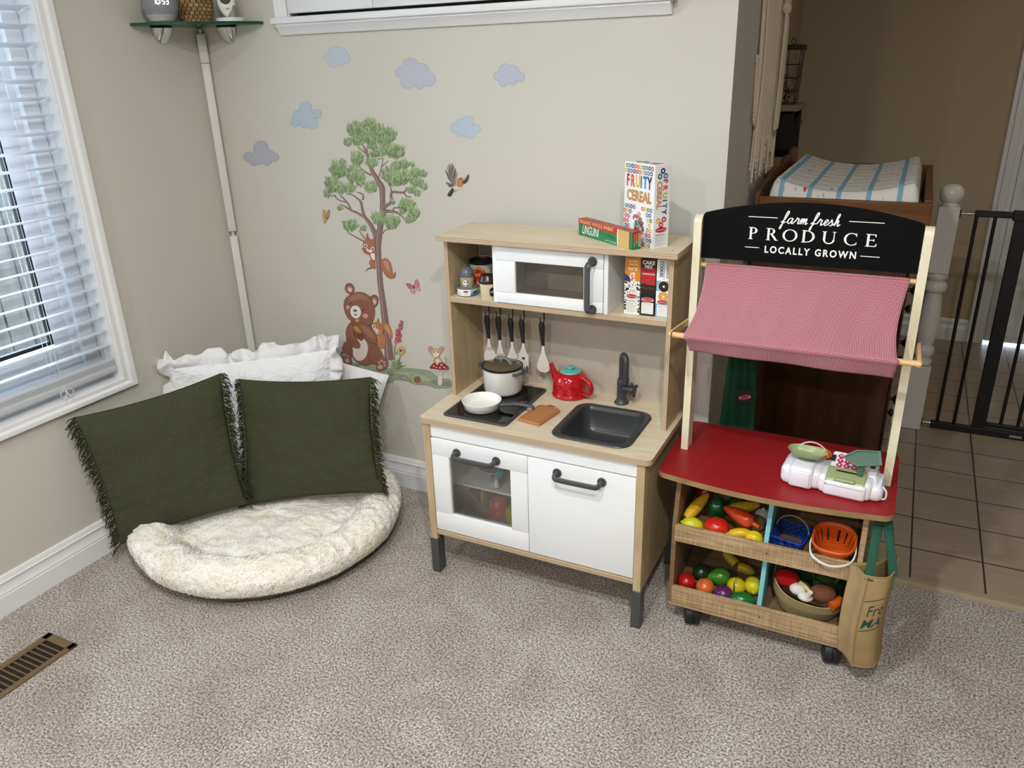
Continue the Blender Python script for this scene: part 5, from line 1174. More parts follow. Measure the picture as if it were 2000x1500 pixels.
for k in range(6): 
    for s_ in (-1, 1): x, y = W2*.60+k*.0035, H2*.46-k*.0013; b.add([F@Vector(q) for q in ((x, y, .0005), (x+.003, y+s_*.0035, .0005), (x+.0045, y+s_*.003, .0005))], [(0, 1, 2)], 5)
b.add([F@Vector(q) for q in ((W2*.50, H2*.46, .0005), (W2*.6, H2*.46, .0005), (W2*.6, H2*.475, .0005), (W2*.5, H2*.475, .0005))], [(0, 1, 2, 3)], 5)
F = frame(C_+fx*.0003, dx_, (0, 0, 1)); rc(b, F, 0, D2, H2*.52, H2, 0); R9 = Matrix.Rotation(rad(-90), 4, 'Z')
b.text('LINGUINI', .0135, F@Matrix.Translation((.019, H2*.93, .0006))@R9, 1, al='LEFT', sx=.62, shear=.2); b.text('ORGANIC', .008, F@Matrix.Translation((.011, H2*.9, .0006))@R9, 4, al='LEFT', sx=.8); b.text('WHOLE WHEAT', .006, F@Matrix.Translation((.004, H2*.9, .0006))@R9, 4, al='LEFT', sx=.8)
b.build('print', [pm('#b02a2c'), PW, pm('#d8b274'), pm('#b58d50'), pm('#e7c27a'), pm('#0f3f24')], t, smooth=0)

# ---- inside the oven
pt = mat('toy_teal', '#4cc4c6', .3)
c = PZ(.3290, 915, 935); c = Vector((1.245, -.255, .3287)); t = thing('toy_pan', 'teal and grey toy pan on the shelf inside the oven', 'toy pan', c)
b = B(); b.lathe([(.050, 0), (.060, .003), (.064, .034), (.066, .038), (.062, .036), (.056, .006), (0, .005)], c, 40); b.build('body', mat('toy_pan_grey', '#6e6c68', .35), t)
b = B(); b.lathe([(.062, .0385), (.060, .043), (.04, .048), (0, .050)], c, 40); b.build('lid', pt, t)
b = B(); b.tube([c+Vector((.045, -.045, .036)), c+Vector((.058, -.075, .030)), c+Vector((.062, -.10, .018)), c+Vector((.064, -.115, .010))], [.008, .008, .009, .009], 10, 0, (.5, 1.4)); b.build('handle', pt, t)
c = Vector((1.375, -.345, .3287)); t = thing('toy_appliance', 'dark grey toy appliance lying on the right of the oven shelf', 'toy appliance', c)
b = B(); b.tube(spline([(1.335, -.24, .338), (1.350, -.29, .342), (1.368, -.34, .340), (1.380, -.378, .3405)], 4, False), [.008, .012, .014, .0145, .015, .015, .015, .015, .015, .014, .013, .013, .010], 14, 0, (.75, 1.1)); b.build('body', mat('toy_slate', '#474d57', .25), t)
b = B(); b.tube(spline([(1.335, -.25, .348), (1.355, -.29, .372), (1.375, -.34, .370), (1.383, -.372, .350)], 4, False), .003, 8); b.build('loop', mat('toy_slate_light', '#7c828b', .3), t)
c = Vector((1.318, -.385, .3287)); t = thing('toy_bottle', 'tiny clear toy bottle with green base at the front of the oven shelf', 'toy bottle', c)
b = B(); b.lathe([(.009, 0), (.010, .001), (.010, .005)], c, 20); b.build('base', mat('toy_lime', '#7fae3a', .4), t)
b = B(); b.lathe([(.0095, .005), (.0095, .015), (.006, .020), (.0055, .030), (.007, .033)], c, 20); b.build('bottle', pm('#dfe3e2', .15), t)
c = Vector((1.293, -.350, .3287)); b = B(); b.box(c.x-.012, c.x+.012, c.y-.008, c.y+.008, c.z, c.z+.018, 0, .002); tag(b.build('toy_block', pm('#7c7f80', .3)), 'small grey toy block in front of the teal pan handle in the oven', 'toy')
# lower oven level: dark rack tray with coloured dishes
t = thing('oven_rack', 'grey wire rack tray low inside the oven', 'rack', (1.285, -.25, .163))
b = B()
for x in (1.16, 1.365): b.tube([(x, -.40, .200), (x, -.10, .200)], .0035, 8)
for y in (-.40, -.10): b.tube([(1.14, y, .200), (1.42, y, .200)], .0035, 8)
for k in range(4): b.tube([(1.16+.068*k, -.40, .164), (1.16+.068*k, -.40, .200)], .002, 6); b.tube([(1.16+.068*k, -.10, .164), (1.16+.068*k, -.10, .200)], .002, 6)
b.build('rack', mat('rack_grey', '#6f7370', .4), t)
def dish(x, y, z, r_, hx, label, h=.045):
    c = Vector((x, y, z)); m = mat('toy_dish_'+hx[1:], hx, .25); t = thing('toy_dish', label, 'toy dish', c, 0, 'toy dishes in the oven')
    b = B(); b.lathe([(r_*.8, 0), (r_*.96, .004), (r_, h*.55), (r_*.96, h*.8), (r_*.80, h*.92)], c, 36); b.build('bowl', m, t)
    b = B(); b.lathe([(r_*.8, h*.90), (r_*.72, h*.98), (r_*.45, h*.96), (r_*.42, h*1.05), (0, h*1.06)], c, 36); b.ell(c+Vector((0, 0, h*1.07)), (r_*.45, r_*.13, .003)); b.build('cap', m, t)
dish(1.2255, -.378, .1635, .030, '#4cc8cc', 'teal toy dish at the front left behind the oven glass')
dish(1.293, -.380, .1635, .031, '#e02c38', 'red toy dish at the front middle behind the oven glass')
dish(1.262, -.275, .1635, .033, '#e2603a', 'orange-red toy dish behind the teal dish in the oven', .052)
dish(1.333, -.295, .1635, .034, '#b9c838', 'olive green toy dish at the back right in the oven', .052)
dish(1.385, -.385, .1635, .024, '#46c0c4', 'teal toy dish half hidden at the lower right corner of the oven glass', .04)
b = B(); b.box(1.158, 1.196, -.30, -.26, .1635, .235, 0, .004); tag(b.build('toy_carton', pm('#8e1f28')), 'dark red toy carton at the left inside the oven', 'toy food box')
b = B(); b.box(1.204, 1.216, -.29, -.25, .1635, .240, 0, .003); tag(b.build('toy_carton', pm('#b5b040')), 'thin yellow toy carton beside the dark red one inside the oven', 'toy food box')

# ================================================================== MARKET STAND
st = thing('market_stand', 'toy produce stand with red top, black sign and red gingham awning', 'toy market stand', (2.10, -.22, 0))
def sb(name, q, m=None, bev=.001, p=None, **k):
    b = B(); b.box(*q); return b.build(name, m or M['oak'], p or st, bevel=bev, **k)
SX0, SX1, SF = 1.862, 2.345, -.386
# red top
b = B(); o = rrect(1.8145, 2.3965, -.4015, -.044, .030, 6); o = o[:21]+[(1.8445+.522*i/14, -.4015-.026*(1-(2*i/14-1)**2)) for i in range(1, 14)]+o[21:]; b.prism(o, 2, .4845, .5, 0, 1); b.build('counter', [M['redtop'], mat('counter_edge', '#a3855a', .5, vary='#8c6f48', vscale=12)], st, smooth=30)
# slanted bin case: side panels lean back towards the top
for x0, x1 in ((SX0, SX0+.013), (SX1-.013, SX1)):
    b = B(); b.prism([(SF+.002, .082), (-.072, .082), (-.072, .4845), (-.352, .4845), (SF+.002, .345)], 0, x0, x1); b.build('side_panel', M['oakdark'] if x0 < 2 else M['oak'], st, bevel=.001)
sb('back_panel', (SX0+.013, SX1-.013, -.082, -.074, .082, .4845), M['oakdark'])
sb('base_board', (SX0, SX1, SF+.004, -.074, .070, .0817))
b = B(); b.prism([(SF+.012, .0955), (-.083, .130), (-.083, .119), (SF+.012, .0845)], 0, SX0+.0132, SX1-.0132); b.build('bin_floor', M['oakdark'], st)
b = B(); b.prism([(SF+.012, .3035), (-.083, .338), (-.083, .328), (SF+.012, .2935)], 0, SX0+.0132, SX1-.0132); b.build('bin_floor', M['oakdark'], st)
sb('front_rail', (SX0+.0085, SX1-.0135, SF, SF+.011, .0825, .1375)); sb('front_rail', (SX0+.0085, SX1-.0135, SF, SF+.011, .2875, .3400))
for z in (.315, .108):
    b = B(); b.cyl((2.116, SF-.0015, z), (2.116, SF+.002, z), .0028, n=14); b.cyl((2.116, SF-.0019, z), (2.116, SF-.0012, z), .0012, n=10, m=1); b.build('screw', [M['steel'], M['black']], st)
for z0, z1, fz in ((.098, .2930, 0), (.306, .4840, 0)):
    b = B(); y1 = -.345 if z0 > .2 else -.372; b.prism([(SF+.0125, z0+.003), (-.083, z0+.034), (-.083, z1), (y1+.03, z1), (SF+.0125, z0+.038)], 0, 2.1045, 2.1165); b.build('bin_divider', M['teal'], st, bevel=.0006)
def caster(x, y, r_=.034, ang=0):
    b = B(); d = Vector((cos(ang), sin(ang), 0)); c = Vector((x, y, r_)); b.lathe([(.0, -.022), (r_*.72, -.022), (r_*.93, -.020), (r_, -.015), (r_, -.0015), (r_*.95, 0), (r_, .0015), (r_, .015), (r_*.93, .020), (r_*.72, .022), (0, .022)], c, 32, R=d.to_track_quat('Z', 'Y').to_matrix()); w_ = b.build('caster', M['rubber'], st, smooth=40)
    b = B(); b.ell((x, y+.004, r_+.012), (.024, .033, .026), 0, 20, 12); b.cyl((x, y, .05), (x, y, .0695), .011, n=14); b.build('caster_hood', M['rubber'], w_, smooth=50)
caster(1.925, -.345, .034, .35); caster(2.305, -.350, .034, .2); caster(1.925, -.125, .034, .2); caster(2.305, -.115, .034, .3)
# posts
for x0, x1 in ((1.8395, 1.8590), (2.3610, 2.3810)):
    b = B(); y0, y1, zt = -.2445, -.198, 1.158
    pr = [(y0, .5003), (y1, .5003), (y1, zt-.004)]+[((y0+y1)/2+(y1-y0)/2*cos(rad(a)), zt-.018+.018*sin(rad(a))) for a in range(15, 181, 15)]+[(y0, zt-.02)]
    b.prism(pr, 0, x0, x1); b.build('post', M['post'], st, bevel=.0012)
# arched sign board
sx0_, sx1_, yb = 1.8595, 2.3605, -.232
zb, ze, zm = 1.049, 1.164, 1.198
arc = [(sx0_+.004+(sx1_-sx0_-.008)*i/24, ze+(zm-ze)*(1-(2*i/24-1)**2)) for i in range(25)]
b = B(); b.prism([(sx0_, zb), (sx1_, zb), (sx1_, ze-.006)]+list(reversed(arc))+[(sx0_, ze-.006)], 1, yb, yb+.012); sg = b.build('sign_board', M['blackboard'], st, bevel=.0008, smooth=20)
F = frame((2.1205, yb-.0002, 0), (1, 0, 0), (0, 0, 1)); b = B()
def ln_(x0, x1, z0, z1=None): z1 = z0 if z1 is None else z1; b.add([F@Vector(q) for q in ((x0, z0-.0009, .0004), (x1, z1-.0009, .0004), (x1, z1+.0009, .0004), (x0, z0+.0009, .0004))], [(0, 1, 2, 3)])
ln_(-.150, -.081, 1.1605); ln_(.080, .156, 1.1615); ln_(-.153, -.118, 1.0850); ln_(.114, .156, 1.0820)
b.text('LOCALLY GROWN', .0235, F@Matrix.Translation((.000, 1.0745, 0)), 0, bold=.030, sx=.86, sp=1.32)
# brush-script line, drawn stroke by stroke (units: x-height = 1)
ZC = [0]
def stroke(pts, w, sc, ox, oz, k=6, tilt=.28):
    q = spline(pts, k, False); P = [(ox+(x+y*tilt)*sc, oz+y*sc) for x, y in q]; ZC[0] += 4e-5; n_ = len(P); L_ = []; R_ = []
    for i in range(n_):
        a, c_ = P[max(i-1, 0)], P[min(i+1, n_-1)]; dx, dy = c_[0]-a[0], c_[1]-a[1]; d = sqrt(dx*dx+dy*dy) or 1; ww = w*1.12*(.75+.35*abs(dy)/d)*(.55 if i in (0, n_-1) else 1)
        L_.append((P[i][0]-dy/d*ww, P[i][1]+dx/d*ww)); R_.append((P[i][0]+dy/d*ww, P[i][1]-dx/d*ww))
    b.add([F@Vector((x, z, .0004+ZC[0]+(k % n_)*1.5e-6)) for k, (x, z) in enumerate(L_+R_)], [(i, i+1, n_+i+1, n_+i) for i in range(n_-1)])
GL = {'f': ([[(-.35, .15), (.05, .55), (.38, 1.5), (.42, 2.05), (.24, 2.15), (.10, 1.7), (.05, .6), (.0, -.7), (-.10, -1.0), (-.18, -.7), (.02, -.1), (.35, .25), (.6, .2)]], .62),
      'a': ([[(.75, .85), (.45, 1.0), (.12, .75), (.08, .25), (.35, .02), (.62, .3), (.78, .95), (.76, .3), (.9, .02), (1.15, .25)]], 1.05),
      'r': ([[(-.1, .2), (.18, .75), (.25, 1.1), (.36, .92), (.62, .9), (.58, .4), (.70, .03), (.95, .25)]], .85),
      'm': ([[(-.1, .3), (.12, 1.0), (.14, .0)], [(.14, .2), (.38, .92), (.5, .9), (.50, .0)], [(.50, .2), (.76, .92), (.9, .9), (.88, .3), (.98, .02), (1.25, .3)]], 1.2),
      'e': ([[(-.05, .25), (.3, .45), (.62, .75), (.48, 1.02), (.22, .85), (.15, .35), (.4, .02), (.78, .3)]], .72),
      's': ([[(-.05, .2), (.25, .75), (.32, 1.08), (.42, .85), (.62, .35), (.5, .02), (.2, .08)], [(.5, .02), (.85, .3)]], .75),
      'h': ([[(-.05, .2), (.28, .9), (.42, 1.9), (.30, 2.1), (.2, 1.7), (.18, .0)], [(.18, .2), (.42, .85), (.6, .9), (.62, .3), (.74, .02), (1.05, .35)]], .95), ' ': ([], .62)}
x = -.0690; sc = .0136
for ch in 'farm fresh':
    ss, adv = GL[ch]
    for s_ in ss: stroke(s_, .00115, sc, x, 1.1485)
    x += adv*sc*1.16
# PRODUCE in seriffed capitals
def bar(x0, z0, x1, z1, w): 
    dx, dz = x1-x0, z1-z0; d = sqrt(dx*dx+dz*dz); nx, nz = -dz/d*w/2, dx/d*w/2; ZC[0] += 1e-5
    b.add([F@Vector(q) for q in ((x0+nx, z0+nz, .0004+ZC[0]), (x1+nx, z1+nz, .0004+ZC[0]), (x1-nx, z1-nz, .0004+ZC[0]), (x0-nx, z0-nz, .0004+ZC[0]))], [(0, 1, 2, 3)])
def ringarc(cx, cz, rx, rz, a0, a1, wx, wz, n_=28):
    ZC[0] += 1e-5
    v = [F@Vector((cx+(rx-k*wx)*cos(a), cz+(rz-k*wz)*sin(a), .0005+ZC[0])) for k in (0, 1) for a in [rad(a0+(a1-a0)*i/n_) for i in range(n_+1)]]; b.add(v, [(i, i+1, n_+2+i, n_+1+i) for i in range(n_)])
F0_ = F; F = F@Matrix.Translation((.0073, 0, 0))@Matrix.Diagonal((1.052, 1, 1, 1))
Hh, z0 = .0285, 1.1060; T_, t_ = .0050, .0019
def ser(x, z, w): bar(x-w/2, z, x+w/2, z, .0013)
xs = [-.130, -.0905, -.0405, .0125, .0640, .1085, .1505]
x = -.141; b_ = b
bar(x, z0, x, z0+Hh, T_); ser(x, z0, .0105); ser(x-.001, z0+Hh, .009); ringarc(x+.006, z0+Hh*.74, .0085, Hh*.265, -100, 95, T_, t_); bar(x, z0+Hh-.0006, x+.006, z0+Hh-.0006, t_); bar(x, z0+Hh*.49, x+.005, z0+Hh*.49, t_)
x = -.101; bar(x, z0, x, z0+Hh, T_); ser(x, z0, .0105); ser(x-.001, z0+Hh, .009); ringarc(x+.006, z0+Hh*.76, .0085, Hh*.245, -100, 95, T_, t_); bar(x, z0+Hh-.0006, x+.006, z0+Hh-.0006, t_); bar(x, z0+Hh*.52, x+.005, z0+Hh*.52, t_); bar(x+.007, z0+Hh*.52, x+.0175, z0+.0006, T_*.95); ser(x+.019, z0, .007)
ringarc(-.0530, z0+Hh/2, .0165, Hh*.52, 0, 360, T_, t_, 48)
x = -.0225; bar(x, z0, x, z0+Hh, T_); ser(x, z0, .009); ser(x, z0+Hh, .009); ringarc(x+.006, z0+Hh/2, .0175, Hh*.5, -98, 98, T_*1.05, t_, 32); bar(x, z0+Hh-.0006, x+.005, z0+Hh-.0006, t_); bar(x, z0+.0006, x+.005, z0+.0006, t_)
x = .0215; bar(x, z0+Hh*.3, x, z0+Hh, T_); ser(x, z0+Hh, .010); bar(x+.0205, z0+Hh*.3, x+.0205, z0+Hh, t_*1.2); ser(x+.0205, z0+Hh, .008); ringarc(x+.0101, z0+Hh*.34, .0121, Hh*.36, 180, 360, T_*.8, t_*1.3, 24)
ringarc(.0790, z0+Hh/2, .0160, Hh*.52, 52, 308, T_, t_, 36); bar(.0885, z0+Hh*.72, .0885, z0+Hh, t_)
bar(.0885, z0+Hh*.05, .0893, z0+Hh*.25, t_)
x = .1130; bar(x, z0, x, z0+Hh, T_); ser(x-.001, z0, .008); ser(x-.001, z0+Hh, .008); bar(x, z0+Hh-.0007, x+.0150, z0+Hh-.0007, t_*1.1); bar(x, z0+.0007, x+.0165, z0+.0007, t_*1.1); bar(x, z0+Hh*.52, x+.0115, z0+Hh*.52, t_); bar(x+.0147, z0+Hh, x+.0150, z0+Hh*.80, t_*1.3); bar(x+.0160, z0, x+.0175, z0+Hh*.22, t_*1.3); bar(x+.0115, z0+Hh*.43, x+.0115, z0+Hh*.61, t_*1.2)
b.build('lettering', M['paint'], sg, smooth=0, label='white painted words')
# dowels and arms
b = B(); b.cyl((1.8592, -.221, 1.0285), (2.3608, -.221, 1.0285), .0062, n=16); b.build('dowel', M['pine'], st)
AZ, AY = .8925, -.405
pin = M['pine']
b = B(); b.cyl((1.8415, AY, AZ), (2.3950, AY, AZ), .0072, n=18); b.build('dowel', pin, st)
for xa, xb in ((1.8300, 1.8385), (2.3855, 2.3940)):
    b = B(); pr = [(-.214, AZ-.012), (-.212, AZ-.026), (-.228, AZ-.028), (AY+.004, AZ-.0085), (AY-.006, AZ-.0065), (AY-.009, AZ), (AY-.006, AZ+.0065), (AY+.002, AZ+.0085)]
    b.prism(pr, 0, xa+(.003 if xa < 2 else 0), xb); b.build('awning_arm', pin, st, bevel=.0012)
# gingham awning
gm = mat('red_gingham', '#c4556a', .9, sheen=.15); n, L, p = nodes_of(gm); tc = n.new('ShaderNodeTexCoord'); sx = n.new('ShaderNodeSeparateXYZ'); L.new(tc.outputs['UV'], sx.inputs[0])
def st_(o): return mathn(n, L, 'GREATER_THAN', mathn(n, L, 'FRACT', o), .5)
s_ = mathn(n, L, 'MULTIPLY', mathn(n, L, 'ADD', st_(sx.outputs[0]), st_(sx.outputs[1])), .5)
r = n.new('ShaderNodeValToRGB'); r.color_ramp.interpolation = 'CONSTANT'; e = r.color_ramp.elements; e[0].position = 0; e[0].color = lin('#d6cacc'); e[1].position = .75; e[1].color = lin('#861a32'); k = e.new(.25); k.color = lin('#a84358')
L.new(s_, r.inputs[0]); L.new(r.outputs[0], p.inputs['Base Color'])
PW_ = .0035
def aw(u, v):
    # v 0 top rod .. .80 lower rod .. 1 valance
    if v < .045: a = rad(200-200*v/.045); x = 1.8735+.4745*u; return Vector((x, -.221+.0078*cos(a), 1.0285+.0078*sin(a)))
    if v < .76:
        t = (v-.045)/.715; x0 = 1.8735-.0035*t+ .008*sin(t*pi); x1 = 2.348-.002*t-.010*sin(t*pi); x = x0+(x1-x0)*u
        y = -.2300+(AY-.0075+.2300)*t; z = 1.0300+(AZ+.0055-1.0300)*t; sag = -.020*sin(t*pi)*(.8+.2*sin(u*9)); rip = .0014*sin(u*42+t*4)*sin(t*pi)
        return Vector((x, y-sag*.2, z+sag+rip))
    if v < .82: t = (v-.76)/.06; a = rad(140+110*t); x = 1.8700+(2.3520-1.8700)*u-.006*(u-.5)*t; return Vector((x, AY+.0085*cos(a), AZ+.0085*sin(a)))
    t = (v-.82)/.18; x = 1.8760+(2.3480-1.8760)*u-.008*(u-.5)*t; return Vector((x, AY-.003+.022*t+.0035*sin(u*14+1)*t, AZ-.008-.036*t-.004*t*u))
nu, nv = 60, 60; vv = []; uvs = []; ff = []; acc = 0; prev = None
for j in range(nv+1):
    p0 = aw(.5, j/nv); acc += (p0-prev).length if prev is not None else 0; prev = p0
    for i in range(nu+1): vv.append(aw(i/nu, j/nv)); uvs.append((i/nu*.475/PW_, acc/PW_))
for j in range(nv):
    for i in range(nu): a = j*(nu+1)+i; ff.append((a, a+1, a+nu+2, a+nu+1))
b = B(); b.add(vv, ff, 0, uvs); b.build('awning', gm, st, smooth=60, solid=.0010)

# ---- toy till with scale on the red top
tw = mat('till_white', '#ecebf4', .2, coat=.3); tg = mat('till_sage', '#9aa777', .25); td = mat('till_dark_green', '#3f6351', .4); tp = mat('till_pink', '#d22a5a', .35); tk = mat('till_ink', '#1f2426', .5)
t = thing('toy_cash_register', 'white and sage toy cash register with built-in scale on the red top', 'toy cash register', (2.245, -.292, .5002))
W_ = Matrix.Translation((2.246, -.297, .5003))@Matrix.Rotation(rad(-4), 4, 'Z')
def rb(q, m, name, bev, par=t, seg=4, **k): b = B(); b.T = W_; b.box(*q, 0, bev, seg); return b.build(name, m, par, smooth=60, **k)
b = B(); b.T = W_
b.box(-.122, -.018, -.050, .050, 0, .055, 0, .018, 4); b.box(-.100, -.040, -.056, .050, .001, .060, 0, .010, 3); b.box(-.093, -.047, -.0585, -.05, .006, .050, 0, .004, 2)
b.box(-.030, .098, -.052, .055, 0, .050, 0, .014, 4); b.box(-.016, .086, -.058, .05, .0, .046, 0, .010, 3); b.box(.080, .122, -.045, .05, 0, .044, 0, .016, 4)
b.build('body', tw, t, smooth=60)
b = B(); b.T = W_; b.prism([(.050, .030), (.050, .078), (-.006, .050), (-.006, .030)], 0, -.012, .100); b.build('keypad_case', tw, t, bevel=.006, smooth=60, seg=3)
b = B(); b.T = W_; b.prism([(-.0592, .030), (-.054, .046), (-.040, .054), (-.004, .060), (.004, .052), (.0, .030)], 0, -.013, .080); b.build('drawer_lid', tg, t, bevel=.004, seg=3, smooth=60)
b = B(); b.T = W_; b.box(.008, .058, -.058, -.048, .044, .053, 0, .003, 3); b.build('drawer_grip', tg, t)
b = B(); b.T = W_@Matrix.Translation((.030, -.022, .0572))@Matrix.Rotation(rad(9), 4, 'X'); b.box(-.022, .028, -.0022, .0022, -.001, .0012); b.build('card_slot', M['black'], t)
# keys on the slope
SL = W_@Matrix.Translation((.040, .022, .0645))@Matrix.Rotation(rad(26.6), 4, 'X')
kp = 0
for r_ in range(3):
    for c_ in range(4):
        b = B(); b.T = SL@Matrix.Translation((-.030+c_*.0175, -.016+r_*.0145, .0)); b.lathe([(.0070, 0), (.0070, .0022), (.006, .0032)], (0, 0, 0), 16, mf=lambda a, z: 1+.12*cos(4*a)); b.lathe([(.0024, .0030), (.0024, .0036)], (0, 0, 0), 12, 1)
        b.build('key', [tp, M['white']], t)
for x in (-.047, .047): b = B(); b.T = SL@Matrix.Translation((x, .004, .0)); b.box(-.0055, .0055, -.010, .010, 0, .0016, 0, .0005); b.text('Toy' if False else 'DEMO' if False else '', .001, b.T) if False else None; b.build('display', tk, t)
# sage scale dish
b = B(); b.T = W_@Matrix.Translation((-.068, .002, .058)); b.lathe([(.020, 0), (.020, .008), (.014, .010), (.016, .014)], (0, 0, 0), 28, mf=lambda a, z: 1+.15*cos(2*a)); b.build('scale_stem', mat('sage_dark', '#6c7a54', .35), t, smooth=50)
def oval(u, v):
    a = u*2*pi; k = [(0, .014), (.55, .0135), (.80, .017), (.98, .030), (1.03, .0315), (.99, .0300), (.82, .0185), (.5, .0155), (0, .0155)][int(v*8+.5)]
    ex = 2.6; cx, cy_ = cos(a), sin(a); sx = abs(cx)**(2/ex)*(1 if cx > 0 else -1); sy = abs(cy_)**(2/ex)*(1 if cy_ > 0 else -1); return Vector((k[0]*.046*sx, k[0]*.0235*sy, k[1]))
b = B(); b.T = W_@Matrix.Translation((-.068, -.004, .058))@Matrix.Rotation(rad(5), 4, 'X'); b.grid(oval, 48, 8); b.build('scale_dish', tg, t, smooth=50, weld=.0001)
# arrow sign
AR = W_@Matrix.Translation((.063, -.026, .050))@Matrix.Rotation(rad(-8), 4, 'X')
b = B(); b.T = AR; b.box(-.007, .007, -.004, .004, -.004, .036, 0, .001); b.build('sign_post', td, t)
A2 = AR@Matrix.Translation((.000, .002, .050))@Matrix.Rotation(rad(-38), 4, 'X')@Matrix.Rotation(rad(-9), 4, 'Y')
def pent(s_, o=0): return [(-.046*s_+o, .002), (-.014*s_, .0215*s_), (.040*s_, .0215*s_), (.044*s_, -.014*s_), (-.012*s_, -.0215*s_)]
b = B(); b.T = A2; b.prism(pent(1), 1, -.003, .001); b.build('arrow_sign', td, t, bevel=.001)
b = B(); b.T = A2; 
o1, o2 = pent(1), pent(.86)
b.add([(x, -.003, z) for x, z in o1]+[(x, -.003, z) for x, z in o2]+[(x, -.0065, z) for x, z in o1]+[(x, -.0065, z) for x, z in o2], [(10+i, 10+(i+1) % 5, 15+(i+1) % 5, 15+i) for i in range(5)]+[(i, (i+1) % 5, 10+(i+1) % 5, 10+i) for i in range(5)]+[(5+i, 5+(i+1) % 5, 15+(i+1) % 5, 15+i) for i in range(5)]); b.build('arrow_rim', mat('till_green_rim', '#4b7260', .4), t, smooth=0)
b = B(); b.T = W_; b.box(.112, .116, -.030, .028, .010, .056, 0, .0018, 2); b.box(.101, .104, -.030, .028, .030, .054, 0, .001, 2); b.tube(spline([(.118, -.035, .045), (.128, -.038, .035), (.128, -.036, .015), (.118, -.030, .008)], 4, False), .0025, 8); b.build('card_reader', mat('till_clear', '#dfe2e6', .15), t)
# orange pail with white wire behind the till
c = PZ(.5003, 1606, 898); c = Vector((2.195, -.195, .5003)); t = thing('toy_bucket', 'small orange toy pail with white handle behind the cash register', 'toy bucket', c)
b = B(); b.lathe([(.022, 0), (.030, .002), (.036, .034), (.038, .036), (.034, .034), (.028, .004), (0, .003)], c, 32); b.build('pail', mat('pail_orange', '#cf6a2c', .4), t)
b = B(); b.tube([(c.x-.037, c.y-.02, c.z+.032)]+[(c.x-.012+.040*cos(a)*-1, c.y-.02-.0*sin(a), c.z+.034+.040*sin(a)) for a in [pi*i/12 for i in range(1, 12)]]+[(c.x+.030, c.y-.01, c.z+.034)], .0017, 8); b.build('handle', M['wplast'], t)

# ---- produce
def seamring(b, c, r_, ax, m, w_=.0012):
    R = Vector(ax).normalized().to_track_quat('Z', 'Y').to_matrix(); b.lathe([(r_*1.003, -w_/2), (r_*1.006, 0), (r_*1.003, w_/2)], c, 32, m, R=R)
skin = lambda h, r=.3, **k: mat('produce_'+h[1:], h, r, **k)
SEAM = mat('seam_dark', '#2a1c10', .6)
UG, LG, BG = 'toy produce in the upper left bin', 'toy produce in the lower left bin', 'felt food in the round basket'
def fz(y, up): return (.3035+(y-SF-.012)/(-.083-SF-.012)*.0345) if up else (.0955+(y-SF-.012)/(-.083-SF-.012)*.0345)
def AT(u, v, r, up, lift=0):      # rest a round thing of radius r in a bin where the photo shows its centre
    z = (.33 if up else .12)
    for _ in range(5): q = PZ(z, u, v); z = fz(min(-.09, q.y), up)+r+.0008+lift
    return q.x, q.y
def prod(name, label, cat, b, mats, c, group, parts=()):
    if not parts:
        return tag(b.build(name, mats, smooth=60, origin=c), label, cat, group)
    t = thing(name, label, cat, c, 0, group); b.build('body', mats, t, smooth=60)
    for nm, bb, mm in parts: bb.build(nm, mm, t, smooth=60)
    return t
def sphere_fruit(name, label, x, y, r, hx, up, seam=None, stem=None, stemhx='#2f5a2a', sc=(1, 1, .95), gr=None, rough=.22, fn=None, zoff=0, extra=()):
    zc = fz(y, up)+r*sc[2]+.0006+zoff; c = (x, y, zc); b = B(); b.ell(c, (r*sc[0], r*sc[1], r*sc[2]), 0, 28, 18, fn=fn); ms = [skin(hx, rough)]
    if seam: seamring(b, c, r*.985, seam, 1); ms.append(SEAM)
    parts = list(extra)
    if stem: s_ = B(); s_.tube([Vector(c)+Vector(q) for q in stem], [.0035, .0028, .0022][:len(stem)] if len(stem) < 4 else .003, 8); parts.append(('stem', s_, skin(stemhx, .5)))
    return prod(name, label, 'toy food', b, ms, (x, y, zc-r*sc[2]), gr or (UG if up else LG), parts)
pump = lambda k, d=.08: (lambda v: 1-d*(.5+.5*cos(k*math.atan2(v.y, v.x)))*max(0, v.z)**.5 if v.z > 0 else 1-d*.5*(.5+.5*cos(k*math.atan2(v.y, v.x))))
sphere_fruit('toy_tomato', 'shiny red toy tomato at the front middle of the upper left bin', *AT(1400, 1027, .028, 1), .0305, '#c8261a', 1, stem=[(0, 0, .020), (.002, 0, .026)], sc=(1.12, 1, .85), fn=pump(5, .06))
sphere_fruit('toy_pepper', 'bright green toy bell pepper in the middle of the upper left bin', *AT(1400, 992, .030, 1), .0290, '#145f2c', 1, sc=(.9, .9, 1.08), fn=pump(4, .14), stem=[(0, 0, .022), (.002, 0, .034)])
sphere_fruit('toy_pepper', 'dark green toy bell pepper at the back of the upper left bin', *AT(1440, 984, .028, 1), .0280, '#0f4a24', 1, sc=(1, 1, .95), fn=pump(4, .14), stem=[(0, 0, .02), (.002, 0, .030)])
sphere_fruit('toy_pepper', 'red toy bell pepper at the back left corner of the upper left bin', 1.906, -.205, .0290, '#8e1a1c', 1, sc=(.9, 1, 1.05), fn=pump(4, .12), stem=[(0, 0, .02), (.002, 0, .032)])
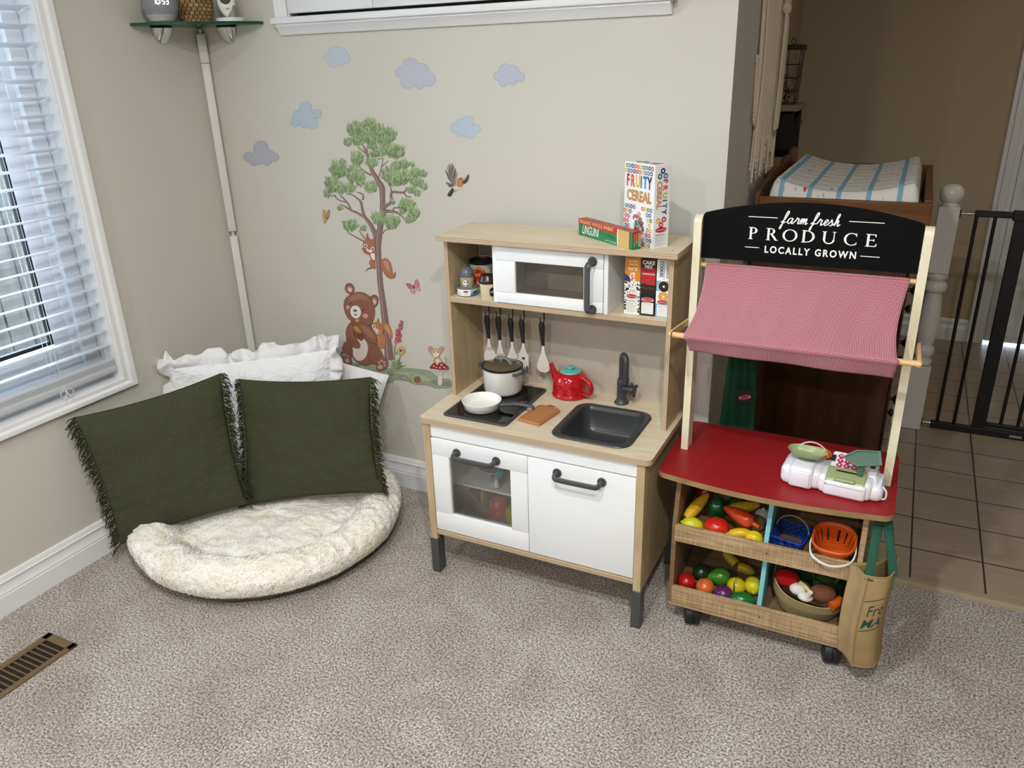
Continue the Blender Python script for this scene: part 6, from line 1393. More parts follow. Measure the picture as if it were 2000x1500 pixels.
# onion / garlic (white) and potato
sphere_fruit('toy_garlic', 'white toy garlic bulb at the back by the divider in the upper left bin', *AT(1490, 999, .022, 1, .012), .0225, '#b7b6b3', 1, sc=(1, 1, .9), fn=pump(8, .08), stem=[(0, 0, .016), (.001, 0, .026)], stemhx='#c9c6bd', rough=.5)
sphere_fruit('toy_potato', 'brown toy potato beside the divider in the upper left bin', *AT(1479, 1018, .022, 1, .006), .0245, '#967247', 1, sc=(.95, 1.15, .88), rough=.6)
def corn(label, p0, p1, r, hx):
    p0, p1 = Vector(p0), Vector(p1); d = p1-p0; Lc = d.length; R = d.to_track_quat('Z', 'Y').to_matrix(); b = B()
    def f(u, v):
        a = u*2*pi; z = v*Lc; rr = r*(max(0, sin(pi*min(.999, .10+.86*v)))**.55)*(1.0-.18*v)*(1+.045*abs(sin(a*7))-.045+.055*abs(sin(v*44))); return p0+R@Vector((rr*cos(a), rr*sin(a), z))
    b.grid(f, 112, 80); return prod('toy_corn', label, 'toy food', b, [skin(hx, .3)], p0, UG)
corn('yellow toy corn cob standing at the left of the upper left bin', (1.888, -.338, .338), (1.930, -.265, .385), .0180, '#d3a81c')
corn('yellow toy corn cob lying behind the orange carrot', (1.985, -.262, .345), (2.066, -.228, .362), .0180, '#c49a1a')
# lemon
def lemon(label, c, ax, r, hx, gr, seam=False, k=1.25):
    R = Vector(ax).to_track_quat('Z', 'Y').to_matrix(); b = B(); pr = [(r*sin(pi*i/20)**.8*(1 if True else 1), -r*k*cos(pi*i/20)) for i in range(1, 20)]; pr = [(r*.10, -r*k*1.16)]+[(max(q, r*.13), z) for q, z in pr]+[(r*.10, r*k*1.16)]
    b.lathe(pr, c, 28, 0, R=R); ms = [skin(hx, .4, bump=.25, bscale=260)]
    if seam: seamring(b, c, r*.985, ax, 1); ms.append(SEAM)
    return prod('toy_lemon', label, 'toy food', b, ms, (c[0], c[1], c[2]-r), gr)
lemon('yellow-green toy lemon at the front left corner of the upper left bin', (1.9100, -.3500, .3275), (1, .25, -.25), .0222, '#cfcf22', UG, False, 1.32)
# carrot
b = B(); p0 = Vector((1.984, -.305, .378)); p1 = Vector((2.066, -.328, .360)); d = p1-p0
b.tube([p0, p0+d*.04, p0+d*.3, p0+d*.55, p0+d*.8, p0+d*.93, p0+d], [.003, .0075, .0145, .0195, .0210, .0185, .010], 24); s_ = B(); s_.tube([p0+d*.98, p0+d*1.10, p0+d*1.14, p0+d*1.24], [.0065, .007, .0055, .0068], 14)
prod('toy_carrot', 'orange toy carrot lying across the tomato and potato', 'toy food', b, [skin('#d4481f', .25)], p0, UG, [('stub', s_, skin('#cf4a1c', .3))])
# banana and squash
b = B(); b.tube(spline([(2.006, -.356, .317), (2.024, -.354, .331), (2.046, -.350, .337), (2.066, -.345, .331)], 5, False), [.005]+[.011]*3+[.0138]*10+[.011, .006], 14); prod('toy_banana', 'yellow toy banana at the front of the upper left bin', 'toy food', b, [skin('#d9b01c', .3)], (2.03, -.35, .305), UG)
b = B(); b.ell((2.0765, -.3515, .3290), (.0240, .0215, .0215), 0, 28, 16, fn=lambda v: 1-.09*(.5+.5*cos(7*math.atan2(v.z, v.y)))); prod('toy_squash', 'ribbed yellow toy squash beside the divider at the front', 'toy food', b, [skin('#dcc21a', .25)], (2.0765, -.3515, .3075), UG)
# grapes
def grapes(label, c, n_, seed):
    R = random.Random(seed); b = B(); c = Vector(c)
    for i in range(n_):
        f = i/n_; a = i*2.4; rr = .020*(1-f)**.5; b.ell(c+Vector((rr*cos(a)*1.3, rr*sin(a), .010+.030*f)), .0068, 0, 12, 8)
    s_ = B(); s_.tube([c+Vector((0, 0, .036)), c+Vector((.003, 0, .050))], .0018, 8); prod('toy_grapes', label, 'toy food', b, [skin('#3c1f55', .3)], c, UG, [('stem', s_, skin('#5a4a22', .6))])
grapes('purple toy grape bunch at the back left of the upper left bin', (1.950, -.175, .365), 30, 1); grapes('dark purple toy grape bunch at the back middle of the upper left bin', (2.005, -.165, .362), 30, 2); grapes('dark purple toy grape bunch in front of the garlic at the back right', (2.048, -.185, .356), 24, 3)
# lower left bin: cuttable wooden fruit with seams
sphere_fruit('toy_tomato', 'red wooden toy tomato at the front left of the lower left bin', *AT(1341, 1135, .026, 0), .0265, '#a8161a', 0, seam=(.15, .1, 1))
sphere_fruit('toy_avocado', 'blackish green wooden toy avocado at the back left of the lower left bin', *AT(1370, 1120, .027, 0), .0265, '#1c2a1c', 0, seam=(1, .4, .2), sc=(1, 1, 1.05))
sphere_fruit('toy_peach', 'orange wooden toy peach at the front of the lower left bin', *AT(1377, 1146, .025, 0), .0260, '#cf6a30', 0, seam=(1, -.2, .3), stem=[(-.022, .004, .008), (-.031, .006, .008)])
b = B(); b.tube([(1.957, -.3735, .103), (1.966, -.3735, .104), (1.978, -.3735, .103)], [.003, .0052, .001], 10, 0, (.35, 1)); tag(b.build('toy_leaf', skin('#1c4a2c', .5)), 'loose dark green toy leaf under the peach in the lower left bin', 'toy food', LG)
b = B(); c = Vector((*AT(1406, 1126, .027, 0), 0)); c.z = fz(c.y, 0)+.0275; b.lathe([(.002, -.029), (.016, -.0265), (.0255, -.013), (.0268, 0), (.0225, .013), (.015, .024), (.011, .034), (.006, .039), (.001, .040)], c, 28, 0, R=Vector((-.75, -.35, -.05)).to_track_quat('Z', 'Y').to_matrix()); seamring(b, c, .0264, (.9, .45, .1), 1)
prod('toy_pear', 'green wooden toy pear in the middle of the lower left bin', 'toy food', b, [skin('#3c7a25', .22), SEAM], (c.x, c.y, c.z-.027), LG)
for i, (p0, p1, lb) in enumerate((((1.980, -.215, .174), (2.020, -.236, .156), 'left half of the yellow wooden toy banana at the back of the lower bin'), ((2.026, -.240, .152), (2.074, -.238, .140), 'right half of the yellow wooden toy banana at the back of the lower bin'))):
    b = B(); p0, p1 = Vector(p0), Vector(p1); m_ = (p0+p1)/2+Vector((0, 0, .003 if i else -.001)); b.tube(spline([p0, m_, p1], 5, False), [.009, .011, .0125, .0135, .014, .0145, .015, .0150, .0150, .0150, .0148] if i == 0 else [.0150]*7+[.013, .011, .008, .005], 12); prod('toy_banana', lb, 'toy food', b, [skin('#a8921f', .35)], p0, LG)
sphere_fruit('toy_plum', 'purple wooden toy plum at the front of the lower left bin', *AT(1413, 1160, .025, 0), .0262, '#5b2358', 0, seam=(1, 0, .15))
lf = B(); ly = AT(1438, 1144, .026, 0); lz = fz(ly[1], 0)+.026; lf.tube([(ly[0]-.004, ly[1]-.012, lz+.0255), (ly[0]-.003, ly[1]-.022, lz+.016), (ly[0]-.001, ly[1]-.0272, lz+.003), (ly[0]+.001, ly[1]-.0275, lz-.010)], [.001, .006, .0065, .002], 10, 0, (1.2, .3))
sphere_fruit('toy_fruit', 'round yellow wooden toy fruit with a dark green leaf in the lower left bin', *AT(1438, 1144, .026, 0), .0265, '#cdb81d', 0, seam=(1, .2, .1), extra=[('leaf', lf, skin('#163a22', .5))])
lemon('yellow wooden toy lemon by the teal divider in the lower left bin', (2.0785, -.286, .1330), (.25, -.9, -.25), .0240, '#d6c41c', LG, True, 1.05)
b = B(); c = Vector((2.0600, -.3500, .1215)); b.lathe([(.002, -.031), (.015, -.0275), (.0225, -.012), (.0238, .002), (.0195, .017), (.0100, .032), (.002, .039)], c, 28, 0, R=Vector((1, .15, .15)).to_track_quat('Z', 'Y').to_matrix()); seamring(b, c, .0236, (0.05, .5, 1), 1)
prod('toy_avocado', 'green wooden toy avocado at the front right by the divider', 'toy food', b, [skin('#1f6a2c', .2), SEAM], (2.0600, -.350, .098), LG)

# ---- baskets in the upper right bin
bl = mat('basket_blue', '#123f9a', .35); c = Vector((2.164, -.312, .3085)); t = thing('toy_basket', 'small blue toy berry basket with square holes and clear handle', 'toy basket', c)
W_ = Matrix.Translation(c)@Matrix.Rotation(rad(-12), 4, 'Z')@Matrix.Rotation(rad(4), 4, 'X')
b = B(); b.T = W_
def lattice(P, nu, nv, hole, th=.0016):          # P(u,v)->point and a net of bars
    for i in range(nu+1):
        u = i/nu; w_ = .5*(1-hole)/nu; a = [P(max(0, u-w_), 0), P(min(1, u+w_), 0), P(min(1, u+w_), 1), P(max(0, u-w_), 1)]; b.add(a, [(0, 1, 2, 3)])
    for j in range(nv+1):
        v = j/nv; w_ = .5*(1-hole)/nv
        for i in range(nu): a = [P(i/nu, max(0, v-w_)), P((i+1)/nu, max(0, v-w_)), P((i+1)/nu, min(1, v+w_)), P(i/nu, min(1, v+w_))]; b.add(a, [(0, 1, 2, 3)])
tb_, bb_, hh_ = .043, .036, .042
def side(k):
    def P(u, v):
        s_ = bb_+(tb_-bb_)*v; q = (-s_+2*s_*u, -s_*.92); a = k*pi/2; return Vector((q[0]*cos(a)-q[1]*sin(a), q[0]*sin(a)+q[1]*cos(a), .001+hh_*v))
    return P
for k in range(4): lattice(side(k), 4, 3, .56)
lattice(lambda u, v: Vector((-bb_+2*bb_*u, -bb_+2*bb_*v, .001)), 4, 4, .56)
b.build('basket', bl, t, smooth=0, solid=.0022)
b = B(); b.T = W_; o1 = rrect(-tb_-.002, tb_+.002, -tb_-.001, tb_+.001, .008, 3); b.tube([(x, y, hh_+.001) for x, y in o1]+[(o1[0][0], o1[0][1], hh_+.001)], .0024, 8); b.build('rim', bl, t)
b = B(); b.T = W_; b.tube([(.040*cos(a)*1.08, .012+.012*sin(a), hh_+.036*sin(a)) for a in [pi*i/20 for i in range(21)]], .0040, 10, 0, (.35, 1)); b.build('handle', mat('cloudy_plastic', '#a9b1bd', .3), t)
og = mat('basket_orange', '#cf5a16', .35); c = Vector((2.272, -.322, .3090)); t = thing('toy_basket', 'round orange toy basket with slotted sides and white handle', 'toy basket', c)
W_ = Matrix.Translation(c+Vector((0, 0, .006)))@Matrix.Rotation(rad(19), 4, 'X'); b = B(); b.T = W_; N_ = 120
def se(a, r_): ex = 2.7; cx, sy = cos(a), sin(a); return (abs(cx)**(2/ex)*(1 if cx > 0 else -1)*r_*1.06, abs(sy)**(2/ex)*(1 if sy > 0 else -1)*r_)
Z = [0, .010, .048, .056, .064]; Rr = [.034, .0365, .0445, .046, .047]
for j in range(4):
    for i in range(N_):
        a0, a1 = 2*pi*i/N_, 2*pi*(i+1)/N_
        if j == 1 and (i % 8) in (3, 4): continue
        a = [Vector((*se(a0, Rr[j]), Z[j])), Vector((*se(a1, Rr[j]), Z[j])), Vector((*se(a1, Rr[j+1]), Z[j+1])), Vector((*se(a0, Rr[j+1]), Z[j+1]))]; b.add(a, [(0, 1, 2, 3)])
b.add([Vector((*se(2*pi*i/N_, .034), 0)) for i in range(N_)], [list(range(N_))]); b.build('basket', og, t, smooth=30, solid=.0022, weld=.0001)
b = B(); b.T = W_; b.tube([(*se(2*pi*i/60, .0485), .058+.005*(1 if (i % 60) in range(-1, 99) else 0)) for i in range(61)], .0035, 10, 0, (1.6, .8), up=(0, 0, 1)); b.build('rim', og, t)
b = B(); b.T = W_; b.tube(spline([(-.052, .0, .054), (-.054, -.030, .051), (-.042, -.060, .047), (0, -.073, .041), (.042, -.060, .047), (.054, -.030, .051), (.052, 0, .054)], 6, False), .0052, 10, 0, (1.2, .5), up=(0, 0, 1)); b.build('handle', M['wplast'], t)

# ---- rope basket with felt food in the lower right bin
rp = mat('rope_basket', '#b59b68', .85); n, L, p = nodes_of(rp); tc = n.new('ShaderNodeTexCoord'); sx = n.new('ShaderNodeSeparateXYZ'); L.new(tc.outputs['UV'], sx.inputs[0])
h = mathn(n, L, 'SINE', mathn(n, L, 'MULTIPLY', sx.outputs[1], 6.283*19)); L.new(mixc(n, L, mathn(n, L, 'MULTIPLY_ADD', h, .5, .5), '#9b8353', '#d6c08f'), p.inputs['Base Color'])
bp = n.new('ShaderNodeBump'); bp.inputs['Strength'].default_value = 1; bp.inputs['Distance'].default_value = .003; L.new(h, bp.inputs['Height']); L.new(bp.outputs[0], p.inputs['Normal'])
c = Vector((2.2265, -.272, .1120)); b = B()
def rbk(u, v):
    a = u*2*pi; ex = 2.5; cx, sy = cos(a), sin(a); k = .82+.18*min(1, v*1.6); x = abs(cx)**(2/ex)*(1 if cx > 0 else -1)*.0945*k; y = abs(sy)**(2/ex)*(1 if sy > 0 else -1)*.088*k
    return c+Vector((x, y, v*(.082+.026*sin(a)-.012*cos(a))))
b.grid(rbk, 72, 22); b.add([rbk(i/72, 0) for i in range(72)], [list(range(72))]); tag(b.build('rope_basket', rp, smooth=60, solid=.0035, weld=.0001, origin=c), 'tan coiled rope basket full of felt vegetables in the lower right bin', 'basket')
felt = lambda h: mat('felt_'+h[1:], h, .95, bump=.5, bscale=420, spec=.1)
def feltball(name, label, x, y, z, r, hx, sc=(1, 1, 1), fn=None, parts=()):
    b = B(); b.ell((x, y, z), (r*sc[0], r*sc[1], r*sc[2]), 0, 30, 18, fn=fn); return prod(name, label, 'felt food', b, [felt(hx)], (x, y, z-r*sc[2]), BG, parts)
feltball('felt_tomato', 'red felt tomato at the left of the rope basket', 2.168, -.302, .196, .028, '#b01a1e', (1.25, .95, .85), lambda v: 1+.03*noise3(v, 3))
s_ = B(); 
for i in range(2): s_.lathe([(.019-.003*i, 0), (.019-.003*i, .0006), (0, .0008)], (2.219, -.262, .2225+.0006*i), 28)
zs_ = B()
for k in range(8): a = k*pi/4; zs_.tube([(2.219+.004*cos(a), -.262+.004*sin(a), .2245), (2.219+.013*cos(a), -.262+.013*sin(a), .2245)], [.0004, .0012], 5, 0, (.5, 1))
feltball('felt_cucumber', 'dark green felt cucumber end with pale slice in the rope basket', 2.219, -.262, .199, .0265, '#18301d', (1, 1, .95), None, [('slice', s_, felt('#a9a877')), ('seed_pattern', zs_, felt('#22361f'))])
b = B(); R = random.Random(9)
b.ell((2.262, -.275, .188), (.032, .028, .026), 0, 28, 16, fn=lambda v: 1+.10*noise3(v, 3.5))
lf = B()
for k in range(7):
    a = k*.9+.2; cx, cy_ = 2.262+.026*cos(a), -.275+.024*sin(a)
    def lfn(u, v, a=a, cx=cx, cy_=cy_): th = (u-.5)*2.2; rr = .020*v; return Vector((cx+cos(a+th)*rr*.9-cos(a)*.006, cy_+sin(a+th)*rr*.9-sin(a)*.006, .196+.016*v+.003*sin(u*22)*v))
    lf.grid(lfn, 18, 6)
o = prod('felt_lettuce', 'ruffled green felt lettuce at the back of the rope basket', 'felt food', b, [felt('#3a5526')], (2.262, -.275, .16), BG, [('leaf', lf, felt('#4a6a30'))])
feltball('felt_mushroom', 'brown felt mushroom cap in the front of the rope basket', 2.264, -.330, .195, .0315, '#6e4636', (1.05, .85, .78), lambda v: 1-.06*max(0, v.z)*abs(cos(2.5*math.atan2(v.y, v.x))))
feltball('felt_mushroom', 'round white felt mushroom at the front left of the rope basket', 2.200, -.325, .185, .0200, '#dcdad2', (1.1, .9, .85))
nb = B(); nb.tube([(2.226, -.345, .180), (2.233, -.350, .198), (2.234, -.352, .203)], [.009, .006, .006], 12)
feltball('felt_garlic', 'white felt garlic with a pinched tip between the mushrooms', 2.222, -.340, .176, .0165, '#dcdad2', (1.2, .9, .75), None, [('tip', nb, felt('#dcdad2'))])
b = B(); b.tube(spline([(2.206, -.312, .200), (2.220, -.324, .200), (2.236, -.334, .192)], 5, False), .0095, 12, 0, (1, .6)); s_ = B(); s_.tube(spline([(2.203, -.320, .203), (2.217, -.331, .203), (2.232, -.341, .194)], 5, False), .0065, 10, 0, (1, .6))
prod('felt_sandwich', 'felt sandwich roll with pale yellow filling in the rope basket', 'felt food', b, [felt('#5e3423')], (2.22, -.325, .185), BG, [('filling', s_, felt('#cfc78f'))])
b = B(); b.tube([(2.287, -.352, .175), (2.300, -.340, .180), (2.306, -.318, .183)], [.014, .012, .007], 16); prod('felt_carrot', 'orange felt carrot at the right rim of the rope basket', 'felt food', b, [felt('#c45a1e')], (2.295, -.335, .165), BG)
b = B(); b.ell((2.292, -.255, .178), (.020, .030, .022), 0, 20, 12); prod('felt_pea_pod', 'dark green felt vegetable at the back right of the rope basket', 'felt food', b, [felt('#23381f')], (2.292, -.255, .156), BG)
b = B(); b.ell((2.182, -.235, .185), (.026, .022, .022), 0, 20, 12, fn=lambda v: 1+.15*noise3(v, 4)); prod('felt_leaf_bunch', 'dark green felt leaves behind the red felt tomato', 'felt food', b, [felt('#1f3a24')], (2.182, -.235, .163), BG)

# ---- canvas shopping bag hanging at the right end
cv = mat('tan_canvas', '#a88e62', .9, bump=.3, bscale=500, vary='#9a8058', vscale=14); gr_ = mat('bag_green', '#0d4a36', .8)
t = thing('shopping_bag', 'tan canvas shopping bag with green handles hanging on the right end of the stand', 'bag', (2.385, -.38, .06))
# plan outline of the front: gusset then large face curling away to the right
FL = [(2.312, -.412), (2.330, -.424), (2.345, -.448), (2.352, -.452), (2.372, -.452), (2.395, -.445), (2.406, -.428), (2.413, -.395), (2.415, -.345)]
FLs = spline(FL, 6, False); cum = [0]
for i in range(1, len(FLs)): cum.append(cum[-1]+sqrt((FLs[i][0]-FLs[i-1][0])**2+(FLs[i][1]-FLs[i-1][1])**2))
def plan(s_):
    s_ = max(0, min(cum[-1]*.9999, s_))
    for i in range(1, len(cum)):
        if s_ <= cum[i]: f = (s_-cum[i-1])/(cum[i]-cum[i-1]); return FLs[i-1][0]+(FLs[i][0]-FLs[i-1][0])*f, FLs[i-1][1]+(FLs[i][1]-FLs[i-1][1])*f
ZT, ZB = .355, .082
def bagpt(s_, z, off=0):
    x, y = plan(s_); f = (z-ZB)/(ZT-ZB); crease = sqrt(.0009)
    sx = .010*(1-f)*1.0; bul = .008*sin(pi*f)
    foldx = -.012*sin(pi*f*1.0+.4)*(1 if f < .75 else (1-f)/.25)
    top = .012*s_/cum[-1]
    return Vector((x+sx+foldx*.6+(.006*f), y-bul-off+.012*(1-f), z+top*f-.020*max(0, .3-abs(s_/cum[-1]-.3))*(1-f)))
b = B(); b.grid(lambda u, v: bagpt(u*cum[-1], ZB+(ZT-ZB)*v), 60, 30)
bk = [(2.415, -.345), (2.408, -.333), (2.372, -.385), (2.350, -.392), (2.312, -.412)]; bks = spline(bk, 6, False)
def bkf(u, v): i = u*(len(bks)-1); k = min(int(i), len(bks)-2); f = i-k; x = bks[k][0]*(1-f)+bks[k+1][0]*f; y = bks[k][1]*(1-f)+bks[k+1][1]*f; z = ZB+(ZT-ZB)*v; fz_ = v; return Vector((x+.010*(1-v)-.0072*sin(pi*v+.4)*(1 if v < .75 else (1-v)/.25)+.006*v, y+.012*(1-v), z+.010*v*(1-u)))
b.grid(bkf, 30, 30); b.poly([bagpt(cum[-1]*i/30, ZB) for i in range(31)]+[bkf(i/10, 0) for i in range(1, 10)])
b.build('canvas', cv, t, smooth=70, solid=.0018, weld=.0006)
s0 = cum[12+4]
b = B()
for off, sq in ((.0012, cum[18]),): b.tube([bagpt(sq, ZB+(ZT-ZB)*i/30, off) for i in range(31)], .0030, 8)
b.tube([bagpt(cum[-1]*i/30, ZT, .0008) for i in range(31)], .0020, 8); b.tube([bagpt(cum[16]+(cum[-1]-cum[16])*i/20, ZB+.002, .001) for i in range(21)], .0020, 8); b.build('piping', mat('canvas_piping', '#9c8459', .9), t)
b = B(); sc_ = cum[21]
wp = lambda x, y: bagpt(sc_+x, .205+y+x*.30, .0018)
b.text('Fresh', .044, None, 0, sx=.66, al='LEFT', warp=lambda x, y: wp(x+.006, y+.036), shear=.12); b.text('MARKET', .034, None, 0, sx=.92, al='LEFT', bold=.022, warp=lambda x, y: wp(x-.002, y+.002), shear=.25)
for y in (.080, -.008): b.add([wp(x*.007-.004, y+dy) for x in range(13) for dy in (0, .0022)], [(2*i, 2*i+2, 2*i+3, 2*i+1) for i in range(12)])
b.build('lettering', gr_, t, smooth=0, label='dark green printed words')
hk = Vector((2.372, -.352, .470))
for k, (a, c_) in enumerate(((bagpt(cum[20], ZT-.01, .002), bagpt(cum[38], ZT-.01, .002)), (Vector((2.362, -.385, ZT-.01)), Vector((2.408, -.352, ZT-.01))))):
    b = B(); top = hk+Vector((.004*k, .01*k-.004, -.004*k)); pts = spline([a, a.lerp(top, .45)+Vector((-.004, -.004, 0)), top+Vector((-.006, 0, 0)), top+Vector((.008, 0, 0)), c_.lerp(top, .45)+Vector((.006, -.004, 0)), c_], 6, False)
    b.tube(pts, .0100, 8, 0, (.16, 1), up=(0, -1, 0)); b.build('handle', gr_, t, label='green fabric handle')
b = B(); b.tube([(2.3455, -.352, .474), (2.385, -.352, .474), (2.389, -.352, .479), (2.389, -.352, .484)], .003, 10); b.build('hook', M['steel'], st)
# ---- green apron hanging behind the stand
ap = mat('apron_green', '#0a4a33', .85, bump=.3, bscale=300)
t = thing('toy_apron', 'dark green toy apron with red oval badge hanging behind the stand', 'apron', (1.945, .02, .44))
xl = lambda f: 1.905+.012*(1-f)-.030*(1-f); xr = lambda f: 1.985+.016*(1-f)
b = B(); b.grid(lambda u, v: Vector((xl(v)+(xr(v)-xl(v))*u+.010*(v > 2), .018+.008*sin(u*11+v*2)+.004*sin(v*9+u*4), .40+.36*v)), 30, 24); b.build('cloth', ap, t, smooth=70, solid=.0015)
b = B(); b.tube([(1.93, .02, .76), (1.945, .010, .82), (1.96, .02, .76)], .003, 8); b.build('neck_loop', ap, t)
F = frame((1.9625, .0060, .580), (1, 0, .0), (-.22, -.05, 1)); b = B(); b.add([F@Vector((.022*a, .028*c_, -.0002)) for a, c_ in ((-1, -1), (1, -.8), (1, 1), (-1, .8))], [(0, 1, 2, 3)], 2)
F = frame((1.9625, .0050, .580), (1, 0, .30), (-.22, -.05, 1)); logo(b, F, .036, 0, 1, 1); b.build('badge', [pm('#a3202a'), PW, pm('#1a2a22')], t, smooth=0)
b = B(); b.tube([(1.945, .010, .82), (1.945, -.02, .826), (1.945, -.070, .826)], .002, 8); tag(b.build('apron_hook', M['steel']), 'small metal hook holding the green apron behind the stand', 'hook')

# ================================================================== HALL BEYOND
# changing table
ct = thing('changing_table', 'brown wooden changing table with drawers standing in the hall behind the market stand', 'changing table', (2.12, .76, 0))
def cb(name, q, m=None, bev=.003, p=None): b = B(); b.box(*q); return b.build(name, m or M['dark2'], p or ct, bevel=bev)
cx0, cx1, cy0, cy1 = 1.885, 2.345, .352, 1.18
cb('body', (cx0, cx1, cy0, cy1, .06, .985), M['dark'])
cb('plinth', (cx0+.01, cx1-.01, cy0+.01, cy1-.01, 0, .0598), M['dark'])
cb('top_board', (cx0-.002, cx1+.014, cy0-.008, cy1, .9855, 1.003))
cb('end_rail', (cx0+.0125, 2.382, cy0-.012, cy0+.010, 1.0035, 1.1185)); cb('end_rail', (cx0+.0125, 2.382, cy1-.03, cy1-.008, 1.0035, 1.130))
cb('front_rail', (2.360, 2.382, cy0+.0105, cy1-.031, 1.0035, 1.125))
# scalloped back rail on the wall side
pf = [(cy0-.012, 1.0035), (cy1, 1.0035), (cy1, 1.165), (1.10, 1.196), (1.02, 1.190), (.99, 1.176), (.93, 1.182), (.86, 1.184), (.80, 1.160), (.74, 1.168), (.66, 1.175), (.58, 1.168), (.54, 1.150), (.47, 1.150), (.40, 1.142), (.345, 1.128)]
b = B(); b.prism(pf, 0, cx0-.003, cx0+.0120); b.build('back_rail', M['dark2'], ct, bevel=.004)
for j, (z0, z1) in enumerate(((.09, .30), (.32, .52), (.54, .71), (.73, .88))):
    b = B(); b.box(cx1+.0004, cx1+.010, cy0+.03, cy1-.03, z0, z1, 0, .003); d = b.build('drawer', M['dark'], ct)
    for y in (.56, .98):
        b = B(); b.lathe([(.006, 0), (.006, .010), (.010, .014), (.016, .020), (.015, .026), (.006, .029)], (cx1+.010, y, (z0+z1)/2), 20, R=Vector((1, 0, 0)).to_track_quat('Z', 'Y').to_matrix()); b.build('knob', M['iron'], d)
kn = mat('dark_knot', '#34190a', .5)
for x, z in ((2.05, .42), (2.19, .60), (2.27, .47)): b = B(); b.ell((x, cy0-.0002, z), (.007, .0004, .009), 0, 16, 8); b.build('wood_knot', kn, ct)
# contoured pad with printed cover
pc = mat('pad_cover_print', '#d0c9c0', .85); n, L, p = nodes_of(pc); tc = n.new('ShaderNodeTexCoord'); sx = n.new('ShaderNodeSeparateXYZ'); L.new(tc.outputs['UV'], sx.inputs[0])
def band(o, k, w_): return mathn(n, L, 'LESS_THAN', mathn(n, L, 'ABSOLUTE', mathn(n, L, 'SUBTRACT', mathn(n, L, 'FRACT', mathn(n, L, 'MULTIPLY', o, k)), .5)), w_)
b1 = band(sx.outputs[0], 5.2, .085); b2 = band(sx.outputs[1], 9, .05)
vo = n.new('ShaderNodeTexVoronoi'); vo.inputs['Scale'].default_value = 13; vo.inputs['Randomness'].default_value = .7; L.new(tc.outputs['UV'], vo.inputs[0])
dot = mathn(n, L, 'LESS_THAN', vo.outputs['Distance'], .17); vo2 = n.new('ShaderNodeTexVoronoi'); vo2.inputs['Scale'].default_value = 30; L.new(tc.outputs['UV'], vo2.inputs[0]); dot2 = mathn(n, L, 'LESS_THAN', vo2.outputs['Distance'], .16)
c = mixc(n, L, dot2, '#dcd8d2', '#b9a898'); c = mixc(n, L, dot, c, '#c3545a'); c = mixc(n, L, b2, c, '#9db0bb'); c = mixc(n, L, b1, c, '#7fa6bd'); L.new(c, p.inputs['Base Color'])
px0, px1, py0, py1 = 1.912, 2.352, .372, 1.14
def pad(u, v):
    e = min(1, min(u, 1-u)*14); ev = min(1, min(v, 1-v)*16); x = px0+(px1-px0)*u; y = py0+(py1-py0)*v
    top = 1.135+.062*abs(2*u-1)**2.2*.75+.006*sin(v*20)*0; edge = (1-(1-e)**2)**.5*(1-(1-ev)**2)**.5
    return Vector((x+(.5-u)*.05*(1-edge)*0, y, 1.022+(top-1.022)*(.10+.90*edge)+.0015*noise3((u*9, v*14, 0))))
t = thing('changing_pad', 'white changing pad with blue bands and small red prints on the changing table', 'changing pad', ((px0+px1)/2, (py0+py1)/2, 1.0035))
b = B(); b.grid(pad, 56, 56)
for pts in ([(u/56, 0) for u in range(57)], [(1, v/56) for v in range(57)], [(u/56, 1) for u in range(57)], [(0, v/56) for v in range(57)]):
    P = [pad(*q) for q in pts]; n_ = len(P); vs = P+[Vector((q.x, q.y, 1.004)) for q in P]; uv = [(q[0], q[1]) for q in pts]+[(q[0]+(.05 if q[0] == 1 else 0), q[1]-.16 if q[1] == 0 else q[1]) for q in pts]
    b.add(vs, [(i, i+1, n_+i+1, n_+i) for i in range(n_-1)], 0, uv)
b.build('cover', pc, t, smooth=60, weld=.0003)
# newel post
nw = mat('newel_white', '#dcd9d5', .3); c = (2.4655, 1.335, 0); t = thing('newel_post', 'white turned newel post with ball top at the start of the baby gate', 'newel post', c)
hw = .038
def sq(name, z0, z1): b = B(); b.box(c[0]-hw, c[0]+hw, c[1]-hw, c[1]+hw, z0, z1); return b.build(name, nw, t, bevel=.004)
sq('lower_block', 0, .290); sq('upper_block', .690, .956)
b = B(); b.lathe([(.030, .290), (.036, .293), (.039, .303), (.036, .314), (.031, .317), (.031, .330), (.036, .334), (.040, .345), (.040, .362), (.036, .371), (.030, .375), (.029, .382), (.036, .405), (.041, .44), (.0415, .48), (.038, .53), (.033, .575), (.030, .604), (.031, .608), (.041, .613), (.044, .625), (.043, .640), (.036, .650), (.030, .655), (.034, .662), (.040, .668), (.040, .682), (.034, .690)], c, 40); b.build('turned_shaft', nw, t, smooth=50)
b = B(); b.lathe([(.030, .956), (.032, .960), (.028, .965), (.026, .970), (.034, .974), (.0415, .988), (.0435, 1.003), (.041, 1.018), (.034, 1.030), (.022, 1.038), (0, 1.041)], c, 40); b.build('ball_finial', nw, t, smooth=60)
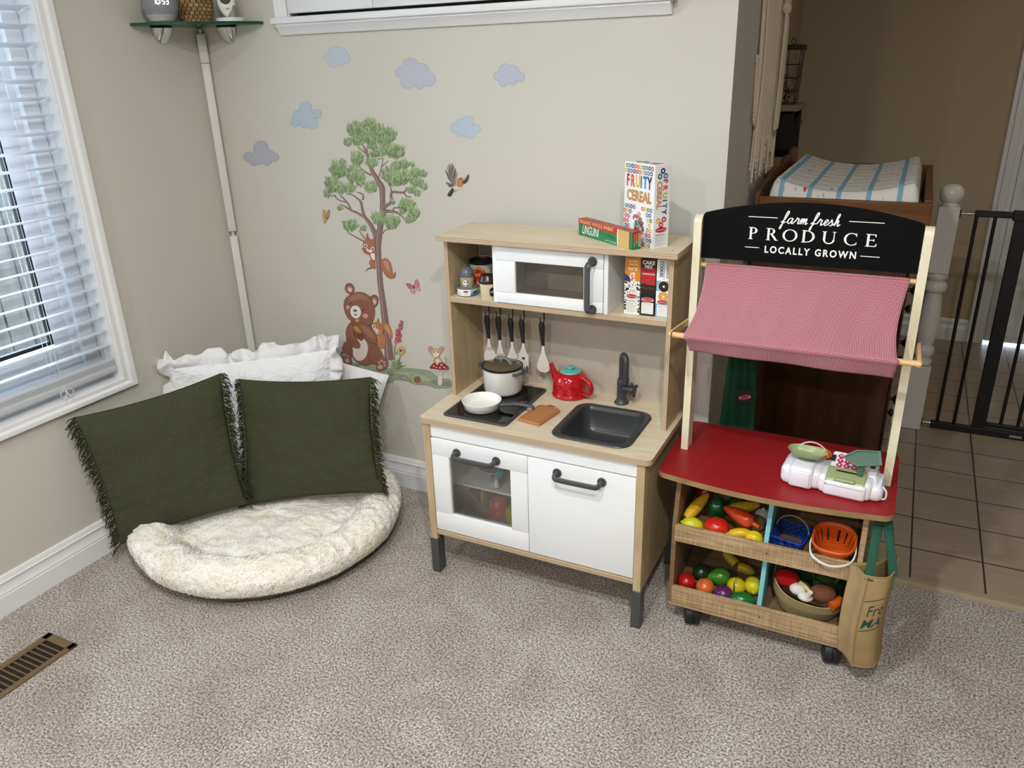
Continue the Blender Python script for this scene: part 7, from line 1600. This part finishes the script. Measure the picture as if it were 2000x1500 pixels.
# baby gate
t = thing('baby_gate', 'black metal baby gate fixed to the white newel post', 'baby gate', (2.9, 1.35, 0)); gi = mat('gate_black', '#0c0d0e', .5)
def gb(name, x0, x1, z0, z1, d=.010, y=1.352): b = B(); b.box(x0, x1, y-d, y+d, z0, z1); return b.build(name, gi, t, bevel=.003)
gb('bottom_bar', 2.5415, 3.25, .002, .032, .012); gb('top_bar', 2.5580, 2.690, .916, .940, .010); gb('top_bar', 3.02, 3.25, .916, .940, .010)
gb('latch', 2.687, 2.760, .908, .946, .016)
for x in (2.5660, 2.6300): b = B(); b.cyl((x, 1.352, .032), (x, 1.352, .917), .0068, n=16); b.build('bar', gi, t)
gb('gate_upright', 2.6960, 2.7460, .032, .912, .011)
for i in range(5): b = B(); x = 2.800+i*.062; b.cyl((x, 1.352, .06), (x, 1.352, .905), .0068, n=16); b.build('bar', gi, t)
gb('door_bottom', 2.747, 3.05, .040, .060, .009); gb('door_top', 2.760, 3.05, .905, .930, .009)
b = B(); b.text('KidCo' if False else 'Safety', .012, frame((2.862, 1.3398, .011), (1, 0, 0), (0, 0, 1)), bold=.01) if False else b.box(2.838, 2.884, 1.3392, 1.3398, .012, .022); b.build('printed_mark', mat('gate_print', '#8d8f92', .5), t)
for z in (.020, .926):
    b = B(); b.cyl((2.5036, 1.352, z), (2.510, 1.352, z), .016, n=20); b.build('mount_cup', gi, t)
    b = B(); b.cyl((2.510, 1.352, z), (2.545 if z < .5 else 2.567, 1.352, z), .0036, n=12); b.cyl((2.536, 1.352, z), (2.542, 1.352, z), .008, n=12); b.build('spindle', M['steel'], t)
# low white board at the foot behind the stand
b = B(); b.box(2.386, 2.426, 1.33, 1.36, 0, .075, 0, .003); struct(b.build('trim_2', M['trim']))
# hall door with casing
b = B(); b.box(2.715, 2.738, 2.632, 2.65, 0, 2.12, 0, .004); b.box(2.738, 2.775, 2.626, 2.65, 0, 2.08, 0, .004); b.box(2.775, 2.800, 2.634, 2.70, 0, 2.06, 0, .003); b.box(3.62, 3.70, 2.63, 2.65, 0, 2.12, 0, .004); b.box(2.80, 3.62, 2.63, 2.65, 2.06, 2.13, 0, .004)
struct(b.build('trim_3', M['trim']))
d1_ = B(); d1_.box(2.803, 3.617, 2.655, 2.695, .012, 2.055, 0, .003); dr_ = struct(d1_.build('door_1', M['trim']))
b = B(); b.box(2.862, 2.882, 2.60, 2.655, .86, .93, 0, .003); b.box(2.862, 2.94, 2.595, 2.61, .885, .905, 0, .003); b.build('door_handle', M['iron'], dr_)
b = B(); b.box(2.83, 3.59, 2.650, 2.6546, .05, .15); b.build('kick_board', M['trim'], dr_)
# lantern on its shelf on the hall's left wall
t = thing('wall_shelf', 'small white shelf on black brackets in the hall, under the lantern', 'shelf', (1.70, 2.05, 1.27))
b = B(); b.box(1.6605, 1.782, 1.92, 2.22, 1.272, 1.300); b.build('board', mat('shelf_offwhite', '#a79c86', .6), t, bevel=.003)
for y in (1.98, 2.14): b = B(); b.box(1.6605, 1.755 if y < 2.1 else 1.77, y, y+.03, 1.08 if y < 2.1 else 1.035, 1.2716); b.build('bracket', M['iron'], t, bevel=.008)
t = thing('wire_lantern', 'black wire lantern with dried flowers on the small hall shelf', 'lantern', (1.715, 2.06, 1.3003))
b = B(); lx0, lx1, ly0, ly1 = 1.667, 1.748, 2.0, 2.12
for k, z in enumerate((1.303, 1.36, 1.42, 1.48)):
    e_ = .010*k/3; b.tube([(lx0, ly0, z), (lx1+e_, ly0-e_, z), (lx1+e_, ly1+e_, z), (lx0, ly1+e_, z), (lx0, ly0, z)], .0016, 6)
for x, y in ((lx0, ly0), (lx1, ly0), (lx1, ly1), (lx0, ly1), (lx1, (ly0+ly1)/2), ((lx0+lx1)/2, ly0)): b.tube([(x, y, 1.3005), (x+(.012 if x == lx1 else 0), y+(-.012 if y == ly0 else 0), 1.545)], .0020, 6)
b.build('wire_cage', M['iron'], t)
b = B(); b.box(lx0-.004, lx1+.020, ly0-.018, ly1+.012, 1.545, 1.568); b.build('top_frame', M['iron'], t, bevel=.002)
b = B(); b.tube(spline([(1.712, 2.05, 1.568), (1.704, 2.05, 1.585), (1.716, 2.05, 1.597), (1.726, 2.05, 1.584), (1.716, 2.05, 1.568)], 4, False), .002, 6); b.build('ring', M['iron'], t)
dm_ = [mat('dried_flower', '#a08c68', .9), mat('dried_flower_dark', '#4a3a26', .9)]
b = B(); R = random.Random(2)
for i in range(90):
    p_ = Vector((R.uniform(1.672, 1.742), R.uniform(2.01, 2.11), R.uniform(1.310, 1.45))); q = Vector((R.uniform(-1, 1), R.uniform(-1, 1), R.uniform(-1, 1)))*.014; s_ = Vector((R.uniform(-1, 1), R.uniform(-1, 1), R.uniform(-1, 1)))*.008; b.add([p_-q, p_+s_, p_+q, p_-s_], [(0, 1, 2, 3)], 1 if p_.z < 1.36 else 0)
b.build('dried_flowers', dm_, t, smooth=0)
# macrame hanging on the end face of the wall
cm_ = mat('cotton_cord', '#d6cab2', .9, bump=.5, bscale=250); t = thing('macrame_hanging', 'cream macrame wall hanging with long knotted cords on the wall end', 'macrame', (1.875, .50, 1.18))
R = random.Random(12); b = B(); kb = B()
for i in range(54):
    f = i/53; lay = i % 3; y = .315+.345*f+R.uniform(-.006, .006); x = 1.8655+lay*.0045+R.uniform(0, .002); zb_ = 1.20+R.uniform(-.03, .06)+(.19 if R.random() < .22 else 0)+(.10 if R.random() < .2 else 0); yb_ = y+R.uniform(-.02, .02)-.03*(1-f)
    if f > .93: zb_ = 1.17
    pts = spline([(x, y+.01, 2.05), (x, y, 1.75), (x+.003, y+R.uniform(-.008, .008), 1.5), (x+.002, (y+yb_)/2+R.uniform(-.008, .008), 1.34), (x+.001, yb_, max(zb_, 1.17))], 5, False)
    b.tube(pts, .0038, 7)
    e = Vector(pts[-1])
    for k in range(6): kb.tube([e, e+Vector((R.uniform(-.004, .006), R.uniform(-.010, .010), R.uniform(-.022, -.010)))], [.0026, .0008], 5)
    kb.ell(e+Vector((0, 0, .003)), (.0055, .0055, .006), 0, 8, 6)
b.build('cords', cm_, t, smooth=60); o = kb.build('frayed_ends', cm_, t, smooth=60); o['kind'] = 'stuff'
b = B()
for k in range(9): b.ell((1.890, .585+.007*sin(k*2.2), 1.66+k*.030), (.016, .022, .020), 0, 12, 8)
for k in range(7): b.tube(spline([(1.892, .585+(k-3)*.003, 1.65), (1.895, .585+(k-3)*.009, 1.60), (1.893, .585+(k-3)*.012, 1.40), (1.890, .585+(k-3)*.012, 1.30)], 4, False), .0036, 6)
b.build('square_knots', cm_, t, smooth=60)
b = B(); b.cyl((1.885, .24, 2.05), (1.885, .74, 2.05), .010, n=14); b.build('rod', M['pine'], t)
b = B(); b.box(1.8612, 1.905, .40, .42, 2.04, 2.06); b.build('nail', M['iron'], t)
